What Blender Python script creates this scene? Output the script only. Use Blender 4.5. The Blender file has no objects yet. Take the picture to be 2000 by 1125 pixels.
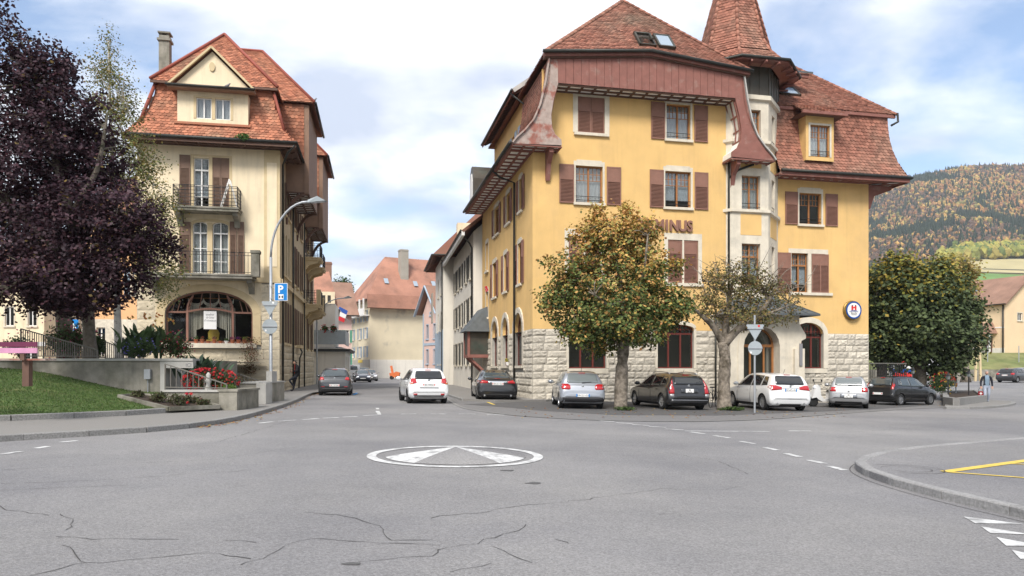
import bpy, bmesh, math, random
from mathutils import Vector, Matrix, noise
from mathutils.bvhtree import BVHTree
RN = random.Random(11)
rad = math.radians
scene = bpy.context.scene
COL = scene.collection
# ------------------------------------------------------------------ camera
F = 1400.0; HZ = 720.0; CZ = 1.6           # focal length in photo pixels, horizon row, eye height
cam_d = bpy.data.cameras.new('camera'); cam = bpy.data.objects.new('camera', cam_d); COL.objects.link(cam)
cam.location = (0, 0, CZ); cam.rotation_euler = (rad(90), 0, 0)
cam_d.sensor_width = 36; cam_d.lens = 36 * F / 2000; cam_d.shift_y = (HZ - 562.5) / 2000
cam_d.clip_end = 8000; cam_d.clip_start = .1
scene.camera = cam
# ------------------------------------------------------------------ sky, sun, exposure
SUN_EL, SUN_AZ = rad(46), rad(196)         # azimuth clockwise from +Y
w = bpy.data.worlds.new('World'); scene.world = w; w.use_nodes = True
nt = w.node_tree; nt.nodes.clear()
def wn(t, **k):
    n = nt.nodes.new(t)
    for a, b in k.items(): setattr(n, a, b)
    return n
out = wn('ShaderNodeOutputWorld'); bg = wn('ShaderNodeBackground'); bg.inputs[1].default_value = .1
sky = wn('ShaderNodeTexSky', sky_type='NISHITA', sun_disc=False, sun_elevation=SUN_EL, sun_rotation=SUN_AZ, air_density=1.0, dust_density=1.2, ozone_density=1.6)
tc = wn('ShaderNodeTexCoord'); sep = wn('ShaderNodeSeparateXYZ'); nt.links.new(tc.outputs['Generated'], sep.inputs[0])
mz = wn('ShaderNodeMath', operation='MAXIMUM'); mz.inputs[1].default_value = 0; nt.links.new(sep.outputs[2], mz.inputs[0])
az = wn('ShaderNodeMath', operation='ADD'); az.inputs[1].default_value = .22; nt.links.new(mz.outputs[0], az.inputs[0])
dv = wn('ShaderNodeVectorMath', operation='DIVIDE'); nt.links.new(tc.outputs['Generated'], dv.inputs[0])
cb = wn('ShaderNodeCombineXYZ')
for i in range(3): nt.links.new(az.outputs[0], cb.inputs[i])
nt.links.new(cb.outputs[0], dv.inputs[1])
mp = wn('ShaderNodeMapping'); mp.inputs['Location'].default_value = CLOUD_OFF = (3.1, .35, 0); mp.inputs['Scale'].default_value = (1.0, 1.25, 1.0)
nt.links.new(dv.outputs[0], mp.inputs[0])
n1 = wn('ShaderNodeTexNoise'); n1.inputs['Scale'].default_value = 1.25; n1.inputs['Detail'].default_value = 9; n1.inputs['Roughness'].default_value = .53; n1.inputs['Distortion'].default_value = .25
nt.links.new(mp.outputs[0], n1.inputs['Vector'])
cr = wn('ShaderNodeValToRGB'); cr.color_ramp.elements[0].position = .38; cr.color_ramp.elements[1].position = .53
cr.color_ramp.elements[0].color = (0.03, .03, .03, 1); cr.color_ramp.elements[1].color = (1, 1, 1, 1)
nt.links.new(n1.outputs[0], cr.inputs[0])
n2 = wn('ShaderNodeTexNoise'); n2.inputs['Scale'].default_value = 2.3; n2.inputs['Detail'].default_value = 6
nt.links.new(mp.outputs[0], n2.inputs['Vector'])
cc = wn('ShaderNodeValToRGB'); cc.color_ramp.elements[0].position = .35; cc.color_ramp.elements[1].position = .6
cc.color_ramp.elements[0].color = (3.2, 3.6, 4.4, 1); cc.color_ramp.elements[1].color = (6.4, 6.45, 6.55, 1)
nt.links.new(n2.outputs[0], cc.inputs[0])
mx = wn('ShaderNodeMixRGB'); nt.links.new(cr.outputs[0], mx.inputs[0]); nt.links.new(sky.outputs[0], mx.inputs[1]); nt.links.new(cc.outputs[0], mx.inputs[2])
nt.links.new(mx.outputs[0], bg.inputs[0]); nt.links.new(bg.outputs[0], out.inputs[0])
sl = bpy.data.lights.new('sun', 'SUN'); sl.energy = 2.0; sl.angle = rad(18); sl.color = (1, .95, .88)
so = bpy.data.objects.new('sun', sl); COL.objects.link(so); so.location = (-20, -60, 80)
sd = Vector((math.sin(SUN_AZ) * math.cos(SUN_EL), math.cos(SUN_AZ) * math.cos(SUN_EL), math.sin(SUN_EL)))
so.rotation_euler = sd.to_track_quat('Z', 'Y').to_euler()
vs = scene.view_settings; vs.view_transform = 'Standard'; vs.look = 'None'; vs.gamma = 1; vs.use_curve_mapping = False; vs.exposure = 1.2
# ------------------------------------------------------------------ materials
MATS = {}
def mat(name, col, rough=.85, var=.12, vs_=3.0, bump=0, bs=20.0, metal=0, spec=.35, island=0, streak=0, col2=None, c2s=.6, c2lo=.5, c2hi=.65, attr=None, coat=0, trans=0, det=4):
    """base colour + noise variation, optional second colour in blotches, per-piece variation, bump"""
    m = bpy.data.materials.new(name); m.use_nodes = True; t = m.node_tree; N = t.nodes; L = t.links
    p = N['Principled BSDF']; p.inputs['Roughness'].default_value = rough; p.inputs['Metallic'].default_value = metal
    p.inputs['Specular IOR Level'].default_value = spec; p.inputs['Coat Weight'].default_value = coat; p.inputs['Coat Roughness'].default_value = .04
    tcn = N.new('ShaderNodeTexCoord'); vec = tcn.outputs['Object']
    if attr:
        a = N.new('ShaderNodeVertexColor'); a.layer_name = attr; cur = a.outputs[0]
    else:
        r = N.new('ShaderNodeRGB'); r.outputs[0].default_value = (*col, 1); cur = r.outputs[0]
    def mixc(f, a, b, typ='MIX'):
        q = N.new('ShaderNodeMixRGB'); q.blend_type = typ
        if hasattr(f, 'node'): L.new(f, q.inputs[0])
        else: q.inputs[0].default_value = f
        for i, s in ((1, a), (2, b)):
            if hasattr(s, 'node'): L.new(s, q.inputs[i])
            else: q.inputs[i].default_value = (*s, 1)
        return q.outputs[0]
    def nz(s, d=4, rgh=.55):
        q = N.new('ShaderNodeTexNoise'); q.inputs['Scale'].default_value = s; q.inputs['Detail'].default_value = d; q.inputs['Roughness'].default_value = rgh
        L.new(vec, q.inputs['Vector']); return q.outputs[0]
    if col2:
        rp = N.new('ShaderNodeValToRGB'); rp.color_ramp.elements[0].position = c2lo; rp.color_ramp.elements[1].position = c2hi
        L.new(nz(c2s, 6, .65), rp.inputs[0]); cur = mixc(rp.outputs[0], cur, col2)
    if streak:
        mpn = N.new('ShaderNodeMapping'); mpn.inputs['Scale'].default_value = (3.2, 3.2, .22); L.new(vec, mpn.inputs[0])
        q = N.new('ShaderNodeTexNoise'); q.inputs['Scale'].default_value = 1.0; q.inputs['Detail'].default_value = 6; q.inputs['Roughness'].default_value = .6; L.new(mpn.outputs[0], q.inputs['Vector'])
        mr = N.new('ShaderNodeMapRange'); mr.inputs[1].default_value = .5; mr.inputs[2].default_value = .75; mr.inputs[3].default_value = 1; mr.inputs[4].default_value = 1 - streak
        L.new(q.outputs[0], mr.inputs[0]); cur = mixc(1, cur, mr.outputs[0], 'MULTIPLY')
    if var:
        mr = N.new('ShaderNodeMapRange'); mr.inputs[1].default_value = .3; mr.inputs[2].default_value = .7
        mr.inputs[3].default_value = 1 - var; mr.inputs[4].default_value = 1 + var
        L.new(nz(vs_, det), mr.inputs[0]); cur = mixc(1, cur, mr.outputs[0], 'MULTIPLY')
    if island:
        g = N.new('ShaderNodeNewGeometry'); oi = N.new('ShaderNodeObjectInfo')
        ad = N.new('ShaderNodeMath'); ad.operation = 'ADD'; L.new(g.outputs['Random Per Island'], ad.inputs[0]); L.new(oi.outputs['Random'], ad.inputs[1])
        fr = N.new('ShaderNodeMath'); fr.operation = 'FRACT'; L.new(ad.outputs[0], fr.inputs[0])
        mr = N.new('ShaderNodeMapRange'); mr.inputs[3].default_value = 1 - island; mr.inputs[4].default_value = 1 + island
        L.new(fr.outputs[0], mr.inputs[0]); cur = mixc(1, cur, mr.outputs[0], 'MULTIPLY')
    L.new(cur, p.inputs['Base Color'])
    if bump:
        b = N.new('ShaderNodeBump'); b.inputs['Strength'].default_value = bump; b.inputs['Distance'].default_value = .02
        L.new(nz(bs, 5), b.inputs['Height']); L.new(b.outputs[0], p.inputs['Normal'])
    if trans:
        tr = N.new('ShaderNodeBsdfTranslucent'); L.new(cur, tr.inputs[0]); ms = N.new('ShaderNodeMixShader'); ms.inputs[0].default_value = trans
        L.new(p.outputs[0], ms.inputs[1]); L.new(tr.outputs[0], ms.inputs[2]); L.new(ms.outputs[0], N['Material Output'].inputs[0])
    MATS[name] = m; return m
def glassmat(name, tint, rough=.02, lo=.06, hi=.6, dens=.75):
    """clear pane: fresnel-like mix of mirror and tinted see-through"""
    m = bpy.data.materials.new(name); m.use_nodes = True; t = m.node_tree; N = t.nodes; L = t.links
    for n in list(N):
        if n.type == 'BSDF_PRINCIPLED': N.remove(n)
    gl = N.new('ShaderNodeBsdfGlossy'); gl.inputs['Roughness'].default_value = rough
    tr = N.new('ShaderNodeBsdfTransparent'); tr.inputs[0].default_value = (*[dens * c for c in tint], 1)
    lw = N.new('ShaderNodeLayerWeight'); lw.inputs[0].default_value = .3
    mr = N.new('ShaderNodeMapRange'); mr.inputs[3].default_value = lo; mr.inputs[4].default_value = hi; L.new(lw.outputs['Facing'], mr.inputs[0])
    ms = N.new('ShaderNodeMixShader'); L.new(mr.outputs[0], ms.inputs[0]); L.new(tr.outputs[0], ms.inputs[1]); L.new(gl.outputs[0], ms.inputs[2])
    L.new(ms.outputs[0], N['Material Output'].inputs[0]); MATS[name] = m; return m
mat('plaster_yellow', (.70, .46, .185), .92, .07, .9, .4, 28, col2=(.65, .43, .185), c2s=.35, streak=.09)
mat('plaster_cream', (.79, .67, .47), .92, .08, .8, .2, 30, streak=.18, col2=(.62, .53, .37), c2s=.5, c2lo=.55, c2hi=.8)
mat('plaster_cream_shade', (.55, .45, .29), .92, .1, .8, .2, 30, streak=.15)  # cream plaster darkened for the walls turned away from the light
mat('wood_bay', (.25, .16, .11), .8, .12, 2)
mat('plaster_white', (.72, .68, .60), .92, .06, .7, .15, 30, streak=.15)
mat('plaster_pink', (.66, .47, .41), .92, .05, .7)
mat('plaster_orange', (.72, .42, .22), .92, .06, .7)
mat('plaster_grey', (.36, .33, .28), .92, .1, .8, .2, 25)
mat('plaster_pale', (.64, .56, .40), .92, .08, .4, .15, 25, col2=(.42, .38, .30), c2s=.12, c2lo=.56, c2hi=.62)
mat('plaster_peach', (.74, .56, .36), .92, .05, .5)
mat('trim_cream', (.60, .48, .29), .9, .08, 2, .1, 30)
mat('stone', (.58, .53, .44), .95, .16, 5, .9, 26, island=.16, col2=(.40, .36, .30), c2s=1.6, c2lo=.55, c2hi=.75)
mat('stone_cream', (.60, .52, .38), .95, .14, 4, .7, 22, island=.1)
mat('stone_smooth', (.64, .58, .47), .92, .1, 2.5, .25, 35, streak=.15, col2=(.46, .43, .37), c2s=1.2, c2lo=.55, c2hi=.8)
mat('mortar', (.36, .34, .30), .95, .15, 4)
mat('tile', (.315, .135, .092), .88, .2, .45, .3, 60, island=.34, col2=(.19, .125, .09), c2s=.45, c2lo=.42, c2hi=.72)
mat('tile_orange', (.39, .155, .09), .88, .2, .45, .3, 60, island=.34, col2=(.22, .145, .095), c2s=.45, c2lo=.48, c2hi=.75)
mat('tile_far', (.36, .18, .125), .9, .2, .35, .5, 9, col2=(.23, .125, .09), c2s=.3)
mat('tile_brown', (.27, .16, .115), .9, .2, .6, .5, 9)
mat('ridge_red', (.28, .075, .05), .7, .15, 2)
mat('wood_red', (.245, .105, .083), .75, .12, 3, .25, 40, col2=(.31, .20, .165), c2s=2.2, c2lo=.55, c2hi=.74)
mat('wood_grey', (.38, .30, .26), .8, .15, 5, .3, 40, col2=(.30, .12, .09), c2s=1.5, c2lo=.5, c2hi=.6)
mat('wood_brown', (.13, .075, .055), .8, .15, 3, .2, 30)
mat('wood_window', (.34, .145, .05), .55, .12, 6)
mat('wood_darkred', (.14, .03, .022), .5, .1, 6)
mat('shutter', (.245, .125, .09), .7, .12, 2.5, .1, 30, col2=(.29, .185, .145), c2s=1.8, c2lo=.58, c2hi=.75)
mat('shutter_brown', (.19, .12, .085), .7, .12, 2.5, col2=(.30, .22, .15), c2s=2.5, c2lo=.6, c2hi=.72)
mat('shutter_dark', (.085, .08, .07), .7, .1, 2)
mat('shutter_green', (.12, .40, .27), .7, .08, 2)
mat('shutter_blue', (.36, .44, .52), .7, .08, 2)
mat('white_paint', (.78, .77, .74), .6, .05, 3)
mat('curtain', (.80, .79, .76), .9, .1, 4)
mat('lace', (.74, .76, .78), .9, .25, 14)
mat('room_shade', (.05, .045, .04), .95, .1, 1)  # near-black colour carries the darkness of unlit rooms behind the glass
mat('copper', (.085, .075, .060), .5, .18, 2.5, metal=.35, col2=(.06, .075, .06), c2s=1.2)
mat('slate', (.085, .095, .10), .6, .2, 3)
mat('gutter', (.045, .045, .04), .5, .15, 3, metal=.4)
mat('iron', (.03, .03, .032), .5, .1, 5, metal=.3)
mat('galv', (.40, .42, .44), .5, .1, 4, metal=.5)
mat('sign_grey', (.36, .40, .42), .55, .06, 4, metal=.2)
mat('rail_grey', (.17, .16, .14), .6, .1, 4, metal=.3)
mat('concrete', (.31, .29, .245), .95, .22, 1.6, .4, 18, col2=(.12, .115, .085), c2s=.7, c2lo=.40, c2hi=.66, streak=.3)
mat('concrete_light', (.42, .41, .38), .95, .15, 1.6, .3, 18)
mat('granite', (.23, .225, .215), .95, .3, 30, .5, 40, island=.08, det=6)
mat('granite_light', (.265, .26, .255), .95, .25, 22, .5, 40, island=.1, det=6)
mat('pavement', (.215, .205, .19), .95, .12, 40, .3, 90, det=6)
mat('line_white', (.56, .56, .55), .85, .22, 7, col2=(.27, .268, .265), c2s=4, c2lo=.46, c2hi=.66)
mat('line_yellow', (.62, .45, .09), .85, .12, 9)
mat('line_blue', (.06, .28, .60), .85, .12, 9)
mat('crack', (.06, .058, .056), .95, .2, 8)
mat('patch', (.095, .093, .092), .95, .15, 30, .3, 80)
mat('patch_grey', (.165, .16, .157), .95, .15, 30, .3, 80)
mat('soil', (.05, .035, .025), .95, .4, 14, .8, 20)
mat('grass_ground', (.075, .115, .032), .95, .35, 2.2, .6, 60, col2=(.13, .13, .05), c2s=.8)
mat('grass_dry', (.19, .19, .075), .95, .3, .5, .6, 3, col2=(.12, .15, .05), c2s=.15)
mat('field_green', (.13, .23, .06), .95, .12, .02)
mat('field_stubble', (.42, .36, .19), .95, .12, .03)
mat('forest_floor', (.06, .06, .03), .95, .3, .02)
mat('leaf', (.1, .1, .1), .65, 0, attr='col', spec=.3, trans=.25)
mat('leaf_far', (.1, .1, .1), .9, 0, attr='col', spec=.1)
mat('bark', (.17, .145, .115), .95, .3, 7, 1.0, 18, col2=(.075, .075, .045), c2s=2.2, c2lo=.5, c2hi=.66)
mat('bark_pale', (.235, .20, .16), .95, .35, 9, 1.0, 14, col2=(.085, .07, .05), c2s=2.6, c2lo=.46, c2hi=.62)
mat('bark_birch', (.55, .52, .46), .9, .3, 3, .4, 12, col2=(.08, .07, .06), c2s=2.5, c2lo=.58, c2hi=.62)
mat('terracotta', (.36, .12, .06), .9, .12, 6)
mat('rubber', (.018, .018, .018), .8, .1, 9)
mat('plastic_black', (.022, .022, .024), .55, .08, 9)
mat('chrome', (.70, .71, .72), .18, 0, metal=.95)
mat('alloy', (.50, .51, .53), .32, .05, 9, metal=.8)
mat('lamp_red', (.42, .012, .015), .15, .1, 20, spec=.6, coat=.6)
mat('lamp_clear', (.75, .77, .80), .12, .1, 20, spec=.6, coat=.6)
mat('lamp_orange', (.65, .22, .03), .2, .1, 20)
mat('plate_white', (.78, .78, .76), .5, .03, 9)
mat('ink', (.02, .02, .025), .7, 0)
mat('ink_grey', (.22, .22, .23), .7, 0)
mat('blue_sign', (.008, .20, .56), .45, .03, 9)
mat('blue_dark', (.01, .07, .30), .45, .03, 9)
mat('red_sign', (.60, .035, .03), .5, .05, 9)
mat('bag_red', (.22, .015, .02), .7, .1, 9)
mat('gold', (.30, .21, .07), .4, .1, 9, metal=.7)
mat('skin', (.55, .33, .24), .6, .05, 9)
mat('hair_dark', (.015, .012, .01), .6, .1, 30)
mat('hair_grey', (.26, .25, .24), .7, .1, 30)
mat('cloth_black', (.016, .016, .019), .9, .2, 14)
mat('cloth_navy', (.022, .024, .034), .9, .2, 14)
mat('cloth_blue', (.18, .25, .32), .9, .1, 14)
mat('cloth_jeans', (.34, .38, .46), .9, .1, 14)
mat('orange_paint', (.62, .16, .05), .6, .1, 4)
mat('bench_pink', (.55, .26, .40), .65, .1, 5)
mat('bench_purple', (.14, .025, .065), .65, .1, 5)
mat('macrame', (.74, .69, .58), .95, .1, 12)
mat('yellow_chair', (.55, .40, .08), .8, .1, 12)
mat('flag_blue', (.03, .09, .36), .8, 0); mat('flag_red', (.55, .03, .04), .8, 0)
glassmat('pane', (.75, .8, .82), lo=.09, hi=.7)
glassmat('shop_pane', (.85, .88, .88), lo=.05, hi=.6, dens=.92)
def paint(name, c, metal=.0, rough=.28): return mat(name, c, rough, .03, 3, metal=metal, spec=.5, coat=.8)
paint('car_white', (.72, .73, .73)); paint('car_silver', (.33, .35, .38), .55, .32); paint('car_black', (.010, .010, .011)); paint('car_grey', (.055, .058, .062), .5)
paint('car_dark', (.03, .031, .033), .3); paint('car_navy', (.012, .016, .03)); paint('car_silver_light', (.34, .345, .35), .5, .35); paint('scooter_white', (.70, .70, .69))
def carglass(name, c):
    m = mat(name, c, .05, 0, spec=.75, coat=.3); return m
carglass('car_glass', (.012, .014, .015)); carglass('car_glass_light', (.16, .18, .18)); carglass('car_glass_mid', (.06, .075, .08))
# asphalt: aggregate speckle, large worn zones
def asphalt(name, c1, c2):
    m = mat(name, c1, .93, .10, .25, 0, spec=.25, col2=c2, c2s=.16, c2lo=.36, c2hi=.64)
    t = m.node_tree; N = t.nodes; L = t.links; p = N['Principled BSDF']; src = p.inputs['Base Color'].links[0].from_socket
    tcn = N.new('ShaderNodeTexCoord')
    v = N.new('ShaderNodeTexVoronoi'); v.inputs['Scale'].default_value = 75; L.new(tcn.outputs['Object'], v.inputs['Vector'])
    n = N.new('ShaderNodeTexNoise'); n.inputs['Scale'].default_value = 34; n.inputs['Detail'].default_value = 6; n.inputs['Roughness'].default_value = .75; L.new(tcn.outputs['Object'], n.inputs['Vector'])
    s = N.new('ShaderNodeSeparateColor'); L.new(v.outputs['Color'], s.inputs[0])
    a = N.new('ShaderNodeMapRange'); a.inputs[3].default_value = .78; a.inputs[4].default_value = 1.22; L.new(s.outputs[0], a.inputs[0])
    b = N.new('ShaderNodeMapRange'); b.inputs[1].default_value = .3; b.inputs[2].default_value = .7; b.inputs[3].default_value = .84; b.inputs[4].default_value = 1.16; L.new(n.outputs[0], b.inputs[0])
    mu = N.new('ShaderNodeMath'); mu.operation = 'MULTIPLY'; L.new(a.outputs[0], mu.inputs[0]); L.new(b.outputs[0], mu.inputs[1])
    q = N.new('ShaderNodeMixRGB'); q.blend_type = 'MULTIPLY'; q.inputs[0].default_value = 1; L.new(src, q.inputs[1]); L.new(mu.outputs[0], q.inputs[2]); L.new(q.outputs[0], p.inputs['Base Color'])
    bp = N.new('ShaderNodeBump'); bp.inputs['Strength'].default_value = .5; bp.inputs['Distance'].default_value = .008; L.new(v.outputs['Distance'], bp.inputs['Height']); L.new(bp.outputs[0], p.inputs['Normal'])
asphalt('asphalt', (.178, .175, .18), (.242, .235, .229))
# ------------------------------------------------------------------ mesh helpers
class MB:
    def __init__(s, M=None): s.v = []; s.f = []; s.c = []; s.M = M
    def add(s, vs, fs, col=None):
        o = len(s.v)
        for p in vs: s.v.append(tuple(s.M @ Vector(p)) if s.M else tuple(p))
        for f in fs:
            s.f.append(tuple(i + o for i in f))
            if col is not None: s.c.append(col)
        return s
    def box(s, x0, x1, y0, y1, z0, z1):
        return s.add([(x0,y0,z0),(x1,y0,z0),(x1,y1,z0),(x0,y1,z0),(x0,y0,z1),(x1,y0,z1),(x1,y1,z1),(x0,y1,z1)], [(0,3,2,1),(4,5,6,7),(0,1,5,4),(1,2,6,5),(2,3,7,6),(3,0,4,7)])
    def bar(s, a, b, wd, h, up=(0, 0, 1)):
        a = Vector(a); b = Vector(b); d = (b - a).normalized(); x = d.cross(Vector(up))
        x = x.normalized() if x.length > 1e-5 else Vector((1, 0, 0)); y = x.cross(d).normalized(); q = []
        for p in (a, b):
            for i, j in ((-1,-1),(1,-1),(1,1),(-1,1)): q.append(p + x * (i * wd / 2) + y * (j * h / 2))
        return s.add(q, [(3,2,1,0),(4,5,6,7),(0,1,5,4),(1,2,6,5),(2,3,7,6),(3,0,4,7)])
    def prism(s, poly, d0, d1, plane='xz'):
        n = len(poly); q = []
        for d in (d0, d1):
            for a, b in poly: q.append((a, d, b) if plane == 'xz' else ((d, a, b) if plane == 'yz' else (a, b, d)))
        return s.add(q, [tuple(range(n)), tuple(range(2*n-1, n-1, -1))] + [(i, i+n, (i+1) % n + n, (i+1) % n) for i in range(n)])
    def quad(s, *p): return s.add(p, [tuple(range(len(p)))])
    def tube(s, pts, r, n=8, cap=True):
        pts = [Vector(p) for p in pts]; k = len(pts); rr = r if hasattr(r, '__len__') else [r] * k; q = []; pv = None
        for i, p in enumerate(pts):
            d = ((pts[min(i+1, k-1)] - pts[max(i-1, 0)])).normalized()
            if pv is None: pv = d.cross(Vector((0, 0, 1)) if abs(d.z) < .9 else Vector((1, 0, 0))).normalized()
            x = (pv - d * pv.dot(d)).normalized(); y = d.cross(x); pv = x
            for j in range(n):
                a = 2 * math.pi * j / n; q.append(p + (x * math.cos(a) + y * math.sin(a)) * rr[i])
        fs = [(i*n+j, i*n+(j+1) % n, (i+1)*n+(j+1) % n, (i+1)*n+j) for i in range(k-1) for j in range(n)]
        if cap: fs += [tuple(range(n-1, -1, -1)), tuple(range((k-1)*n, k*n))]
        return s.add(q, fs)
    def lathe(s, prof, n=16, c=(0, 0, 0), ax='z', cap=True):
        q = []; k = len(prof)
        for r, h in prof:
            for j in range(n):
                a = 2 * math.pi * j / n; x, y = r * math.cos(a), r * math.sin(a)
                q.append((c[0]+x, c[1]+y, c[2]+h) if ax == 'z' else ((c[0]+x, c[1]+h, c[2]+y) if ax == 'y' else (c[0]+h, c[1]+x, c[2]+y)))
        fs = [(i*n+j, i*n+(j+1) % n, (i+1)*n+(j+1) % n, (i+1)*n+j) for i in range(k-1) for j in range(n)]
        return s.add(q, fs + ([tuple(range(n-1, -1, -1)), tuple(range((k-1)*n, k*n))] if cap else []))
    def mesh(s, name, m, smooth=False, fix=True):
        me = bpy.data.meshes.new(name); me.from_pydata(s.v, [], s.f)
        if s.c:
            a = me.color_attributes.new('col', 'FLOAT_COLOR', 'CORNER'); d = []
            for f, c in zip(s.f, s.c): d += [c[0], c[1], c[2], 1.0] * len(f)
            a.data.foreach_set('color', d)
        if fix:
            b = bmesh.new(); b.from_mesh(me); bmesh.ops.recalc_face_normals(b, faces=b.faces); b.to_mesh(me); b.free()
        if smooth: me.shade_smooth()
        me.materials.append(MATS[m]); return me
    def build(s, name, m, parent=None, M=None, smooth=False, fix=True): return obj(name, s.mesh(name, m, smooth, fix), parent, M)
def obj(name, me, parent=None, M=None):
    o = bpy.data.objects.new(name, me); COL.objects.link(o); o.parent = parent
    if M is not None: o.matrix_basis = M
    return o
def tag(o, label=None, cat=None, group=None, kind=None):
    if label: o['label'] = label
    if cat: o['category'] = cat
    if group: o['group'] = group
    if kind: o['kind'] = kind
    return o
def thing(name, label, cat, loc=(0, 0, 0), rz=0, group=None):
    o = obj(name, None); o.empty_display_size = .2; o.location = loc; o.rotation_euler = (0, 0, rz); return tag(o, label, cat, group)
def TM(x, y, z, rz=0, sc=None):
    m = Matrix.Translation((x, y, z)) @ Matrix.Rotation(rz, 4, 'Z')
    return m @ Matrix.Diagonal((*sc, 1)) if sc else m
def lerp(a, b, t): return a + (b - a) * t
def sstep(a, b, x):
    x = min(1, max(0, (x - a) / (b - a))); return x * x * (3 - 2 * x)
CACHE = {}
def cached(key, fn):
    if key not in CACHE: CACHE[key] = fn()
    return CACHE[key]
def add_text(name, txt, size, m, parent, M, depth=.01, align='CENTER', bold=0, sx=1):
    cu = bpy.data.curves.new(name, 'FONT'); cu.body = txt; cu.size = size; cu.extrude = depth; cu.align_x = align; cu.offset = bold; cu.resolution_u = 3
    t = bpy.data.objects.new(name, cu); COL.objects.link(t); dg = bpy.context.evaluated_depsgraph_get(); me = bpy.data.meshes.new_from_object(t.evaluated_get(dg))
    bpy.data.objects.remove(t); bpy.data.curves.remove(cu); me.name = name
    me.materials.clear(); me.materials.append(MATS[m])
    return obj(name, me, parent, M @ Matrix.Rotation(rad(90), 4, 'X') @ Matrix.Diagonal((sx, 1, 1, 1)))
# ------------------------------------------------------------------ terrain height and pixel rays
def G(x, y):
    """the street falls gently to the right"""
    b = -.07 + .33 * math.tanh((.08 - .0195 * x + .07) / .33)
    f = sstep(45, 75, y); far = .08
    if x > 20: far = lerp(.08, .35, sstep(30, 80, x))
    return lerp(b, far, f)
def gp(px, py, dz=0):
    """ground point seen at a photo pixel"""
    d = 20.0
    for _ in range(40):
        x = (px - 1000) * d / F; d = lerp(d, (CZ - G(x, d) - dz) * F / max(py - HZ, .5), .6)
    return Vector(((px - 1000) * d / F, d, G((px - 1000) * d / F, d) + dz))
def at(px, py, d): return Vector(((px - 1000) * d / F, d, CZ + (HZ - py) * d / F))
def sheet(name, poly, h, m, parent=None, cell=1.0, skirt=0, kind=None):
    """flat polygon draped on the terrain, h above it, optional vertical edge"""
    b = bmesh.new(); vs = [b.verts.new((p[0], p[1], 0)) for p in poly]; f = b.faces.new(vs); b.normal_update()
    if f.normal.z < 0: f.normal_flip()
    xs = [p[0] for p in poly]; ys = [p[1] for p in poly]
    for ax, lo, hi in ((0, min(xs), max(xs)), (1, min(ys), max(ys))):
        c = math.ceil(lo / cell) * cell
        while c < hi:
            co = [0, 0, 0]; co[ax] = c; no = [0, 0, 0]; no[ax] = 1
            bmesh.ops.bisect_plane(b, geom=b.verts[:] + b.edges[:] + b.faces[:], dist=1e-5, plane_co=co, plane_no=no); c += cell
    for v in b.verts: v.co.z = G(v.co.x, v.co.y) + h
    if skirt:
        r = bmesh.ops.extrude_edge_only(b, edges=[e for e in b.edges if e.is_boundary])
        for v in r['geom']:
            if isinstance(v, bmesh.types.BMVert): v.co.z -= skirt
    me = bpy.data.meshes.new(name); b.to_mesh(me); b.free(); me.materials.append(MATS[m])
    o = obj(name, me, parent)
    if kind: o['kind'] = kind
    return o
def smoothpath(pts, n=6, closed=False):
    """Catmull-Rom through points"""
    P = [Vector(p) for p in pts]; k = len(P); o = []
    for i in range(k if closed else k - 1):
        a, b, c, d = [P[j % k] if closed else P[max(0, min(k-1, j))] for j in (i-1, i, i+1, i+2)]
        for q in range(n):
            t = q / n; o.append(.5 * ((2*b) + (c-a)*t + (2*a-5*b+4*c-d)*t*t + (3*b-3*c+d-a)*t*t*t))
    if not closed: o.append(P[-1])
    return o
scene.cycles.max_bounces = 5; scene.cycles.diffuse_bounces = 3; scene.cycles.glossy_bounces = 3; scene.cycles.transparent_max_bounces = 8; scene.cycles.volume_bounces = 0
# ------------------------------------------------------------------ building helpers
def arch_pts(h, zt, rise, n=14):
    return [(-h * math.cos(math.pi * i / n), zt - rise + rise * math.sin(math.pi * i / n)) for i in range(n + 1)]
def wall(mb, x0, x1, z0, z1, ops=(), dep=.26):
    """wall face at y=0 (outside is -y) with real openings and reveals; op = (xa, xb, za, zb, rise)"""
    ops = [o if len(o) == 5 else (*o, 0) for o in ops]
    cl = lambda v, a, b: min(b, max(a, v))
    xs = sorted({x0, x1, *[cl(q, x0, x1) for o in ops for q in o[:2]]}); zs = sorted({z0, z1, *[cl(q, z0, z1) for o in ops for q in o[2:4]]})
    for i in range(len(xs) - 1):
        for j in range(len(zs) - 1):
            cx, cz = (xs[i] + xs[i+1]) / 2, (zs[j] + zs[j+1]) / 2
            if xs[i+1] - xs[i] < 1e-4 or zs[j+1] - zs[j] < 1e-4 or any(o[0] < cx < o[1] and o[2] < cz < o[3] for o in ops): continue
            mb.quad((xs[i],0,zs[j]), (xs[i+1],0,zs[j]), (xs[i+1],0,zs[j+1]), (xs[i],0,zs[j+1]))
    for a, b, c, d, r in ops:
        if d <= z0 or c >= z1: continue
        c2 = max(c, z0); d2 = min(d, z1); x = (a + b) / 2
        if r and d <= z1 + 1e-6:
            ap = [(x + p, q) for p, q in arch_pts((b - a) / 2, d, r)]
            for (p, q), (p2, q2) in zip(ap, ap[1:]): mb.quad((p,0,max(q,z0)), (p2,0,max(q2,z0)), (p2,0,d), (p,0,d))
            ol = [(a, c2)] + [p for p in ap if p[1] >= z0] + [(b, c2)]
        else: ol = [(a, c2), (a, d2), (b, d2), (b, c2)]
        closed = c >= z0
        for k in range(len(ol) if closed else len(ol) - 1):
            p, q = ol[k], ol[(k + 1) % len(ol)]; mb.quad((p[0],0,p[1]), (q[0],0,q[1]), (q[0],dep,q[1]), (p[0],dep,p[1]))
    return mb
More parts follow.
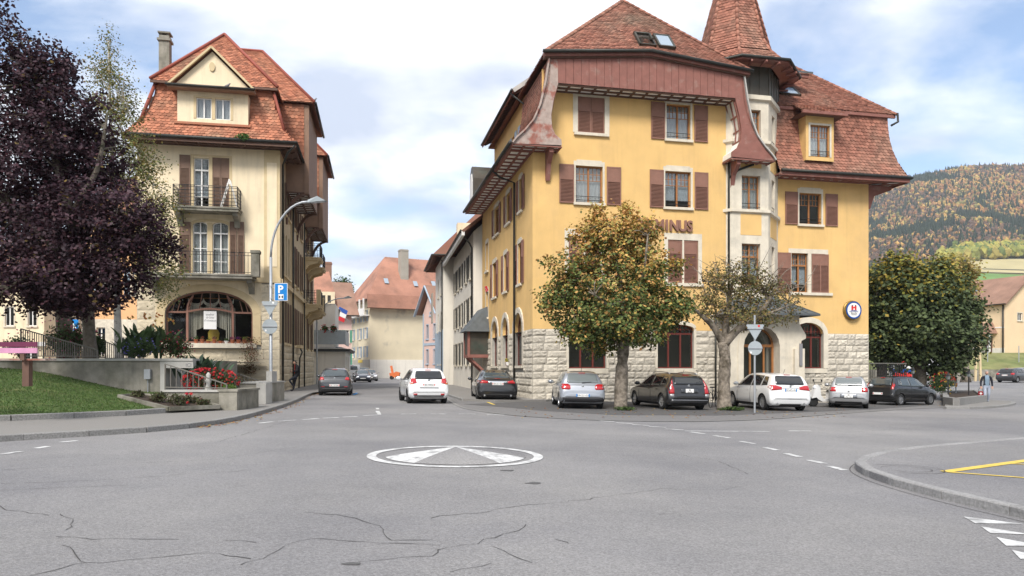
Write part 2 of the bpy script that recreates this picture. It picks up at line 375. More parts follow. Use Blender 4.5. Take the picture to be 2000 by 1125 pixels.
def window(B, M, xa, xb, za, zb, rise=0, fr='wood_window', nx=2, trans=None, munt=0, curtain=None, sill='stone_smooth', ins=.14, rail=False, pane='pane', fw=.06, sub=True):
    W, Hh = xb - xa, zb - za; ML = M @ TM((xa + xb) / 2, 0, za); h = W / 2
    def mk():
        mb = MB(); y0, y1 = ins, ins + .06; zt = Hh - rise
        mb.box(-h, -h+fw, y0, y1, 0, zt); mb.box(h-fw, h, y0, y1, 0, zt); mb.box(-h+fw, h-fw, y0, y1, 0, fw)
        if rise:
            o = arch_pts(h, Hh, rise); i_ = arch_pts(h - fw, Hh - fw, rise - fw * .5)
            for a, b, c, d in zip(o, o[1:], i_[1:], i_): mb.prism([a, b, c, d], y0, y1)
        else: mb.box(-h+fw, h-fw, y0, y1, Hh-fw, Hh)
        top = Hh - .01 if rise else Hh - fw
        for k in range(1, nx):
            x = -h + W * k / nx; zz = Hh - rise + rise * math.sqrt(max(0, 1 - (x / h) ** 2)) - .02 if rise else top
            mb.box(x - fw*.65, x + fw*.65, y0 - .012, y1, fw, zz)
        if trans: mb.box(-h+fw, h-fw, y0 - .02, y1 + .002, trans - .04, trans + .04)
        if munt:
            z0m, z1m = (trans + .04 if trans else Hh * .62), Hh - (rise * .35 if rise else fw)
            for k in range(nx):
                a = -h + W * k / nx + fw * .6; b = -h + W * (k + 1) / nx - fw * .6
                for q in range(1, munt + 1): x = lerp(a, b, q / (munt + 1)); mb.box(x - .011, x + .011, y0 + .01, y1 - .012, z0m, z1m)
                if not trans: mb.box(a, b, y0 + .012, y1 - .014, z0m - .012, z0m + .012)
                mb.box(a, b, y0 + .012, y1 - .014, (z0m + z1m) / 2 - .011, (z0m + z1m) / 2 + .011)
        return mb.mesh('window', fr)
    key = (round(W, 2), round(Hh, 2), rise, fr, nx, trans, munt, ins, fw)
    o = obj('window', cached(('win',) + key, mk), B, ML)
    yp = ins + .03; spans = [(fw * .5, trans), (trans, Hh - rise)] if trans else [(fw * .5, Hh - rise)]
    for k in range(nx):
        a, b = -h + W * k / nx, -h + W * (k + 1) / nx
        for z0, z1 in spans:
            if z1 - z0 > .05: obj('pane', cached(('pane', round(b-a, 2), round(z1-z0, 2), pane, round(z0, 2), k, nx, ins, round(W,2)), lambda: MB().quad((a,yp,z0), (b,yp,z0), (b,yp,z1), (a,yp,z1)).mesh('pane', pane, fix=False)), o)
    if rise: obj('pane', cached(('apane', round(W, 2), round(Hh, 2), pane), lambda: MB().quad(*[(p, yp, q) for p, q in reversed(arch_pts(h - .01, Hh - .02, rise))]).mesh('pane', pane, fix=False)), o)
    if sill:
        obj('sill', cached(('sill', round(W, 2), sill), lambda: MB().box(-h-.12, h+.12, -.11, .13, -.13, -.005).mesh('sill', sill)), o)
    if rail:
        def rm():
            mb = MB()
            for z in (.12, .3): mb.box(-h, h, .015, .04, z, z + .025)
            return mb.mesh('rail', 'iron')
        obj('rail', cached(('rail', round(W, 2)), rm), o)
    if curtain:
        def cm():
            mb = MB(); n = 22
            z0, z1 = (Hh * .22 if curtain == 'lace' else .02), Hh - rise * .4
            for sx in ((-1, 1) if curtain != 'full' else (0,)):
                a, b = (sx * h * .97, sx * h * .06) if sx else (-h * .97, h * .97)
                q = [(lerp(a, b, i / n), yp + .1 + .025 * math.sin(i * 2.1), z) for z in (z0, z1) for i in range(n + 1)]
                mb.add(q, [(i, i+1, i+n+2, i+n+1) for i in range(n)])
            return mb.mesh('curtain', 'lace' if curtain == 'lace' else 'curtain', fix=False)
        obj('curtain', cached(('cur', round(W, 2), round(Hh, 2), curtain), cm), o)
    return o
def shutter(B, M, xa, xb, za, zb, m='shutter', y=-.045, panel=.38, rot=0, double=False):
    W, Hh = xb - xa, zb - za; h = W / 2
    def mk():
        mb = MB(); st = .055
        for x in ([(-h, -h+st), (h-st, h)] + ([(-.035, .035)] if double else [])): mb.box(x[0], x[1], -.02, .02, 0, Hh)
        for z0, z1 in ((0, .07), (Hh-.07, Hh), (Hh*(1-panel)-.03, Hh*(1-panel)+.03)): mb.box(-h+st, h-st, -.018, .018, z0, z1)
        if panel: mb.box(-h+st, h-st, -.008, .008, Hh*(1-panel), Hh-.05)
        return mb.mesh('shutter', m)
    def lv():
        mb = MB(); z0, z1 = .07, Hh * (1 - panel) - .03; n = max(5, int((z1 - z0) / .065))
        for i in range(n):
            z = lerp(z0, z1, (i + .5) / n); mb.bar((-h+.05, 0, z), (h-.05, 0, z), .04, .012, (0, .7, .7))
        mb.box(-h+.05, h-.05, .012, .016, z0, z1)
        return mb.mesh('louvre', m)
    k = (round(W, 2), round(Hh, 2), m, panel, double)
    o = obj('shutter', cached(('sh',) + k, mk), B, M @ TM((xa+xb)/2, y, za, rot)); obj('louvre', cached(('lv',) + k, lv), o); return o
def surround(B, M, xa, xb, za, zb, wd=.16, lint=.22, m='stone_smooth', rise=0, y=-.022, step=True, base=.02):
    mb = MB(M)
    if rise:
        x = (xa + xb) / 2; n = 9; h = (xb - xa) / 2
        i_ = arch_pts(h, zb, rise, n); o = arch_pts(h + wd, zb + lint, rise + (lint if rise > .3 else lint * .6), n)
        for k in range(n): mb.prism([(x+i_[k][0], i_[k][1]), (x+o[k][0], o[k][1]), (x+o[k+1][0], o[k+1][1]), (x+i_[k+1][0], i_[k+1][1])], y, base)
        zs = zb - rise
    else:
        mb.box(xa-wd, xb+wd, y, base, zb, zb+lint); zs = zb
        if step: mb.box(xa+.05, xb-.05, y-.002, base-.002, zb+lint, zb+lint+.06)
    mb.box(xa-wd, xa, y, base, za, zs); mb.box(xb, xb+wd, y, base, za, zs)
    return mb.build('stone_surround', m, B)
def blockmesh(i, m):
    def mk():
        r = random.Random(i); mb = MB(); nx, nz = 5, 4; q = []
        for j in range(nz + 1):
            for k in range(nx + 1):
                e = min(k, nx - k, j, nz - j); q.append((k / nx, -(.35 + (.75 + r.uniform(-.45, .45)) * (1 if e else 0)), j / nz))
        fs = [(j*(nx+1)+k, j*(nx+1)+k+1, (j+1)*(nx+1)+k+1, (j+1)*(nx+1)+k) for j in range(nz) for k in range(nx)]
        n0 = len(q); q += [(0,0,0),(1,0,0),(1,0,1),(0,0,1)]; b = list(range(nx+1)); t = [nz*(nx+1)+k for k in range(nx+1)]
        l = [j*(nx+1) for j in range(nz+1)]; rr = [j*(nx+1)+nx for j in range(nz+1)]
        fs += [tuple(reversed(b)) + (n0, n0+1), tuple(t) + (n0+2, n0+3), tuple(l) + (n0+3, n0), tuple(reversed(rr)) + (n0+1, n0+2)]
        mb.add(q, fs); return mb.mesh('stone_block', m)
    return cached(('blk', i, m), mk)
def courses(B, M, x0, x1, z0, z1, ops=(), ch=.335, m='stone', dep=.045, bw=(.42, .85), seed=1):
    r = random.Random(seed); z = z1; n = 0
    while z > z0 + .02:
        zb = max(z0, z - ch * r.uniform(.94, 1.06))
        if zb - z0 < .12: zb = z0
        zc = (z + zb) / 2; iv = [(x0, x1)]
        for o in ops:
            if o[2] < zc < o[3]:
                nv = []
                for a, b in iv:
                    if o[1] <= a or o[0] >= b: nv.append((a, b)); continue
                    if o[0] > a: nv.append((a, o[0]))
                    if o[1] < b: nv.append((o[1], b))
                iv = nv
        for a, b in iv:
            x = a
            while x < b - .01:
                e = x + r.uniform(*bw)
                if b - e < bw[0] * .6: e = b
                obj('stone_block', blockmesh(r.randrange(10), m), B, M @ TM(x + .008, 0, zb + .008, 0, (e - x - .016, dep * r.uniform(.7, 1.25), z - zb - .016))); x = e
        z = zb
def roof_face(tm, bm_, A, B, C, D, p=1.0, tw=.20, ex=.165, seed=1, lift=.035, tiles=True):
    """beaver-tail tiles on a (flared) slope; A,B lower edge left to right from outside, C,D above B,A"""
    A, B, C, D = map(Vector, (A, B, C, D)); r = random.Random(seed)
    def S(u, s):
        k = 1 - (1 - s) ** p; L_, R_ = lerp(A, D, k), lerp(B, C, k); L_.z = lerp(A.z, D.z, s); R_.z = lerp(B.z, C.z, s); return lerp(L_, R_, u)
    ns = 10 if p != 1 else 1
    for i in range(ns):
        s0, s1 = i / ns, (i + 1) / ns; nn = (S(1, s0) - S(0, s0)).cross(S(.5, s1) - S(.5, s0)).normalized() * -.03
        q = [S(0, s0) + nn, S(1, s0) + nn, S(1, s1) + nn, S(0, s1) + nn]
        if (q[2] - q[3]).length < 1e-4: q.pop()
        bm_.quad(*q)
    if not tiles: return
    e0 = (B - A).normalized(); K = 60; arc = [0]
    for i in range(K): arc.append(arc[-1] + (S(.5, (i + 1) / K) - S(.5, i / K)).length)
    def sof(l):
        for i in range(K):
            if arc[i + 1] >= l: return (i + (l - arc[i]) / (arc[i + 1] - arc[i])) / K
        return 1.0
    rows = int(arc[-1] / ex)
    for j in range(rows):
        s0 = sof(j * ex); s1 = sof(min(arc[-1], j * ex + ex * 1.3)); Lp, Rp = S(0, s0), S(1, s0); xl, xr = (Lp - A).dot(e0), (Rp - A).dot(e0)
        if xr - xl < tw * .5: continue
        g = (S(.5, s1) - S(.5, s0)).normalized(); nrm = e0.cross(g).normalized(); base = lerp(Lp, Rp, .5); bx = (base - A).dot(e0); per = base - e0 * bx
        k0 = math.floor(xl / tw) - 1; k1 = math.ceil(xr / tw) + 1
        for k in range(k0, k1 + 1):
            c = (k + (.5 if j % 2 else 0)) * tw; a, b = max(c - tw * .49, xl), min(c + tw * .49, xr)
            if b - a < tw * .25: continue
            hh = (b - a) / 2; cc = per + e0 * ((a + b) / 2); lf = lift * r.uniform(.7, 1.3); up = ex * 1.3; jit = r.uniform(-.012, .012)
            def P(x, y): return cc + e0 * x * hh + g * (y + jit) + nrm * lf * (1 - y / up)
            v = [P(-1, up), P(1, up), P(1, .36*ex), P(.6, .09*ex), P(0, 0), P(-.6, .09*ex), P(-1, .36*ex)]
            v += [q - nrm * .028 for q in v[2:]]
            tm.add(v, [(0, 6, 5, 4, 3, 2, 1), (2, 3, 8, 7), (3, 4, 9, 8), (4, 5, 10, 9), (5, 6, 11, 10)])
def ridge(parent, P, Q, m, L=.36, r=.13, trim=0):
    """a row of half-round cap tiles laid along a hip or ridge"""
    P, Q = Vector(P), Vector(Q); d = Q - P; n = max(1, int(d.length / L)); d.normalize()
    def mk():
        mb = MB(); k = 8; q = []
        for x, rr in ((-.02, r * 1.12), (L + .03, r * .92)):
            for i in range(k + 1):
                a = math.pi * i / k; q.append((x, rr * math.cos(a), rr * math.sin(a) * .85 - .03))
        mb.add(q, [(i, i+1, i+k+2, i+k+1) for i in range(k)] + [tuple(range(k, -1, -1)), tuple(range(k+1, 2*k+2))]); return mb.mesh('ridge_tile', m, True)
    me = cached(('ridge', m, L, r), mk); y = Vector((0, 0, 1)).cross(d).normalized(); z = d.cross(y)
    rot = Matrix((d, y, z)).transposed().to_4x4()
    for i in range(n): obj('ridge_tile', me, parent, Matrix.Translation(P + d * (i * (Q - P).length / n)) @ rot)
def roof_build(B, name, tm, bs, m):
    o = bs.build(name, m, B, fix=False)
    if tm.v: tag(tm.build('tiles', m, o, fix=False), kind='stuff')
    return o
def soffit(B, quads, m='white_paint', bm='wood_brown', step=.62, name='soffit'):
    """light eave boarding with dark battens; each quad = outer edge a,b then inner edge b',a'"""
    for a, b, c, d in quads:
        a, b, c, d = map(Vector, (a, b, c, d)); o = MB().quad(a, b, c, d).build(name, m, B)
        mb = MB(); n = max(2, int((b - a).length / step)); dn = Vector((0, 0, -.03))
        for i in range(n + 1): u = i / n; mb.bar(lerp(a, b, u) + dn, lerp(d, c, u) + dn, .09, .06)
        for u in (.06, .5, .94): mb.bar(lerp(a, d, u) + dn * 1.1, lerp(b, c, u) + dn * 1.1, .1, .06)
        mb.build('batten', bm, o)
def pipe(B, pts, r=.055, m='gutter', name='downpipe'): return MB().tube(pts, r, 8).build(name, m, B, smooth=True)
# ------------------------------------------------------------------ yellow corner building
YA = rad(12)
Yb = thing('corner_building', 'tall yellow corner building with stone base, brown shutters, pointed turret and timber gable hood', 'building', (.98, 34.1, 0), YA)
FR = Matrix.Identity(4)
LF = Matrix.Rotation(rad(-90), 4, 'Z')                       # left side: x = -w
RW = TM(0, 1.3, 0)                                           # right wing front
RS = TM(19.3, 0, 0, rad(90))                                 # right side: x = w
ST = 3.5
fops = [(1.78,3.68,1.62,3.8,.22), (6.34,8.28,1.62,3.8,.22), (1.78,3.4,5.86,8.0), (6.9,8.52,5.86,8.0), (2.13,3.5,9.62,11.4), (6.75,8.12,9.62,11.4), (2.24,3.6,13.0,14.74), (6.82,8.1,13.0,14.74)]
wall(MB(), 0, 10.2, ST, 12, fops).build('wall', 'plaster_yellow', Yb)
wall(MB(), .45, 10.2, 12, 15.9, fops).build('wall', 'plaster_yellow', Yb)
wall(MB(), .06, 10.2, -.6, ST, fops).build('wall', 'mortar', Yb, TM(0, .03, 0))
lops = [(-4.1,-2.1,1.76,4.5,.9), (-7.4,-5.6,1.76,4.5,.9), (-10.7,-8.7,1.76,4.5,.9), (-3.45,-2.1,5.95,8.05), (-7.2,-5.75,5.95,8.05), (-10.7,-8.9,5.95,8.05), (-3.2,-1.95,9.65,11.3), (-6.5,-4.9,9.65,11.3), (-10.2,-8.1,9.65,11.3), (-12.9,-12.0,4.9,6.6), (-12.9,-12.0,7.9,9.7)]
wall(MB(LF), -14.3, 0, ST, 12, lops).build('wall', 'plaster_yellow', Yb)
wall(MB(LF), -14.3, -.06, -.6, ST, lops).build('wall', 'mortar', Yb, TM(.03, 0, 0))
rops = [(14.67,16.5,1.62,4.08,.62), (14.57,16.62,5.7,7.8), (15.04,16.38,9.38,11.05)]
wall(MB(RW), 10.2, 19.3, ST, 11.8, rops).build('wall', 'plaster_yellow', Yb)
wall(MB(RW), 10.2, 19.24, -.8, ST, rops).build('wall', 'mortar', Yb, TM(0, .03, 0))
MB(RS).quad((1.3,0,-.8), (14.3,0,-.8), (14.3,0,11.8), (1.3,0,11.8)).build('wall', 'plaster_yellow', Yb)
MB().quad((19.3,14.3,-.8), (0,14.3,-.8), (0,14.3,11.8), (19.3,14.3,11.8)).build('wall', 'plaster_yellow', Yb)
mb = MB(); mb.box(1.2, 10.0, 1.3, 13, -.5, 15.6); mb.box(10.0, 18.4, 2.6, 13, -.5, 15); mb.build('dark_core', 'room_shade', Yb)  # added inner boxes: stop light leaks and put darkness behind the panes
# stone base
sur = [(1.78-.02,3.7,1.62,3.6), (6.32,8.3,1.62,3.6)]
courses(Yb, FR, 0, 10.0, -.15, ST, [(o[0], o[1], 1.45, 4) for o in sur] , seed=3)
courses(Yb, LF, -14.3, 0, -.05, ST, [(o[0]-.2, o[1]+.2, 1.6, 4) for o in lops[:3]], seed=5)
courses(Yb, RW, 13.6, 19.3, -.6, ST, [(14.4, 16.75, 1.45, 4)], seed=8)
courses(Yb, RS, 1.3, 9, -.7, ST, seed=9)
for x0, x1 in ((1.7, 3.76), (6.26, 8.36)): MB().box(x0, x1, -.09, .02, 1.36, 1.6).build('window_ledge', 'stone_smooth', Yb)
MB(RW).box(14.5, 16.7, -.09, .02, 1.36, 1.6).build('window_ledge', 'stone_smooth', Yb)
for o in fops[:2]:
    window(Yb, FR, *o[:4], rise=.22, fr='wood_darkred', nx=3, trans=1.72, munt=2, sill=None, ins=.16); surround(Yb, FR, *o[:4], .12, .2, rise=.22, y=-.05)
for o in lops[:3]:
    window(Yb, LF, *o[:4], rise=.9, fr='wood_darkred', nx=2, trans=1.6, sill='stone_smooth', ins=.2); surround(Yb, LF, *o[:4], .26, .28, rise=.9, y=-.06, m='stone')
window(Yb, RW, *rops[0][:4], rise=.62, fr='wood_darkred', nx=3, trans=1.68, munt=2, sill=None, ins=.2); surround(Yb, RW, *rops[0][:4], .27, .3, rise=.62, y=-.05)
# upper windows of the front
for o, cu in ((fops[4], 'full'), (fops[5], 'lace'), (fops[7], 'full')):  # white curtain in the top right window stands in for reflected sky
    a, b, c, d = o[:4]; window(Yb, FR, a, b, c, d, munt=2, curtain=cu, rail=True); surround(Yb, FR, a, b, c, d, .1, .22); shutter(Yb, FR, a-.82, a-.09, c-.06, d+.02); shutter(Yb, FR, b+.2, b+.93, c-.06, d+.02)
a, b, c, d = fops[6][:4]; surround(Yb, FR, a, b, c, d, .24, .28, step=False); shutter(Yb, FR, a+.01, (a+b)/2-.01, c, d, y=.03); shutter(Yb, FR, (a+b)/2+.01, b-.01, c, d, y=.03)
MB().box(a-.2, b+.2, -.12, .1, c-.14, c-.01).build('sill', 'stone_smooth', Yb); MB().quad((a,.1,c),(b,.1,c),(b,.1,d),(a,.1,d)).build('window_back', 'room_shade', Yb)
for a in (1.78, 6.9):
    surround(Yb, FR, a, a+1.62, 5.86, 8.0, .2, .33, step=False); MB().box(a-.24, a+1.86, -.1, .1, 5.7, 5.855).build('sill', 'stone_smooth', Yb)
    shutter(Yb, FR, a+.02, a+.76, 5.88, 7.98, y=.03, panel=.3); shutter(Yb, FR, a+.86, a+1.6, 5.88, 7.98, y=.03, panel=.3)
    MB().box(a+.765, a+.855, -.02, .1, 5.86, 8.0).build('mullion', 'stone_smooth', Yb); MB().quad((a,.1,5.86),(a+1.62,.1,5.86),(a+1.62,.1,8),(a,.1,8)).build('window_back', 'room_shade', Yb)
# left side windows
for o in lops[3:9]:
    a, b, c, d = o[:4]; window(Yb, LF, a+.25, b-.25, c, d, munt=0, nx=2); surround(Yb, LF, a+.25, b-.25, c, d, .12, .2)
    MB(LF).box(a, a+.25, 0, .1, c, d).box(b-.25, b, 0, .1, c, d).build('jamb', 'plaster_yellow', Yb)
    for x0, x1, ry in ((a-.32, a+.16, 0), (b-.16, b+.32, 0)): shutter(Yb, LF, x0, x1, c-.03, d+.02, m='shutter')
for o in lops[9:]: window(Yb, LF, *o[:4], nx=1); surround(Yb, LF, *o[:4], .12, .2)
# right wing windows
a, b, c, d = rops[2][:4]; window(Yb, RW, a, b, c, d, munt=2, rail=True); surround(Yb, RW, a, b, c, d, .1, .24); shutter(Yb, RW, a-.85, a-.1, c-.05, d+.02); shutter(Yb, RW, b+.24, b+.98, c-.05, d+.02)
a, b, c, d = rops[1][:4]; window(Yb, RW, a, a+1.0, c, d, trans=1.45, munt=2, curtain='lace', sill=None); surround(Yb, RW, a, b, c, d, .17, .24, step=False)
MB(RW).box(a+1.0, a+1.2, -.022, .1, c, d).build('mullion', 'stone_smooth', Yb); MB(RW).box(a-.2, b+.4, -.1, .1, c-.15, c-.005).build('sill', 'stone_smooth', Yb)
MB(RW).quad((a+1.2,.1,c),(b,.1,c),(b,.1,d),(a+1.2,.1,d)).build('window_back', 'room_shade', Yb)
shutter(Yb, RW, a-.86, a-.05, c-.03, d); shutter(Yb, RW, b-.84, b+.18, c, d-.02, double=True, panel=.28)
MB().box(10.02, 10.15, -.04, .02, 3.6, 4.4).build('vent_frame', 'white_paint', Yb)
vb = MB()
for i in range(12): vb.bar((9.15, -.03, 3.62 + i*.06), (10.0, -.03, 3.62 + i*.06), .05, .012, (0, .7, .7))
tag(vb.build('vent_grille', 'white_paint', Yb), kind='stuff')
# --- turret
TC = (11.265, 2.275); AP = 2.475; HS = 1.025
TF = lambda deg, ap=AP: TM(TC[0], TC[1], 0, rad(deg)) @ TM(0, -ap, 0)
tops = {0: [(-.46,.57,5.83,7.92), (-.46,.57,9.64,11.37), (-.36,.6,13.06,14.71), (-.85,.9,-.5,3.55,1.0)], 45: [(-.35,.3,5.83,7.92), (-.35,.3,9.64,11.37), (-.3,.3,13.06,14.71)], 90: [], -45: []}
for k, ops in tops.items():
    wall(MB(TF(k)), -HS, HS, -.8, 15.3, ops, .3).build('turret_wall', 'stone_smooth', Yb)
    for o in ops[:3]: window(Yb, TF(k), *o[:4], nx=2 if k == 0 else 1, munt=1, rail=True, sill=None, ins=.2, trans=1.45 if o[2] < 6 else None, curtain='lace' if o[2] < 6 else 'full')  # pale curtains here imitate bright sky mirrored in the turret panes
    if k in (0, 45):
        for z0, z1 in ((8.35, 9.42), (11.75, 12.85)):
            s = .42 if k == 0 else .5; MB(TF(k)).box(-HS*s-.1, HS*s+.2, -.012, .02, z0, z1).build('render_panel', 'plaster_yellow', Yb)
def octring(mb, a0, z0, a1, z1, ks=range(8), both=True):
    for k in ks:
        p = []
        for ap, z in ((a0, z0), (a1, z1)):
            r = ap / math.cos(rad(22.5))
            for q in (-22.5, 22.5): an = rad(k * 45 - 90 + q); p.append((TC[0] + r * math.cos(an), TC[1] + r * math.sin(an), z))
        mb.quad(p[0], p[1], p[3], p[2])
for z, h_, o_ in ((9.5, .14, .12), (13.0, .14, .12), (15.2, .22, .14)):
    mb = MB(); octring(mb, AP, z - .06, AP + o_, z); octring(mb, AP + o_, z, AP + o_, z + h_); octring(mb, AP + o_, z + h_, AP, z + h_ + .03); mb.build('turret_ledge', 'stone_smooth', Yb)
mb = MB(); octring(mb, AP + .02, 15.42, AP + .02, 16.95); dr = mb.build('turret_drum', 'copper', Yb); sb = MB()
for k in range(8):
    r = AP / math.cos(rad(22.5)) * 1.012
    p, q = [Vector((TC[0] + r * math.cos(rad(k*45-90+s)), TC[1] + r * math.sin(rad(k*45-90+s)), 0)) for s in (-22.5, 22.5)]
    for i in range(4): c = lerp(p, q, i / 4); sb.bar((c.x, c.y, 15.45), (c.x, c.y, 16.9), .05, .05)
sb.build('seam', 'copper', dr)
TC0 = TC; TC = (11.55, 1.95)          # the spire sits a little forward of the drum
tm, bs = MB(), MB(); prof = [(3.05, 16.95), (2.6, 17.25), (2.08, 17.85), (1.7, 18.6), (.95, 21.6), (.03, 25.6)]
octring(bs, AP - .3, 16.9, 3.03, 16.92)
def octpt(ap, z, k, s): r = ap / math.cos(rad(22.5)); an = rad(k*45-90+s); return Vector((TC[0] + r*math.cos(an), TC[1] + r*math.sin(an), z))
for k in range(8):
    for (a0, z0), (a1, z1) in zip(prof, prof[1:]):
        roof_face(tm, bs, octpt(a0,z0,k,-22.5), octpt(a0,z0,k,22.5), octpt(a1,z1,k,22.5), octpt(a1,z1,k,-22.5), 1, .2, .165, seed=k, tiles=k in (6, 7, 0, 1, 2))
sp = roof_build(Yb, 'spire', tm, bs, 'tile')
for k in (6, 7, 0, 1, 2):
    for (a0, z0), (a1, z1) in zip(prof[:-1], prof[1:]): ridge(sp, octpt(a0+.03,z0,k,22.5), octpt(a1+.03,min(z1, 24),k,22.5) if z1 < 25 else lerp(octpt(a0,z0,k,22.5), octpt(a1,z1,k,22.5), .5), 'tile', .34, .085)
mb = MB(); octring(mb, 3.07, 16.82, 3.07, 16.95); octring(mb, 2.7, 16.82, 3.07, 16.82); mb.build('eave_board', 'wood_red', Yb); TC = TC0
TC = (11.55, 1.95); gt = MB().tube([octpt(3.14, 16.95, k, 22.5) for k in (5, 6, 7, 8, 9, 10)], .075, 8); gt.build('gutter', 'gutter', Yb, smooth=True)
mb = MB()
for k in (7, 0, 1, 2):
    for i in (-.6, 0, .6): a = octpt(AP, 16.7, k, 22.5*i); b_ = octpt(2.98, 16.76, k, 22.5*i); MB().bar(a, b_, .09, .09).build('rafter_end', 'wood_red', Yb)
TC = TC0
# --- entrance porch
PM = TM(0, -.95, 0)
wall(MB(PM), 9.75, 13.55, -.6, 4.3, [(10.46,12.44,-.5,3.68,.98)], .8).build('porch_wall', 'stone_smooth', Yb)
MB().quad((13.55,-.95,-.6),(13.55,1.3,-.6),(13.55,1.3,4.3),(13.55,-.95,4.3)).build('porch_side', 'stone_smooth', Yb)
MB().prism([(13.3,4.3),(13.95,3.3),(13.95,3.12),(13.7,3.0),(13.55,2.2),(13.3,2.2)], -.9, -.2).build('porch_buttress', 'stone_smooth', Yb)
MB().box(13.2, 13.75, -1.1, .6, -.6, 2.6).build('porch_pier', 'stone_smooth', Yb)
surround(Yb, PM, 10.46, 12.44, -.5, 3.68, .3, .3, rise=.98, y=-.04)
dm = TM(0, -.42, 0)
def door():
    mb = MB(dm); x0, x1 = 10.46, 12.44
    for a, b in ((x0, x0+.1), (x1-.1, x1), (11.1, 11.18), (11.86, 11.94)): mb.box(a, b, 0, .1, -.3, 2.7)
    mb.box(x0, x1, -.01, .11, 2.68, 2.82)
    o = arch_pts(.98, 3.66, .84); i_ = arch_pts(.88, 3.56, .74)
    for a, b, c, d in zip(o, o[1:], i_[1:], i_): mb.prism([(11.45+q[0], q[1]) for q in (a, b, c, d)], 0, .1)
    return mb.build('entrance_door', 'wood_window', Yb)
dr = door()
for a, b in ((10.56, 11.1), (11.18, 11.86), (11.94, 12.34)): MB(dm).quad((a,.05,-.3),(b,.05,-.3),(b,.05,2.68),(a,.05,2.68)).build('pane', 'pane', dr, fix=False)
MB(dm).quad(*[(11.45+p, .05, q) for p, q in reversed(arch_pts(.9, 3.56, .74))]).build('pane', 'pane', dr, fix=False)
MB().box(10.3, 12.6, .35, .4, -.4, 4).build('lobby_wall', 'room_shade', Yb)
MB(PM).box(13.42, 13.58, -.22, -.18, 1.75, 2.85).build('notice_board', 'ink_grey', Yb)
tm = MB(); q = [(9.4,-1.7,4.28), (14.15,-1.7,4.28), (14.15,1.3,4.28), (12.6,-.1,5.25), (10.4,-.1,5.25), (9.4,0,4.28), (13.2,1.3,5.2)]
tm.add(q, [(0,1,3,4), (1,2,6,3), (0,4,5), (0,5,2,1)]); cn = tm.build('canopy', 'slate', Yb)
mb = MB(); mb.bar((9.4,-1.7,4.26), (14.15,-1.7,4.26), .12, .1); mb.bar((14.15,-1.7,4.26), (14.15,1.3,4.26), .12, .1)
for i in range(9): u = i / 8; mb.bar(lerp(Vector(q[0]), Vector(q[1]), u) + Vector((0,0,.02)), lerp(Vector(q[4]), Vector(q[3]), u) + Vector((0,0,.02)), .04, .05)
mb.build('seam', 'slate', cn)
# --- timber hood over the front gable
MIR = 11.02
outer = [(-1.19,11.95), (-1.0,12.2), (-.6,12.58), (-.18,13.1), (.12,13.8), (.36,14.8), (.56,16.05)]
inner = [(1.0,14.9), (.78,14.1), (.66,13.4), (.7,12.85), (.86,12.5), (1.15,12.28), (1.17,12.02)]
HW = -.95
for mir in (0, 1):
    f = (lambda p: (MIR - p[0], p[1])) if mir else (lambda p: p)
    pl = [f(p) for p in outer + [(1.05, 16.05)] + inner]
    MB().prism(pl, HW, HW + .12).build('hood_frame', 'wood_red' if mir else 'wood_grey', Yb)
    q = [f(p) for p in inner]; o = MB()
    for a, b in zip(q, q[1:]): o.quad((a[0],HW+.1,a[1]), (b[0],HW+.1,b[1]), (b[0],.1,b[1]), (a[0],.1,a[1]))
    o = o.build('hood_lining', 'white_paint', Yb); bt = MB()
    for a, b in zip(q[:4], q[1:4]):
        for wv in (HW+.15, -.45, -.03): bt.bar((a[0],wv,a[1]), (b[0],wv,b[1]), .07, .09)
    for a in q[:4]: bt.bar((a[0],HW+.1,a[1]), (a[0],.02,a[1]), .09, .07)
    bt.build('batten', 'wood_red', o)
    x0, x1 = sorted((f((-1.15, 0))[0], f((1.15, 0))[0]))
    soffit(Yb, [((x0,HW+.02,11.97), (x1,HW+.02,11.97), (x1,.05,11.97), (x0,.05,11.97))], bm='wood_red', step=.5)
    x = f((.72, 0))[0]; MB().prism([(0,10.6), (-.12,10.55), (-.35,11.3), (-.8,11.72), (-.8,11.95), (0,11.95)], x-.1, x+.1, 'yz').build('bracket', 'wood_red', Yb)
x0, x1, n = .98, MIR - .98, 24
ftop = lambda x: 16.05 + .5 * (1 - abs(x - 5.51) / 4.6)
for i in range(n):
    a, b = lerp(x0, x1, i/n) + .008, lerp(x0, x1, (i+1)/n) - .008; d = RN.uniform(0, .012)
    MB().prism([(a,14.9), (b,14.9), (b,ftop(b)), (a,ftop(a))], HW - .02 - d, HW + .04).build('plank', 'wood_red', Yb)
soffit(Yb, [((.95,HW+.02,14.9), (MIR-.95,HW+.02,14.9), (MIR-.95,.02,14.9), (.95,.02,14.9))], bm='wood_brown', step=.62)
for s in (0, 1):
    f = (lambda x: MIR - x) if s else (lambda x: x)
    a, b = Vector((f(.3),HW-.06,16.12)), Vector((5.51,HW-.06,16.62))
    MB().bar(a, b, .3, .2).build('cornice', 'wood_red', Yb); MB().bar(a + Vector((0,.06,-.13)), b + Vector((0,.06,-.13)), .26, .06).build('cornice', 'wood_brown', Yb)
pipe(Yb, [(.2,HW-.3,16.2), (5.51,HW-.3,16.7), (MIR-.2,HW-.3,16.2)], .085, name='gutter')
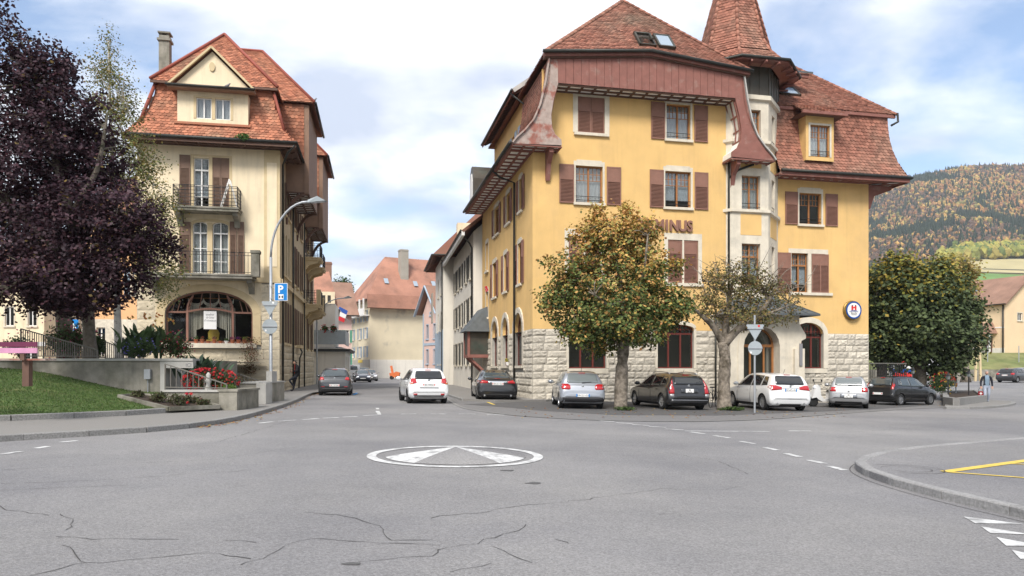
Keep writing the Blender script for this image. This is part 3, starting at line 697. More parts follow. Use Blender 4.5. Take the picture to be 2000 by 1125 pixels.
# --- roofs of the yellow building
tm, bs = MB(), MB()
A, Mid, Bq, Ap = (.3,-1.2,16.22), (5.51,-1.2,16.74), (10.72,-1.2,16.22), (5.51,2.6,21)
roof_face(tm, bs, A, Mid, Ap, Ap, seed=1); roof_face(tm, bs, Mid, Bq, Ap, Ap, seed=2)
roof_face(tm, bs, (.3,13.8,16.22), A, Ap, (5.51,11.5,21), seed=3)
roof_face(tm, bs, Bq, (10.72,13.8,16.22), (5.51,11.5,21), Ap, seed=4)
roof_face(tm, bs, (10.72,13.8,16.22), (.3,13.8,16.22), (5.51,11.5,21), (5.51,11.5,21), tiles=False)
roof_face(tm, bs, (-1.2,4.8,11.98), (-1.2,HW-.02,11.98), (.6,HW-.02,16.15), (.6,4.8,16.15), 2.6, seed=5)
roof_face(tm, bs, (-1.2,14,11.98), (-1.2,4.8,11.98), (.8,4.8,13.35), (.8,14,13.35), 1, seed=6)
roof_face(tm, bs, (MIR+1.2,HW-.02,11.98), (MIR+1.2,1.0,11.98), (MIR-.6,1.0,16.15), (MIR-.6,HW-.02,16.15), 2.6, seed=7)
roof_face(tm, bs, (10.4,.95,15.55), (20.75,.95,15.55), (16,6.6,21), (6,6.6,21), seed=8)
roof_face(tm, bs, (20.75,.95,15.55), (20.75,12.6,15.55), (16,6.6,21), (16,6.6,21), seed=9)
roof_face(tm, bs, (20.75,12.6,15.55), (10,12.6,15.55), (6,6.6,21), (16,6.6,21), tiles=False)
roof_face(tm, bs, (13.3,.3,11.85), (21.05,.3,11.85), (20.35,1.12,15.5), (13.3,1.12,15.5), 2.4, .215, .185, seed=10)
roof_face(tm, bs, (21.05,.3,11.85), (21.05,14,11.85), (20.35,13.2,15.5), (20.35,1.12,15.5), 2.4, .215, .185, seed=11)
yr = roof_build(Yb, 'roof', tm, bs, 'tile')
for a, b in ((A, Ap), (Bq, Ap), (Ap, (5.51,11.5,21)), ((20.75,.95,15.55), (16,6.6,21)), ((16,6.6,21), (6,6.6,21))): ridge(yr, a, b, 'tile')
for sgn, x in ((-1, -.5), (1, MIR+.5)):
    pts = [Vector((o[0] if sgn < 0 else MIR - o[0], HW - .03, o[1] + .03)) for o in outer]
    mb = MB()
    for a, b in zip(pts, pts[1:]): mb.bar(a, b, .16, .07)
    mb.build('verge_board', 'wood_grey' if sgn < 0 else 'concrete_light', Yb)
soffit(Yb, [((-1.15,14,11.93), (-1.15,0,11.93), (0,0,11.93), (0,14,11.93)), ((13.3,.34,11.78), (21.0,.34,11.78), (19.3,1.3,11.78), (13.3,1.3,11.78)), ((21.0,.34,11.78), (21.0,14,11.78), (19.3,14,11.78), (19.3,1.3,11.78))], bm='wood_red')
MB().box(13.3, 21.05, .28, .36, 11.66, 11.86).build('eave_board', 'wood_red', Yb); MB().box(20.98, 21.06, .36, 14, 11.66, 11.86).build('eave_board', 'wood_red', Yb); MB().box(-1.2, -1.12, -.9, 14, 11.85, 12.0).build('eave_board', 'wood_red', Yb)
MB().box(13.3, 20.75, .98, 1.1, 15.36, 15.52).build('eave_board', 'wood_red', Yb)
pipe(Yb, [(-1.3,HW,11.98), (-1.3,14,11.98)], .085, name='gutter'); pipe(Yb, [(13.3,.2,11.9), (21.12,.2,11.9), (21.12,14,11.9)], .08, name='gutter')
MB().prism([(0,11.7), (0,10.4), (.15,10.4), (.4,11.1), (1.5,11.5), (1.5,11.7)], 1.35, 1.55).build('bracket', 'wood_red', Yb, TM(19.3, 0, 0))
pipe(Yb, [(-1.25,3.6,11.9), (-.9,3.6,11.6), (-.12,3.6,11.35), (-.12,3.6,.2)], .06); pipe(Yb, [(10.12,-.14,12.0), (10.12,-.14,11.0), (10.12,-.14,4.4)], .055); pipe(Yb, [(9.4,-.14,4.6), (9.4,-.14,0)], .05); pipe(Yb, [(11.4,-.3,11.9), (10.6,-.25,11.6), (10.12,-.14,11.2)], .055)
pipe(Yb, [(20.8,.9,15.6), (20.75,.8,15.1), (20.4,.9,14.9)], .06)
# shed dormer along the left slope
sdo = [(-5.9,-5.0,13.4,15.2), (-8.2,-7.3,13.4,15.2), (-11.2,-10.1,13.4,15.2)]
SDM = TM(.75, 0, 0) @ LF
wall(MB(SDM), -13.9, -4.7, 12.6, 16.45, sdo).build('dormer_wall', 'plaster_yellow', Yb)
MB().quad((.75,4.7,12.6), (1.8,4.7,12.6), (1.8,4.7,16.45), (.75,4.7,16.45)).build('dormer_cheek', 'plaster_yellow', Yb)
for o in sdo: window(Yb, SDM, *o[:4], nx=1); shutter(Yb, SDM, o[0]-.5, o[0]-.03, o[2], o[3], m='shutter_blue'); shutter(Yb, SDM, o[1]+.03, o[1]+.5, o[2], o[3], m='shutter_blue')
tm, bs = MB(), MB(); roof_face(tm, bs, (.0,14.1,16.5), (.0,4.4,16.5), (3.4,4.4,19.0), (3.4,14.1,19.0), seed=21); dro = roof_build(Yb, 'dormer_roof', tm, bs, 'tile')
mb = MB()
for i in range(17): MB().bar((.05, 4.6+i*.57, 16.42), (.85, 4.6+i*.57, 16.85), .1, .12).build('rafter_end', 'wood_brown', dro)
MB().quad((.02,14,16.45), (.02,4.45,16.45), (.8,4.45,16.9), (.8,14,16.9)).build('soffit', 'wood_brown', dro); MB().bar((-.02,4.4,16.47), (-.02,14.1,16.47), .06, .2).build('eave_board', 'wood_red', dro)
MB().bar((.0,4.38,16.5), (2.4,4.38,18.25), .05, .22).build('verge_board', 'concrete_light', dro)
pipe(Yb, [(-.1,4.3,16.5), (-.1,14,16.5)], .07, name='gutter'); pipe(Yb, [(-.1,4.6,16.45), (.1,4.5,16.2), (.62,4.4,15.8), (.55,4.3,14.4)], .05)
# round-headed dormer at the far end of the left eave
MB(LF).prism([(-.75,0), (-.75,1.5), (-.6,2.0), (-.25,2.35), (.25,2.35), (.6,2.0), (.75,1.5), (.75,0)], 0, 1.6).build('round_dormer', 'copper', Yb, TM(-1.05, 12.2, 12.1)); 
MB(LF).prism([(-.45,.2), (-.45,1.4), (-.2,1.9), (.2,1.9), (.45,1.4), (.45,.2)], -.03, .02).build('round_dormer_window', 'white_paint', Yb, TM(-1.05, 12.2, 12.1))
# skylights in the front hip
def skylight(B, c, e, g, wd, ht, opened=0):
    """frame, pane lying on a roof plane: e across, g up the slope"""
    c = Vector(c); e = Vector(e).normalized(); g = Vector(g).normalized(); n = e.cross(g); M = Matrix((e, g, n)).transposed().to_4x4(); M.translation = c + n * .07
    mb = MB(); f = .09
    for a in ((-wd/2, -wd/2+f, 0, ht), (wd/2-f, wd/2, 0, ht), (-wd/2, wd/2, 0, f), (-wd/2, wd/2, ht-f, ht)): mb.box(a[0], a[1], a[2], a[3], -.08, .06)
    o = mb.build('skylight', 'copper', B, M)
    T = Matrix.Translation((0, ht/2, .03)) @ Matrix.Rotation(rad(-opened), 4, 'X') @ Matrix.Translation((0, -ht/2, 0))
    if opened:
        MB().box(-wd/2+f, wd/2-f, f, ht-f, -.06, -.05).build('opening', 'room_shade', o); mb = MB(T)
        for a in ((-wd/2+f, -wd/2+.16, f, ht-f), (wd/2-.16, wd/2-f, f, ht-f), (-wd/2+.16, wd/2-.16, f, f+.07), (-wd/2+.16, wd/2-.16, ht-f-.07, ht-f)): mb.box(*a, -.03, .03)
        mb.build('sash', 'copper', o); MB(T).quad((-wd/2+.16,f,0),(wd/2-.16,f,0),(wd/2-.16,ht-f,0),(-wd/2+.16,ht-f,0)).build('pane', 'pane', o, fix=False)
    else: MB().quad((-wd/2+f,f,.03),(wd/2-f,f,.03),(wd/2-f,ht-f,.03),(-wd/2+f,ht-f,.03)).build('pane', 'skyglass', o, fix=False)
    return o
mat('skyglass', (.30, .36, .42), .08, 0, spec=.8)
gdir = Vector((0, 3.8, 4.5)); up = gdir.normalized()
for x, op in ((5.45, 28), (6.45, 0)): skylight(Yb, Vector((x, -1.2, 16.68)) + up * .45, (1, 0, 0), gdir, .86, 1.25, op)
g2 = Vector((0, 5.65, 5.45)); skylight(Yb, Vector((14.9, .95, 15.55)) + g2.normalized() * 1.3, (1, 0, 0), g2, 1.25, 1.05)
MB().add([(13.6,1.6,17.75), (16.1,1.6,17.75), (15.3,3.6,18.6), (13.2,3.6,18.6), (13.6,1.6,17.65), (16.1,1.6,17.65)], [(0,1,2,3), (0,4,5,1)]).build('metal_roof', 'slate', Yb)
MB().box(13.9, 15.9, 1.7, 1.85, 17.45, 17.65).build('eave_board', 'wood_red', Yb)
# dormer window in the right wing mansard
DM = TM(0, .42, 0); dop = [(15.1, 16.25, 12.75, 14.42)]
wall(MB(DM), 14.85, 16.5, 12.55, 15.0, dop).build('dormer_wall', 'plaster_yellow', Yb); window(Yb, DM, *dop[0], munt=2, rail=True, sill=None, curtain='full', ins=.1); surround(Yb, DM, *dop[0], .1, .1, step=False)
for x in (14.85, 16.5): MB().quad((x,.42,12.55), (x,1.2,12.55), (x,1.2,15), (x,.42,15)).build('dormer_cheek', 'plaster_yellow', Yb)
tm, bs = MB(), MB(); roof_face(tm, bs, (14.35,-.05,14.95), (17.0,-.05,14.95), (16.8,1.5,15.95), (14.5,1.5,15.95), seed=31); o = roof_build(Yb, 'dormer_roof', tm, bs, 'tile')
MB().box(14.35, 17.0, -.06, .06, 14.85, 15.0).build('eave_board', 'wood_red', o); MB().quad((14.35,0,14.88),(17,0,14.88),(17,1.2,14.88),(14.35,1.2,14.88)).build('soffit', 'wood_brown', o)
MB().box(.05, 11, -.12, 0, 3.5, 3.52).build('drip', 'stone_smooth', Yb) if False else None
for k in (.9, 2.3): pass
# oriel bay at the far left corner of the side wall
ob = TM(0, 12.6, 0)
MB(LF).box(-13.6, -11.9, -1.3, 0, 2.4, 3.9).build('oriel_body', 'copper', Yb)
MB(LF).box(-13.66, -11.84, -1.36, 0, 2.3, 2.5).box(-13.66, -13.5, -1.36, -1.2, 2.5, 3.95).box(-12.0, -11.84, -1.36, -1.2, 2.5, 3.95).build('oriel_frame', 'wood_red', Yb)
MB().add([(-1.6,14,3.95), (-1.6,11.5,3.95), (0,11.5,3.95), (0,14,3.95), (-.5,13.2,5.4), (-.5,12.3,5.4), (0,12.3,5.6), (0,13.2,5.6)], [(0,1,5,4), (1,2,6,5), (3,0,4,7), (4,5,6,7), (0,3,2,1)]).build('oriel_roof', 'slate', Yb)
for wv in (12.1, 13.4): MB().bar((-1.2,wv,2.3), (0,wv,1.2), .14, .14).build('bracket', 'wood_red', Yb)
# letters and round sign
sg = thing('wall_lettering', 'brown raised capital letters on the yellow front, half hidden behind the lime tree', 'sign')
sg.location = Yb.matrix_basis @ Vector((5.0, -.02, 8.44)); sg.rotation_euler.z = YA
x = -.02
for ch, adv in zip('TERMINUS', (.38, .37, .44, .55, .22, .48, .47, .38)):
    add_text('letter', ch, .74, 'shutter', sg, TM(x, -.05, 0), depth=.05, align='LEFT', bold=.022, sx=.88); x += adv
rs = thing('round_sign', 'round white and blue sign box with a red castle emblem on the yellow wall', 'sign'); rs.rotation_euler.z = YA
rs.location = Yb.matrix_basis @ Vector((18.2, 1.3, 4.78))
MB().lathe([(.50,0), (.53,-.03), (.53,-.1), (.5,-.13), (.5,-.22)], 32, ax='y').build('case', 'gold', rs, smooth=False)
MB().lathe([(.47,-.22), (.47,-.25), (.40,-.25), (.40,-.22)], 32, ax='y').build('rim', 'blue_dark', rs); MB().lathe([(.40,-.225), (.40,-.24)], 32, ax='y').build('face', 'white_paint', rs)
e = MB()
for x in (-.1, .1): e.box(x-.055, x+.055, -.256, -.242, .0, .22)
e.box(-.05, .05, -.255, -.242, .0, .17); eo = e.build('castle', 'red_sign', rs)
MB().prism([(-.16,.22), (-.04,.22), (-.1,.28)], -.256, -.242).prism([(.04,.22), (.16,.22), (.1,.28)], -.256, -.242).build('castle_roofs', 'ink', rs)
MB().box(-.2, .2, -.25, -.242, -.045, -.02).build('rule', 'blue_dark', rs); MB().prism([(-.04,0), (.04,0), (.04,.07), (0,.11), (-.04,.07)], -.262, -.2565).build('castle_gate', 'white_paint', rs)
add_text('lettering', 'FELDSCHLÖSSCHEN', .062, 'blue_dark', rs, TM(0, -.246, -.105), .003); add_text('lettering', 'Bistro-Pub', .085, 'ink', rs, TM(0, -.246, -.19), .003); add_text('lettering', 'Terminus', .085, 'ink', rs, TM(0, -.246, -.27), .003)
# ------------------------------------------------------------------ cream house on the left
LA = rad(10.5)
Lb = thing('cream_house', 'cream plastered town house with red mansard roof, balconies and big arched shop window', 'building', (-12.8, 39.5, 0), LA)
LS = TM(0, 0, 0, rad(90))                                    # street side: x = w, outside is +t
aw = (-5.91, -1.41, 3.0, 5.82, 1.25)
lo = [aw, (-4.51,-3.76,6.75,9.56,.2), (-3.5,-2.68,6.75,9.56,.2), (-4.46,-3.68,10.3,13.0), (-3.5,-2.63,10.3,13.05)]
wall(MB(), -7.3, 0, 6.3, 13.8, lo).build('wall', 'plaster_cream', Lb)
wall(MB(), -7.3, -.04, -.3, 6.3, lo, .35).build('wall', 'mortar', Lb, TM(0, .02, 0))
courses(Lb, FR, -7.3, 0, .0, 6.25, [(-6.35, -.97, 2.9, 6.3)], ch=.52, m='stone_cream', dep=.03, bw=(.9, 1.5), seed=21)
mb = MB(); x = (aw[0]+aw[1])/2; h = (aw[1]-aw[0])/2; n = 15                 # plain spandrel and arch ring
i_ = arch_pts(h, aw[3], aw[4], n); o = arch_pts(h + .42, aw[3] + .36, aw[4] + .3, n)
for k in range(n): mb.prism([(x+i_[k][0], i_[k][1]), (x+o[k][0], o[k][1]), (x+o[k+1][0], o[k+1][1]), (x+i_[k+1][0], i_[k+1][1])], -.05, .05)
mb.box(aw[0]-.42, aw[0], -.05, .05, 2.9, aw[3]-aw[4]); mb.box(aw[1], aw[1]+.42, -.05, .05, 2.9, aw[3]-aw[4]); mb.build('arch_ring', 'trim_cream', Lb)
mb = MB()
for (p, q), (p2, q2) in zip(o, o[1:]): mb.quad((x+p,-.03,q), (x+p2,-.03,q2), (x+p2,-.03,6.3), (x+p,-.03,6.3))
mb.box(-6.36, -5.9, -.03, .01, 4.5, 6.3); mb.box(-1.42, -.96, -.03, .01, 4.5, 6.3); mb.build('spandrel', 'plaster_cream', Lb)
# shop window with bowed glazing bars
sw = MB(); y0, y1 = .2, .29; zt = aw[3] - aw[4]
i_ = arch_pts(h - .1, aw[3] - .1, aw[4] - .06, 20); o = arch_pts(h, aw[3], aw[4], 20)
for k in range(20): sw.prism([(x+i_[k][0], i_[k][1]), (x+o[k][0], o[k][1]), (x+o[k+1][0], o[k+1][1]), (x+i_[k+1][0], i_[k+1][1])], y0, y1)
sw.box(aw[0], aw[0]+.1, y0, y1, 3, zt); sw.box(aw[1]-.1, aw[1], y0, y1, 3, zt); sw.box(aw[0], aw[1], y0, y1, 3, 3.08)
for mx_ in (-4.83, -2.49):
    sw.box(mx_-.06, mx_+.06, y0-.02, y1, 3.05, 4.75); s = -1 if mx_ < x else 1
    pts = [(mx_, y0+.04, 4.7), (mx_ - s*.02, y0+.04, 5.0), (mx_ - s*.12, y0+.04, 5.3), (mx_ - s*.3, y0+.04, 5.56)]
    for a, b in zip(pts, pts[1:]): sw.bar(a, b, .09, .11, (0, 1, 0))
tr = [(lerp(aw[0], aw[1], i/16), 4.66 + .2*math.sin(math.pi*min(1, max(0, (i/16-.22)/.56)))) for i in range(17)]
for a, b in zip(tr, tr[1:]): sw.bar((a[0], y0+.04, a[1]), (b[0], y0+.04, b[1]), .1, .1, (0, 1, 0))
for i in range(4, 13, 2): sw.bar((tr[i][0], y0+.05, tr[i][1]), (x + (tr[i][0]-x)*.72, y0+.05, 5.76), .035, .04, (0, 1, 0))
for i in (1, 2, 14, 15): sw.bar((tr[i][0], y0+.05, tr[i][1]), (x + (tr[i][0]-x)*.9, y0+.05, 5.3), .035, .04, (0, 1, 0))
sho = sw.build('shop_window', 'shutter', Lb)
MB().quad(*[(x+p, .25, q) for p, q in reversed(arch_pts(h-.05, aw[3]-.05, aw[4]))], (aw[0]+.05,.25,3.05), (aw[1]-.05,.25,3.05)).build('pane', 'shop_pane', sho, fix=False)
MB().box(-6.1, -1.2, -.3, .25, 2.72, 2.97).build('window_ledge', 'stone_smooth', Lb)
mb = MB(); mb.box(-6.4, -.9, 3.2, 3.3, 2.4, 6); mb.box(-6.4, -6.3, .4, 3.2, 2.4, 6); mb.box(-1, -.9, .4, 3.2, 2.4, 6); mb.box(-6.4, -.9, .4, 3.2, 2.6, 2.7); mb.box(-6.4, -.9, .4, 3.2, 6, 6.1); mb.build('shop_interior', 'room_shade', Lb)
mb = MB(); mb.box(-7.0, -.3, 1.0, 1.1, 6.3, 16.5); mb.box(-.9, -.8, .8, 20, .5, 16); mb.build('dark_core', 'room_shade', Lb)  # added dark sheets that keep light out behind the windows
# upper windows, shutters
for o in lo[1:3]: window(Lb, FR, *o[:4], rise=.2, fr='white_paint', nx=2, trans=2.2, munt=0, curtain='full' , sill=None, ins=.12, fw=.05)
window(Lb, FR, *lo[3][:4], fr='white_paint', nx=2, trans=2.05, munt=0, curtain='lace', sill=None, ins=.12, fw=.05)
for z in (10.9, 11.5): MB().box(-4.46, -3.68, .115, .13, z, z+.03).build('glazing_bar', 'white_paint', Lb)
for z in (7.4, 8.1):
    for a, b in ((-4.51,-3.76), (-3.5,-2.68)): MB().box(a, b, .105, .12, z, z+.03).build('glazing_bar', 'white_paint', Lb)
for a, b, c, d in ((-5.16,-4.62,10.3,13.1), (-5.16,-4.6,6.75,9.5), (-2.6,-2.25,6.75,9.6), (-2.2,-1.86,6.75,9.6)): shutter(Lb, FR, a, b, c, d, 'shutter_brown', panel=0.0 if False else .25, y=-.06)
a, b, c, d = lo[4][:4]; shutter(Lb, FR, a, (a+b)/2-.01, c, d, 'shutter_brown', y=.02); shutter(Lb, FR, (a+b)/2+.01, b, c, d, 'shutter_brown', y=.02); MB().quad((a,.1,c),(b,.1,c),(b,.1,d),(a,.1,d)).build('window_back', 'room_shade', Lb)
surround(Lb, FR, -4.46, -2.63, 10.3, 13.05, .14, .12, 'trim_cream', step=False); surround(Lb, FR, -4.51, -2.68, 6.75, 9.56, .14, .16, 'trim_cream', rise=.2)
MB().box(-3.68, -3.5, -.02, .1, 10.3, 13.05).build('mullion', 'trim_cream', Lb); MB().box(-3.76, -3.5, -.02, .1, 6.75, 9.5).build('mullion', 'trim_cream', Lb)
MB().box(-.82, .02, -.06, .05, 6.6, 13.75).build('pilaster', 'trim_cream', Lb); MB().box(-.66, -.14, -.085, -.055, 7.2, 12.9).build('pilaster_panel', 'plaster_cream', Lb)
MB().box(-7.4, .06, -.1, .05, 6.32, 6.6).build('string_course', 'trim_cream', Lb)
# balconies
def balcony(x0, x1, z, dep, rh, style, M=FR, slab='concrete', corbels=()):
    o = MB(M).box(x0, x1, -dep, 0, z-.24, z).box(x0-.05, x1+.05, -dep-.05, .0, z-.1, z-.04).build('balcony', slab, Lb)
    mb = MB(M); r = []
    for a, b in (((x0+.05, -.02), (x0+.05, -dep+.05)), ((x0+.05, -dep+.05), (x1-.05, -dep+.05)), ((x1-.05, -dep+.05), (x1-.05, -.02))):
        a, b = Vector(a), Vector(b); L_ = (b - a).length
        for zz in ((z+.1, z+rh, z+rh-.16) if style == 'bars' else [z+.1+q*rh/6 for q in range(6)] + [z+rh]): mb.bar((*a, zz), (*b, zz), .025, .025)
        n = max(2, int(L_ / (.17 if style == 'bars' else .28)))
        for i in range(n + 1): p = lerp(a, b, i / n); mb.bar((*p, z), (*p, z+rh), .022 if i % n else .045, .022 if i % n else .045)
    tag(mb.build('railing', 'iron', o), kind=None)
    for c in corbels: MB(M).prism([(0, z-.24), (-dep*.85, z-.24), (-dep*.8, z-.42), (-dep*.3, z-.6), (-.1, z-.95), (0, z-.95)], c-.14, c+.14, 'yz').build('corbel', slab, o)
    return o
b1 = balcony(-6.7, -1.25, 6.62, 1.15, 1.15, 'bars', corbels=(-6.3, -1.45)); MB().box(-1.3, -.9, -1.2, -.75, 6.5, 7.75).box(-1.34, -.86, -1.24, -.71, 7.75, 7.9).build('balcony_pillar', 'concrete', b1)
b2 = balcony(-5.3, -2.0, 10.2, .95, 1.1, 'grid', corbels=(-2.2, -5.1))
# folding ladder left on the upper balcony
ld = thing('step_ladder', 'white folding step ladder standing on the upper balcony', 'ladder'); ld.location = Lb.matrix_basis @ Vector((-2.5, -.55, 10.2)); ld.rotation_euler.z = LA
for s in (-.14, .14):
    MB().bar((-.45, s, 0), (0, s, 1.55), .05, .05).build('rail', 'white_paint', ld); MB().bar((.4, s, 0), (.02, s, 1.5), .04, .04).build('rail', 'white_paint', ld)
for i in range(1, 6): u = i / 6; MB().box(-.45*(1-u)-.05, -.45*(1-u)+.03, -.14, .14, 1.55*u-.015, 1.55*u+.015).build('step', 'white_paint', ld)
# street side wall
so_ = []
for i, w0 in enumerate((1.3, 2.5, 3.7, 6.2, 8.2, 10.6, 15.2, 18.2)):
    for z0, z1, ri in ((3.1, 5.5, 0), (7.0, 9.5, .35 if i < 3 else 0), (10.6, 12.4, 0)): so_.append((w0, w0 + .8, z0, z1, ri))
wall(MB(LS), 0, 21, 3.0, 13.8, [s for s in so_]).build('wall', 'plaster_cream_shade', Lb)
wall(MB(LS), .04, 21, -.2, 3.0).build('wall', 'mortar', Lb, TM(-.02, 0, 0)); courses(Lb, LS, 0, 21, .05, 3.0, ch=.42, m='stone_cream', bw=(.7, 1.2), seed=22)
for s in so_:
    window(Lb, LS, *s[:4], rise=s[4], nx=1, ins=.16, sill='trim_cream')
    if s[4] == 0: shutter(Lb, LS, s[0]-.36, s[0]-.02, s[2], s[3], 'shutter_brown', panel=.3); shutter(Lb, LS, s[1]+.02, s[1]+.36, s[2], s[3], 'shutter_brown', panel=.3)
MB(LS).box(0, 21, -.16, .02, 6.3, 6.55).build('string_course', 'trim_cream', Lb); MB(LS).box(4.9, 5.3, -.08, .02, 3, 13.6).build('pilaster', 'plaster_cream_shade', Lb)
for wv, z, l in ((12.6, 9.7, 2.2), (15.6, 9.4, 2.0), (12.6, 6.3, 2.2), (15.6, 6.0, 2.0)):
    q = balcony(wv, wv + l, z, 1.2, 1.0, 'bars', LS, 'trim_cream', (wv+.2, wv+l-.2))
    if z < 7: MB(LS).box(wv-.02, wv+.25, -1.22, -.9, z, z+1.05).build('balcony_pillar', 'trim_cream', q)
MB(LS).quad((0,21,0)) if False else None
MB().quad((0,21,-.2), (-7.3,21,-.2), (-7.3,21,13.8), (0,21,13.8)).build('wall', 'plaster_cream_shade', Lb); MB().quad((-7.3,21,-.2), (-7.3,0,-.2), (-7.3,0,13.8), (-7.3,21,13.8)).build('wall', 'plaster_cream', Lb)
pipe(Lb, [(.9,-1.0,13.65), (.5,-.7,13.3), (.14,.25,12.9), (.14,.25,.4)], .06); pipe(Lb, [(.14,5.1,12.5), (.14,5.1,.3)], .055); pipe(Lb, [(.14,11.9,12), (.14,11.9,.3)], .05); pipe(Lb, [(.2,8.3,3.0), (.35,8.3,2.7), (.2,8.3,2.3), (.14,8.3,.3)], .05)
MB(LS).box(7.4, 9.2, -.35, 0, 2.95, 3.15).build('ledge', 'trim_cream', Lb)
# roof
tm, bs = MB(), MB()
roof_face(tm, bs, (-7.75,-.95,13.75), (.95,-.95,13.75), (-.4,.35,17.0), (-6.45,.35,17.0), 2.0, .23, .2, seed=41)
roof_face(tm, bs, (.95,-.95,13.75), (.95,21.5,13.75), (-.4,20.5,17.0), (-.4,.35,17.0), 2.0, .23, .2, seed=42)
roof_face(tm, bs, (-7.75,21.5,13.75), (-7.75,-.95,13.75), (-6.45,.35,17.0), (-6.45,20.5,17.0), 2.0, .23, .2, seed=43)
apx = (-3.68, 4.0, 21.5)
roof_face(tm, bs, (-6.65,.05,17.05), (-.12,.05,17.05), apx, apx, 1, .2, .18, seed=44)
roof_face(tm, bs, (-.12,.05,17.05), (-.12,20.8,17.05), (-3.68,17,21.5), apx, 1, .2, .18, seed=45)
roof_face(tm, bs, (-6.65,20.8,17.05), (-6.65,.05,17.05), apx, (-3.68,17,21.5), 1, .2, .18, seed=46, tiles=False)
roof_face(tm, bs, (.95,21.5,13.75), (-7.75,21.5,13.75), (-3.68,17,21.5), (-3.68,17,21.5), tiles=False)
lr = roof_build(Lb, 'roof', tm, bs, 'tile_orange')
for a, b in (((-6.65,.05,17.08), apx), ((-.12,.05,17.08), apx), ((-6.45,.35,17.0), (-7.05,-.3,14.6)), ((-.4,.35,17.0), (.3,-.3,14.5))): MB().tube([Vector(a)+Vector((0,-.03,.05)), Vector(b)+Vector((0,-.03,.05))], .09, 6).build('hip_flashing', 'ridge_red', lr, smooth=True)
soffit(Lb, [((-7.7,-.92,13.66), (.9,-.92,13.66), (0,0,13.66), (-7.3,0,13.66)), ((.9,-.92,13.66), (.9,21.4,13.66), (0,21,13.66), (0,0,13.66))], m='wood_brown', step=1.1)
MB().box(-7.75, .98, -.99, -.93, 13.55, 13.76).build('eave_board', 'wood_brown', Lb); pipe(Lb, [(-7.75,-1.06,13.78), (1.0,-1.06,13.78), (1.06,21,13.78)], .085, name='gutter')
MB().box(-6.65, -.12, .0, .08, 16.92, 17.04).build('eave_board', 'wood_brown', Lb)
mb = MB(); mb.box(-6.75, -6.2, 1.9, 2.4, 16.8, 20.3); mb.box(-6.83, -6.12, 1.82, 2.48, 20.0, 20.12); ch = mb.build('chimney', 'concrete', Lb); MB().box(-6.8, -6.15, 1.85, 2.45, 20.42, 20.5).box(-6.7, -6.6, 1.95, 2.35, 20.3, 20.42).box(-6.35, -6.25, 1.95, 2.35, 20.3, 20.42).build('chimney_cap', 'concrete', ch)
# pediment dormer
PMt = TM(0, -.32, 0); po = [(-4.25,-3.47,15.02,16.12), (-3.29,-2.51,15.02,16.12)]
wall(MB(PMt), -5.2, -1.6, 14.75, 16.45, po).build('dormer_wall', 'plaster_cream', Lb)
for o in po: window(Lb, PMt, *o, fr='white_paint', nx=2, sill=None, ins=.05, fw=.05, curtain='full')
surround(Lb, PMt, -4.25, -2.51, 15.02, 16.12, .13, .1, 'trim_cream', step=False); MB(PMt).box(-3.47, -3.29, -.02, .05, 15.02, 16.12).build('mullion', 'trim_cream', Lb); MB(PMt).box(-5.35, -1.45, -.12, .05, 14.66, 14.78).build('sill', 'tile_orange', Lb)
for q in (-5.2, -1.6): MB().quad((q,-.32,14.75), (q,1.2,14.75), (q,1.2,16.45), (q,-.32,16.45)).build('dormer_cheek', 'plaster_cream', Lb)
MB().add([(-5.4,-.5,16.6), (-1.4,-.5,16.6), (-3.4,-.5,18.58)], [(0,1,2)]).build('pediment', 'plaster_cream', Lb)
tm, bs = MB(), MB(); roof_face(tm, bs, (-5.6,4.2,16.6), (-5.6,-.7,16.6), (-3.4,-.7,18.78), (-3.4,4.2,18.78), 1, .2, .18, seed=47); roof_face(tm, bs, (-1.2,-.7,16.6), (-1.2,4.2,16.6), (-3.4,4.2,18.78), (-3.4,-.7,18.78), 1, .2, .18, seed=48)
do = roof_build(Lb, 'dormer_roof', tm, bs, 'tile_orange')
for q in (-5.6, -1.2): MB().bar((q,-.72,16.58), (-3.4,-.72,18.74), .1, .13, (0, -1, 0)).build('verge_board', 'trim_cream', do)
MB().box(-5.6, -1.2, -.85, -.3, 16.45, 16.58).build('cornice', 'wood_bay', Lb); pipe(Lb, [(-5.65,-.9,16.56), (-1.15,-.9,16.56)], .065, name='gutter')
MB().lathe([(.15,0), (.15,-.06)], 14, ax='y').build('medallion', 'trim_cream', Lb, TM(-3.4, -.51, 17.75, 0, (1, 1, 1.6)))
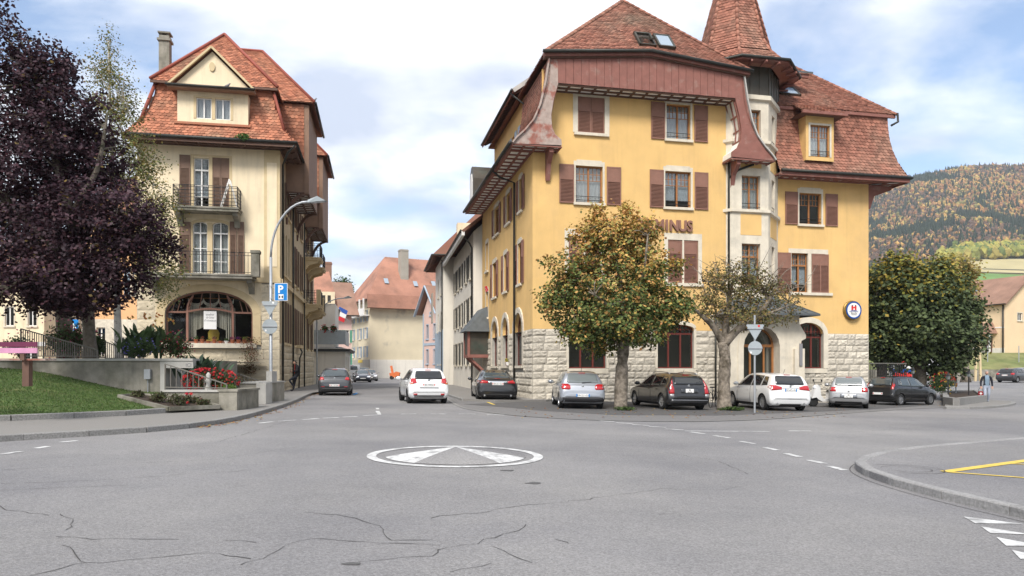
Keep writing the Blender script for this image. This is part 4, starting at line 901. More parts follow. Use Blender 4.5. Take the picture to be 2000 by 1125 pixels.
# jettied side bays with tile-hung cheeks
def bay(w0, w1, zc=17.2, z0=12.0, tout=1.3, seed=51, zr=21.3):
    wm = (w0 + w1) / 2; tm, bs = MB(), MB(); mid = -1.75
    roof_face(tm, bs, (-.6,w0-.3,zc), (tout+.35,w0-.3,zc), (mid,wm,zr), (-3.68,wm,zr), 1, .2, .18, seed=seed)
    roof_face(tm, bs, (tout+.35,w0-.3,zc), (tout+.35,w1+.3,zc), (mid,wm,zr), (mid,wm,zr), 1, .2, .18, seed=seed+1)
    roof_face(tm, bs, (tout+.35,w1+.3,zc), (-.6,w1+.3,zc), (-3.68,wm,zr), (mid,wm,zr), tiles=False)
    ro = roof_build(Lb, 'bay_roof', tm, bs, 'tile_orange'); MB().tube([(tout+.35,w0-.3,zc+.05), (mid,wm,zr+.05), (-3.68,wm,zr+.05)], .09, 6).build('hip_flashing', 'ridge_red', ro, smooth=True)
    pipe(Lb, [(tout+.42,w0-.3,zc), (tout+.42,w1+.3,zc)], .07, name='gutter')
    MB().box(-.9, tout, w0, w1, z0, zc-.05).build('bay_body', 'wood_bay', Lb)
    tm, bs = MB(), MB(); roof_face(tm, bs, (-.3,w0-.1,13.9), (tout-.25,w0-.1,13.9), (tout-.25,w0-.04,zc-.1), (-.9,w0-.04,zc-.1), 1, .23, .2, seed=seed+2); roof_build(Lb, 'tile_hanging', tm, bs, 'tile_orange')
    MB().box(tout-.25, tout+.02, w0-.06, w0+.2, z0-.1, zc-.08).build('bay_post', 'wood_bay', Lb)
    soffit(Lb, [((tout,w1,z0-.02), (tout,w0,z0-.02), (0,w0,z0-.02), (0,w1,z0-.02))], step=.5)
    for q in (w0 + .1, w1 - .1):
        p = [(0, z0-1.9)] + [(tout*(1-math.cos(i*math.pi/16)), z0-1.9+1.85*math.sin(i*math.pi/16)) for i in range(1, 9)]; mb = MB()
        for a, b in zip(p, p[1:]): mb.bar((a[0], q, a[1]), (b[0], q, b[1]), .18, .2, (0, 1, 0))
        mb.build('bracket', 'wood_brown', Lb)
bay(2.6, 8.4); bay(13.2, 19.0, seed=61)
# poster, macrame and pots in the shop window
def inL(x, y, z): return Lb.matrix_basis @ Vector((x, y, z))
ps = thing('shop_poster', 'white poster with grey lettering hung inside the arched shop window', 'poster', inL(-3.66, .19, 3.75), LA)
MB().box(-.33, .33, 0, .006, 0, .98).build('sheet', 'plate_white', ps)
for i, tx in enumerate(('atelier', 'drôles', "d'oiseaux")): add_text('lettering', tx, .17, 'ink_grey', ps, TM(0, -.004, .74 - i*.16), .002)
mc = thing('macrame_hanging', 'white knotted macrame curtain draped across the arched shop window', 'curtain', inL(-3.66, .45, 3.15), LA)
mb = MB()
for i in range(64):
    u = i / 63 * 2 - 1; xx = u * 1.22; zlo = 1.05 - .65 * (abs(u) ** .6) * (1 if abs(u) > .2 else .5) if abs(u) < .62 else .02 + RN.uniform(0, .1); ztop = 2.05 - .25 * abs(math.sin(u * 4.7)); mb.tube([(xx, RN.uniform(-.04, .04), ztop), (xx * RN.uniform(.97, 1.03), 0, zlo)], .013, 4)
for s in (-1, 0, 1):
    for k in range(3): mb.tube([(s*.78 + .39*math.cos(math.pi*i/8), -.03, 2.28 - .06*k - .3*math.sin(math.pi*i/8)) for i in range(9)], .02, 4)
mb.build('cords', 'macrame', mc); MB().tube([(-1.35,0,2.3), (1.35,0,2.3)], .02, 6).build('rod', 'wood_window', mc)
cr_ = thing('shop_chair', 'yellow patterned chair back showing behind the shop window', 'chair', inL(-3.6, .75, 2.72), LA)
MB().prism([(-.26,.45), (-.3,.85), (-.2,1.05), (0,1.1), (.2,1.05), (.3,.85), (.26,.45)], 0, .07).build('backrest', 'yellow_chair', cr_); MB().box(-.28, .28, -.5, .05, .38, .46).build('seat', 'yellow_chair', cr_)
for sx in (-.22, .22):
    for sy in (-.42, .0): MB().box(sx-.02, sx+.02, sy-.02, sy+.02, 0, .38).build('leg', 'wood_window', cr_)
def leafball(mb, c, r, n, cols, size=.06, rnd=RN, flat=.4):
    """leaf-sized faces scattered through a soft ellipsoid"""
    c = Vector(c); r = Vector(r) if hasattr(r, '__len__') else Vector((r, r, r))
    for _ in range(n):
        d = Vector((rnd.gauss(0, 1), rnd.gauss(0, 1), rnd.gauss(0, 1))).normalized() * (rnd.random() ** flat)
        leaf(mb, c + Vector((d.x*r.x, d.y*r.y, d.z*r.z)), size * rnd.uniform(.6, 1.3), rnd.choice(cols), rnd)
def leaf(mb, p, s, col, rnd, droop=.0, nb=None):
    a = Vector((rnd.gauss(0, 1), rnd.gauss(0, 1), rnd.gauss(0, .7) - droop)).normalized(); c = nb + Vector((rnd.gauss(0, .55), rnd.gauss(0, .55), rnd.gauss(0, .55))) if nb else Vector((rnd.gauss(0, 1), rnd.gauss(0, 1), rnd.gauss(0, 1))); b = c.cross(a).normalized(); a = b.cross(c).normalized(); k = rnd.uniform(.8, 1.2)
    v = [p - a*s*.5, p + b*s*.36, p + a*s*.55, p - b*s*.36]; mb.add(v, [(0, 1, 2, 3)], (col[0]*k, col[1]*k, col[2]*k))
GREENS = [(.05,.085,.022), (.07,.12,.03), (.035,.06,.018), (.09,.14,.04)]
pl = [(-3.05, 'small terracotta pot with green plant at the left end of the ledge', GREENS), (-2.72, 'terracotta pot with red leaved plant', [(.2,.06,.04), (.1,.1,.03)])]
names = ['leftmost small pot with pale green leaves', 'terracotta pot of rust red leaves, second from the left', 'small bare terracotta pot, third from the left', 'terracotta pot of dark purple heather, fourth from the left', 'squat empty terracotta pot in the middle', 'white bowl planter between terracotta pots', 'terracotta pot of magenta heather, third from the right', 'terracotta pot of deep violet flowers, second from the right', 'rightmost terracotta pot with yellow green leaves']
pal = [GREENS, [(.25,.07,.04), (.12,.1,.03)], GREENS[:1], [(.10,.012,.06), (.16,.02,.08)], GREENS[:1], GREENS, [(.2,.03,.09)], [(.09,.02,.13), (.14,.02,.10)], [(.2,.2,.04), (.1,.14,.03)]]
for i in range(9):
    xx = -4.3 + i * .31; p = thing('flower_pot', names[i] + ' on the shop window ledge', 'flower pot', inL(xx, -.16, 2.97), 0, 'pots along the shop window ledge')
    hh = .13 if i in (2, 4, 5) else .2; MB().lathe([(.07, 0), (.10, hh*.8), (.125, hh*.8), (.125, hh), (.10, hh), (.09, hh*.9)], 14).build('pot', 'white_paint' if i == 5 else 'terracotta', p)
    mb = MB(); leafball(mb, (0, 0, hh + .08), (.13, .12, .11), 50 if i not in (2, 4) else 10, pal[i], .06); mb.build('plant', 'leaf', p, fix=False)
tr_ = thing('trailing_plant', 'dry brown trailing plant spilling over the ledge at the right of the shop window', 'plant', inL(-1.5, -.32, 2.97), LA); mb = MB()
for i in range(700): u = RN.random(); leaf(mb, Vector((RN.gauss(0, .28 - .1*u), RN.uniform(-.12, .1), .35 - u * 2.0)), .08, RN.choice([(.22,.10,.05), (.16,.08,.05), (.12,.12,.04)]), RN)
mb.build('foliage', 'leaf', tr_, fix=False)
tuft = thing('gutter_tuft', 'green grass tuft growing in the roof gutter of the cream house', 'plant', inL(-1.75, -1.0, 13.82), LA); mb = MB(); leafball(mb, (0, -.03, .1), (.42, .14, .22), 260, [(.06,.13,.03), (.09,.17,.04)], .12); mb.build('blades', 'leaf', tuft, fix=False)
for px, py, q, lab in ((490, 184, (-2.6, -.75, 16.6), 'small dark pigeon perched on the pediment cornice'), (607, 190, (1.6, 2.5, 17.3), 'dark pigeon perched on the roof corner of the cream house')):
    b_ = thing('pigeon', lab, 'bird', inL(*q), LA); MB().tube([(-.16,0,.05), (-.08,0,.09), (.03,0,.12), (.09,0,.17), (.12,0,.22), (.15,0,.235), (.19,0,.225)], [.012,.045,.07,.055,.035,.032,.006], 8).build('body', 'ink_grey', b_, smooth=True)
# ------------------------------------------------------------------ generic street houses
def house(name, label, loc, rz, W, D, zw, wallm, roofm, rh, kind='gable', ov=.6, front=(), left=(), right=(), z0=-.5, ridge_ax='x', sh=None, trim='stone_smooth', winf='white_paint', hipin=None):
    """house with real openings; x across the front, y into depth; front/left/right = list of (x0, x1, z0, z1)"""
    B = thing(name, label, 'building', loc, rz)
    Fm, Lm, Rm = FR, TM(0, 0, 0, rad(-90)), TM(W, 0, 0, rad(90))
    for Mx, a, b, ops in ((Fm, 0, W, front), (Lm, -D, 0, left), (Rm, 0, D, right)):
        wall(MB(Mx), a, b, z0, zw, [o[:4] for o in ops], .18).build('wall', wallm, B)
        for o in ops:
            window(B, Mx, *o[:4], fr=winf, nx=2 if o[1] - o[0] > .6 else 1, ins=.1, sill=trim); surround(B, Mx, *o[:4], .1, .1, trim, step=False)
            s = o[4] if len(o) > 4 else sh
            if s: w_ = (o[1]-o[0]) * .5; shutter(B, Mx, o[0]-w_-.12, o[0]-.12, o[2], o[3], s, panel=0.01); shutter(B, Mx, o[1]+.12, o[1]+w_+.12, o[2], o[3], s, panel=0.01)
    MB().quad((0,D,z0), (W,D,z0), (W,D,zw), (0,D,zw)).build('wall', wallm, B)
    MB().box(.8, W-.8, .8, D-.8, z0, zw).build('dark_core', 'room_shade', B)  # added dark box inside the walls, makes the windows look unlit
    e = -ov; X0, X1, Y0, Y1 = e, W-e, e, D-e; ze = zw - .12; rb = MB()
    if kind == 'gable' and ridge_ax == 'x':
        rb.add([(X0,Y0,ze), (X1,Y0,ze), (X1,D/2,zw+rh), (X0,D/2,zw+rh), (X1,Y1,ze), (X0,Y1,ze)], [(0,1,2,3), (4,5,3,2)])
        for xx in (0, W): MB().quad((xx,0,zw), (xx,D,zw), (xx,D/2,zw+rh*.93)).build('gable', wallm, B)
    elif kind == 'gable':
        rb.add([(X0,Y0,ze), (X0,Y1,ze), (W/2,Y1,zw+rh), (W/2,Y0,zw+rh), (X1,Y0,ze), (X1,Y1,ze)], [(0,3,2,1), (4,5,2,3)])
        for yy in (0, D): MB().quad((0,yy,zw), (W,yy,zw), (W/2,yy,zw+rh*.93)).build('gable', wallm, B)
    else:
        hi = hipin or min(W, D) / 2
        if ridge_ax == 'x': r0, r1 = (X0+hi, D/2, zw+rh), (X1-hi, D/2, zw+rh)
        else: r0, r1 = (W/2, Y0+hi, zw+rh), (W/2, Y1-hi, zw+rh)
        c = [(X0,Y0,ze), (X1,Y0,ze), (X1,Y1,ze), (X0,Y1,ze), r0, r1]
        rb.add(c, [(0,1,5,4), (1,2,5), (2,3,4,5), (3,0,4)] if ridge_ax == 'x' else [(0,1,4), (1,2,5,4), (2,3,5), (3,0,4,5)])
    me = rb.build('roof', roofm, B); md = me.modifiers.new('thickness', 'SOLIDIFY'); md.thickness = .18; md.offset = -1
    for a, b in (((X0-.02,Y0-.06,ze), (X1+.02,Y0-.06,ze)), ((X0-.06,Y0,ze), (X0-.06,Y1,ze)), ((X1+.06,Y0,ze), (X1+.06,Y1,ze))):
        if kind == 'gable' and ((ridge_ax == 'x') != (a[1] == b[1])): continue
        MB().tube([a, b], .07, 6).build('gutter', 'gutter', B)
    return B
def wgrid(xs, zs, w_, h_): return [(x - w_/2, x + w_/2, z, z + h_) for z in zs for x in xs]
def chim(B, x, y, z0, z1, s=.7, m='plaster_grey'): return MB().box(x-s/2, x+s/2, y-s/2, y+s/2, z0, z1).box(x-s/2-.06, x+s/2+.06, y-s/2-.06, y+s/2+.06, z1-.25, z1-.12).build('chimney', m, B)
# ------------------------------------------------------------------ ground, road, pavements
def strip(name, pts, w_, h, m, parent=None, flat=False):
    """ribbon of width w_ draped on the terrain"""
    pts = [Vector((p[0], p[1], 0)) for p in pts]; q = []; k = len(pts)
    for i, p in enumerate(pts):
        d = (pts[min(i+1, k-1)] - pts[max(i-1, 0)]).normalized(); n = Vector((-d.y, d.x, 0)) * (w_[i] if hasattr(w_, '__len__') else w_) / 2
        for s in (p + n, p - n): q.append((s.x, s.y, G(s.x, s.y) + h))
    return MB().add(q, [(2*i, 2*i+1, 2*i+3, 2*i+2) for i in range(k-1)]).build(name, m, parent)
def dens(pts, st=.5):
    o = []
    for a, b in zip(pts, pts[1:]):
        n = max(1, int((b - a).length / st)); o += [lerp(a, b, i / n) for i in range(n)]
    return o + [pts[-1]]
def gridmesh(name, xs, ys, zf, m):
    nx, ny = len(xs), len(ys); v = [(x, y, zf(x, y)) for y in ys for x in xs]
    me = bpy.data.meshes.new(name); me.from_pydata(v, [], [(j*nx+i, j*nx+i+1, (j+1)*nx+i+1, (j+1)*nx+i) for j in range(ny-1) for i in range(nx-1)]); me.shade_smooth(); me.materials.append(MATS[m]); return tag(obj(name, me), kind='structure')
def fr(a, b, st): n = max(1, int((b - a) / st)); return [lerp(a, b, i / n) for i in range(n + 1)]
EL = [(-3, .05), (-.8, .12), (-.55, .14), (-.35, .10), (-.2, .075), (.1, .05), (.3, .07), (.42, .14), (.47, .215), (.5, .243), (.52, .250), (.543, .258), (.57, .265), (.60, .273), (.63, .279), (.66, .281), (.714, .280), (.8, .27), (1.1, .22), (3, .08)]
def elev(k):
    for (a, p), (b, q) in zip(EL, EL[1:]):
        if k <= b: return lerp(p, q, min(1, max(0, (k - a) / (b - a))))
    return .06
def HILL(x, y):
    d = math.hypot(x, y) if y < 0 else max(y, abs(x) * .35); k = x / max(d, 1)
    r = min(1, max(0, (d - 170) / 1230)) ** .85; e = elev(k); z = e * d * r
    if d > 1400: z = e * 1400 * (1 - (d - 1400) / 2500)
    return z + (4 * noise.noise(Vector((x*.006, y*.006, 0))) * r * 3 if d > 200 else 0) - .06
gridmesh('terrain', sorted({*fr(-3000, -160, 150), *fr(-160, 200, 12), *fr(200, 1500, 40), *fr(1500, 3000, 200)}), sorted({*fr(-1500, -20, 150), *fr(-20, 170, 10), *fr(170, 1500, 38), *fr(1500, 3600, 200)}), lambda x, y: HILL(x, y) + (G(x, y) - .12 if y < 170 else 0), 'forest_floor')
road = gridmesh('road', fr(-70, 130, 1.6), fr(-12, 165, 1.6), lambda x, y: G(x, y), 'asphalt')
# left pavement with kerb stones
LV = Vector((-math.sin(LA), math.cos(LA), 0))
kpx = [(-260, 878), (-120, 870), (0, 862), (150, 853), (300, 843), (400, 832), (470, 819), (530, 802), (572, 787), (605, 772)]
kerb = [gp(*p) for p in kpx]; k0 = Vector((-10.55, 40.3, 0)); kerb += [k0 + LV * s for s in (1.5, 6, 14, 24, 34, 46)]
kerb = [Vector((p.x, p.y, 0)) for p in kerb]; kl = smoothpath(kerb, 5)
pv = sheet('pavement', [(p.x, p.y) for p in kl] + [(-32, 84), (-40, 30), (-30, 12)], .115, 'pavement', cell=2, skirt=.2, kind='structure')
def kerbs(line, parent, L=1.0, wd=.17, h=.125, dn=.2, m='granite', off=0):
    pts = dens(line, .1); acc = 0; cur = [pts[0]]; n = 0
    for a, b in zip(pts, pts[1:]):
        cur.append(b); acc += (b - a).length
        if acc > L or b is pts[-1]:
            a_, b_ = cur[0], cur[-1]; d = (b_ - a_).normalized(); nn = Vector((-d.y, d.x, 0)); a2, b2 = a_ + d * .006, b_ - d * .006; q = []
            for p in (a2, b2):
                for o in (off - wd*.5, off + wd*.5):
                    s = p + nn * o
                    for z in (-dn, h - .015, h): q.append((*(s if z < h else s + nn * (.012 if o < off else -.012)).to_2d(), G(s.x, s.y) + z))
            MB().add(q, [(0,1,7,6), (1,2,8,7), (2,5,11,8), (5,4,10,11), (4,3,9,10), (0,3,4,5,2,1), (6,7,8,11,10,9)]).build('kerb_stone', m, parent); cur = [b]; acc = 0
kerbs(kl[:46], pv, 1.1, .17, .125); strip('kerb_line', kl[45:], .16, .122, 'granite', pv)
# right street side pavement by the white houses
YV = Vector((-math.sin(YA), math.cos(YA), 0)); q0 = gp(905, 783); q0.z = 0
rk = [q0 + Vector((1.5, -1.2, 0)), q0, q0 + YV*4, q0 + YV*10, q0 + YV*16 , q0 + YV*16 + LV*14, q0 + YV*16 + LV*40]
pv2 = sheet('pavement', [(p.x, p.y) for p in rk] + [(4, 95), (8, 50), (3, 36), (1.6, 33.6)], .10, 'pavement', cell=2, skirt=.2, kind='structure'); kerbs(rk[1:5], pv2, 1.2, .16, .11)
# forecourt before the yellow building: sett line, older darker surface
fl = [Vector((p.x, p.y, 0)) for p in [gp(*p) for p in ((872, 778), (895, 793), (930, 802), (1000, 811), (1100, 818), (1200, 822), (1320, 823.5), (1420, 822), (1520, 817.5), (1640, 808), (1760, 800), (1860, 795))]]; fl = smoothpath(fl, 5)
fc = sheet('forecourt', [(p.x, p.y) for p in fl] + [(26, 42), (24, 47), (12, 40), (2, 36)], .008, 'patch_grey', cell=2, kind='structure')
dk = [(905, 790), (1000, 797), (1060, 803), (1200, 811), (1400, 812), (1560, 806), (1700, 800), (1815, 792), (1800, 775), (1700, 775), (1500, 775), (1100, 778), (1000, 786)]
sheet('dark_patch', [gp(*p).to_2d() for p in dk], .013, 'patch', fc, 2)
strip('sett_line', fl, .13, .014, 'granite', fc)
strip('seam', [p + Vector((0, -.12, 0)) for p in fl], .03, .01, 'crack', fc)
# traffic island on the right
tip = [(2140, 855), (2000, 863), (1900, 872), (1800, 881), (1725, 892), (1685, 903), (1671, 914), (1683, 926), (1725, 943), (1790, 962), (1880, 985), (2000, 1013), (2150, 1050)]
il = smoothpath([Vector((p.x, p.y, 0)) for p in [gp(*p) for p in tip]], 5)
isl = sheet('traffic_island', [(p.x, p.y) for p in il] + [(18, 8)], .10, 'asphalt', cell=2, skirt=.15, kind='structure'); kerbs(list(reversed(il)), isl, .9, .17, .112, m='granite_light', off=-.07)
strip('seam', [p + Vector((-.15, -.12, 0)) for p in il[26:]], .014, .004, 'crack', road)
def mark(pl, m='line_white', h=.006, parent=None): 
    p = [gp(*q) for q in pl]; return MB().add([(v.x, v.y, v.z + h) for v in p], [tuple(range(len(p)))]).build('road_marking', m, parent or road)
def gpl(px, py): p = gp(px, py); p.z = 0; return p
def dash(a, b, w_=.12, m='line_white', h=.006, parent=None): return strip('road_marking', dens([gpl(*a), gpl(*b)], .4), w_, h, m, parent or road)
for a, b in (((505,827),(532,824)), ((545,823),(578,820.5)), ((592,820),(622,817.5)), ((630,817),(662,815.5)), ((667,815),(698,813.5)), ((710,812),(738,810.5)), ((783,809),(813,808.5)), ((841,808.7),(872,808.7)), ((896,808.7),(929,809)), ((951,810),(985,811)), ((1022,812.5),(1050,813.5)), ((1105,817),(1133,818)), ((1136,819.3),(1164,821)), ((1171,822),(1200,824)), ((1203,826),(1236,828)), ((1235,829.5),(1268,831.5)), ((1267,833),(1301,835)), ((1300,838),(1335,840)), ((1348,844),(1376,847.5)), ((1395,851),(1424,855.5)), ((1446,862),(1472,867)), ((1493,874),(1520,880)), ((1535,886),(1563,893)), ((1580,899),(1611,906)), ((1620,911),(1651,919)), ((1541,842),(1584,842)), ((0,888),(42,882)), ((70,876),(95,872)), ((118,864),(150,861))):
    dash(a, b, .14)
dash((1337,842), (1502,843), .12); mark([(733,803), (741,803), (745,810), (738,810)]); mark([(734,797), (740,797), (741,799.5), (735,799.5)]); mark([(688,770), (696,767), (700,768), (692,772)], 'line_blue')
for t in ([(1882,1010),(1998,1024),(1905,1023)], [(1916,1029),(2015,1045),(1934,1042)], [(1946,1050),(2040,1068),(1965,1067)], [(1976,1075),(2050,1092),(1993,1093)]): mark(t)
dash((1846,935), (2060,903), .16, 'line_yellow', .108, isl); dash((1850,935.5), (2060,952), .09, 'line_yellow', .108, isl); dash((1975,918), (2060,922), .08, 'line_yellow', .108, isl); dash((952,786), (965,791), .12, 'line_yellow', .018, fc)
mc_ = gp(1770, 929); o = MB()
for r0, r1 in ((.50, .515), (.34, .352)):
    q = [(mc_.x + r*math.cos(a*math.pi/20), mc_.y + r*math.sin(a*math.pi/20), G(mc_.x, mc_.y) + .106) for r in (r0, r1) for a in range(40)]; o.add(q, [(i, (i+1) % 40, (i+1) % 40 + 40, i + 40) for i in range(40)])
o.build('manhole_rings', 'crack', isl); tag(isl)
# mini roundabout
RC = gp(890, 890); rb_ = thing('mini_roundabout', 'low domed mini roundabout painted with white ring and white wedges', 'roundabout', (RC.x, RC.y, 0))
def rz_(x, y): r = math.hypot(x, y); return G(RC.x + x, RC.y + y) + (.004 + .15 * max(0, 1 - r / 1.22) ** .8 if r < 1.22 else .006)
def sector(a0, a1, r0, r1, m, name, dz=0, nr=8):
    n = max(3, int((a1 - a0) / 5)); q = []
    for i in range(nr + 1):
        for j in range(n + 1):
            r = lerp(r0, r1, i/nr); a = rad(lerp(a0, a1, j/n)); x, y = r*math.cos(a), r*math.sin(a); q.append((x, y, rz_(x, y) + dz))
    MB().add(q, [(i*(n+1)+j, i*(n+1)+j+1, (i+1)*(n+1)+j+1, (i+1)*(n+1)+j) for i in range(nr) for j in range(n)]).build(name, m, rb_, fix=False)
sector(0, 360, 1.36, 1.52, 'line_white', 'painted_ring', .003, 2)
for k, (a0, a1) in enumerate(((-118, -50), (-50, -12), (-12, 60), (60, 115), (115, 198), (198, 242))): sector(a0, a1, .02, 1.22, 'asphalt' if k % 2 == 0 else 'line_white', 'wedge', .002)
# cracks in the asphalt
def crack(px, w_=.009, j=.05):
    p = [gpl(*q) for q in px]; o = []
    for a, b in zip(p, p[1:]):
        n = max(2, int((b - a).length / .12)); o += [lerp(a, b, i/n) + Vector((RN.gauss(0, j*.4), RN.gauss(0, j*.4), 0)) for i in range(n)]
    o.append(p[-1]); strip('crack', o, [w_ * RN.uniform(.3, 1.4) for _ in o], .0045, 'crack', road)
for c in ([(60,1125),(150,1102),(168,1100),(240,1096),(330,1088),(400,1079),(450,1084),(490,1092)], [(122,1068),(138,1075),(150,1092),(168,1100)], [(0,985),(10,996),(40,998),(60,1002),(95,1007)], [(115,1004),(130,1010),(145,1030),(128,1036)], [(115,1048),(180,1052),(260,1053),(350,1054)], [(445,1055),(500,1060)], [(470,1105),(530,1082),(560,1066),(600,1053),(750,1060),(860,1066)], [(600,1000),(680,1008),(740,1028),(760,1058),(845,1055)], [(840,1011),(950,1000),(1010,988),(1100,981),(1200,967),(1300,955),(1400,957),(1450,950)], [(680,1098),(850,1085),(860,1075),(930,1060),(1000,1040),(1027,1025)], [(965,1065),(990,1083),(1040,1100)], [(0,945),(200,938),(350,928),(470,920),(560,910)], [(0,918),(200,908),(420,898),(600,870)], [(0,958),(250,948)], [(430,862),(520,835),(600,812)], [(460,952),(486,948)], [(1000,878),(1300,884),(1400,900),(1460,926)], [(1280,1005),(1330,1002)], [(1090,1055),(1110,1062)], [(1600,990),(1640,998)], [(1650,845),(1800,835),(1990,818)], [(1640,856),(1750,850)], [(880,1118),(960,1100)], [(1150,873),(1000,871)]): crack(c)
for c, r in (((992, 919), .11), ((1043, 944), .12), ((687, 1102), .07)):
    p = gpl(*c); q = [(p.x + r*RN.uniform(.7, 1.3)*math.cos(a*.6), p.y + r*.6*RN.uniform(.7, 1.3)*math.sin(a*.6), G(p.x, p.y) + .005) for a in range(10)]; MB().add(q, [tuple(range(10))]).build('pothole', 'patch', road)
# fallen leaves
LEAFCOL = [(.30,.12,.05), (.36,.2,.06), (.22,.09,.05), (.40,.27,.08)]
mb = MB()
for _ in range(420):
    u = RN.random()
    if u < .45: p = gp(RN.uniform(470, 625), 0 or 800); i = RN.randrange(24, 48); p = kl[i] + Vector((RN.gauss(.25, .15), RN.gauss(-.12, .12), 0))
    elif u < .85: p = gpl(RN.uniform(1000, 1650), RN.uniform(795, 818))
    else: p = gpl(RN.uniform(1700, 1930), RN.uniform(780, 795))
    z = G(p.x, p.y) + .02; a = RN.uniform(0, 6.3); s = RN.uniform(.03, .06)
    mb.add([(p.x+s*math.cos(a), p.y+s*math.sin(a), z), (p.x-s*.7*math.sin(a), p.y+s*.7*math.cos(a), z+.02), (p.x-s*math.cos(a), p.y-s*math.sin(a), z), (p.x+s*.7*math.sin(a), p.y-s*.7*math.cos(a), z+.01)], [(0,1,2,3)], RN.choice(LEAFCOL))
tag(mb.build('fallen_leaves', 'leaf_far', fix=False), 'scattered fallen autumn leaves along kerb and forecourt', 'leaves', kind='stuff')
# ------------------------------------------------------------------ garden on the left
lfx = [(-260, 829), (-130, 826), (0, 822), (120, 817), (250, 811), (360, 803), (440, 795)]
lfe = [gp(p[0], p[1], .12) for p in lfx]
LY = 24.0
def lawn_z(x, y):
    px = 1000 + F * x / y; yf = lfe[-1].y
    for (a, p), (b, q) in zip(zip(lfx, lfe), zip(lfx[1:], lfe[1:])):
        if px <= b[0]: yf = lerp(p.y, q.y, max(-.3, (px - a[0]) / (b[0] - a[0]))); break
    f = min(1, max(0, (y - yf) / max(.6, LY - yf))); zb = lerp(1.62, .72, sstep(0, 340, px))
    return lerp(G(x, y) + .2, zb, f ** 1.1)
le = smoothpath([Vector((p.x, p.y, 0)) for p in lfe], 4)
vv = []; fs = []; nn = 14
for i, p in enumerate(le):
    for j in range(nn + 1): y = lerp(p.y + .08, LY + .05, j / nn); x = lerp(p.x, p.x * LY / p.y, j / nn) if p.x < -10.6 else p.x - .3 * j / nn; vv.append((x, y, lawn_z(x, y)))
for i in range(len(le) - 1):
    for j in range(nn): a = i*(nn+1)+j; fs.append((a, a+nn+1, a+nn+2, a+1))
lawn = MB().add(vv, fs).build('lawn', 'grass_ground', smooth=True); tag(lawn, kind='structure')
kk = MB(); kerbs([Vector((p.x, p.y, 0)) for p in le], lawn, 1.3, .2, .26, .05, off=.0)
gb = MB(); LTR = []; LCW = []; lacc = 0
for f in fs:
    LTR.append([Vector(vv[i]) for i in f]); lacc += ((LTR[-1][1]-LTR[-1][0]).cross(LTR[-1][3]-LTR[-1][0])).length; LCW.append(lacc)
for _ in range(34000):
    q = RN.choices(LTR, cum_weights=LCW)[0]; gu = RN.random(); p = lerp(lerp(q[0], q[1], gu), lerp(q[3], q[2], gu), RN.random()); hh = RN.uniform(.02, .055); a = RN.uniform(0, 6.3); w_ = .012
    c = RN.choice([(.07,.13,.03), (.09,.16,.035), (.055,.10,.025), (.12,.15,.05)]); gb.add([p + Vector((w_*math.cos(a), w_*math.sin(a), 0)), p - Vector((w_*math.cos(a), w_*math.sin(a), 0)), p + Vector((RN.gauss(0,.02), RN.gauss(0,.02), hh))], [(0,1,2)], c)
tag(gb.build('grass_blades', 'leaf', fix=False), 'short green grass blades covering the lawn', 'grass', kind='stuff')
# terrace with retaining wall, recess, low walls
TZ = 1.94
X = lambda px, d: (px - 1000) * d / F
tw_ = thing('retaining_wall', 'weathered grey concrete retaining wall holding the garden terrace above the lawn', 'wall')
MB().box(X(-300,LY), X(316,LY), LY, LY+.3, -.2, TZ-.08).build('wall_face', 'concrete', tw_); MB().box(X(-300,LY), X(378,LY), LY-.06, LY+.5, TZ-.08, TZ).build('coping', 'concrete_light', tw_)
MB().box(X(313,LY), X(322,LY), LY-.01, LY+2.5, .2, TZ-.08).build('recess_jamb', 'concrete_light', tw_); MB().box(X(322,LY), X(380,LY), LY+1.6, LY+1.7, .2, TZ-.08).build('recess_back', 'concrete_light', tw_)
MB().box(X(322,LY), X(378,LY), LY-.03, LY+.2, TZ-.32, TZ-.083).build('lintel', 'concrete_light', tw_); MB().box(X(334,LY+1.6), X(343,LY+1.6), LY+1.55, LY+1.6, .6, 1.55).build('recess_window', 'shutter_blue', tw_)
add_text('lettering', 'ICI', .16, 'ink_grey', tw_, TM(X(369,LY), LY-.035, TZ-.27), .003)
mb = MB(); mb.quad((-40,LY+.3,TZ-.02), (X(316,LY),LY+.3,TZ-.02), (X(322,LY+2.5),LY+2.5,TZ-.02), (-13.5,39.2,TZ-.02), (-20,38.2,TZ-.02), (-42,40,TZ-.02)); tag(mb.build('terrace', 'pavement'), kind='structure')
MB().box(-11.6, -11.5, LY+1.7, LY+6, 0, TZ-.03).build('terrace_edge', 'concrete', tw_)
eb = thing('meter_box', 'small grey electrical box on a thin pipe against the concrete wall', 'box', (X(291,LY), LY-.08, .8)); MB().box(-.1, .1, -.06, .05, .45, .78).build('box', 'galv', eb); MB().tube([(0,0,-.1), (0,0,.46)], .018, 6).build('pipe', 'galv', eb)
lw_ = thing('low_planter_wall', 'low concrete planter wall with end pier beside the pavement', 'wall'); d0 = 22.7
MB().box(X(318,d0), X(437,d0), d0, d0+.25, -.1, .86).build('wall_face', 'concrete', lw_); MB().box(X(316,d0), X(440,d0), d0-.04, d0+.3, .86, .93).build('coping', 'concrete_light', lw_); MB().box(X(433,d0), X(468,d0), d0-.22, d0+1.7, -.2, .88).box(X(431,d0), X(470,d0), d0-.25, d0+1.75, .88, .95).build('pier', 'concrete', lw_)
MB().box(X(318,d0), X(437,d0), d0+.25, d0+1.4, -.1, .8).build('earth', 'soil', lw_)
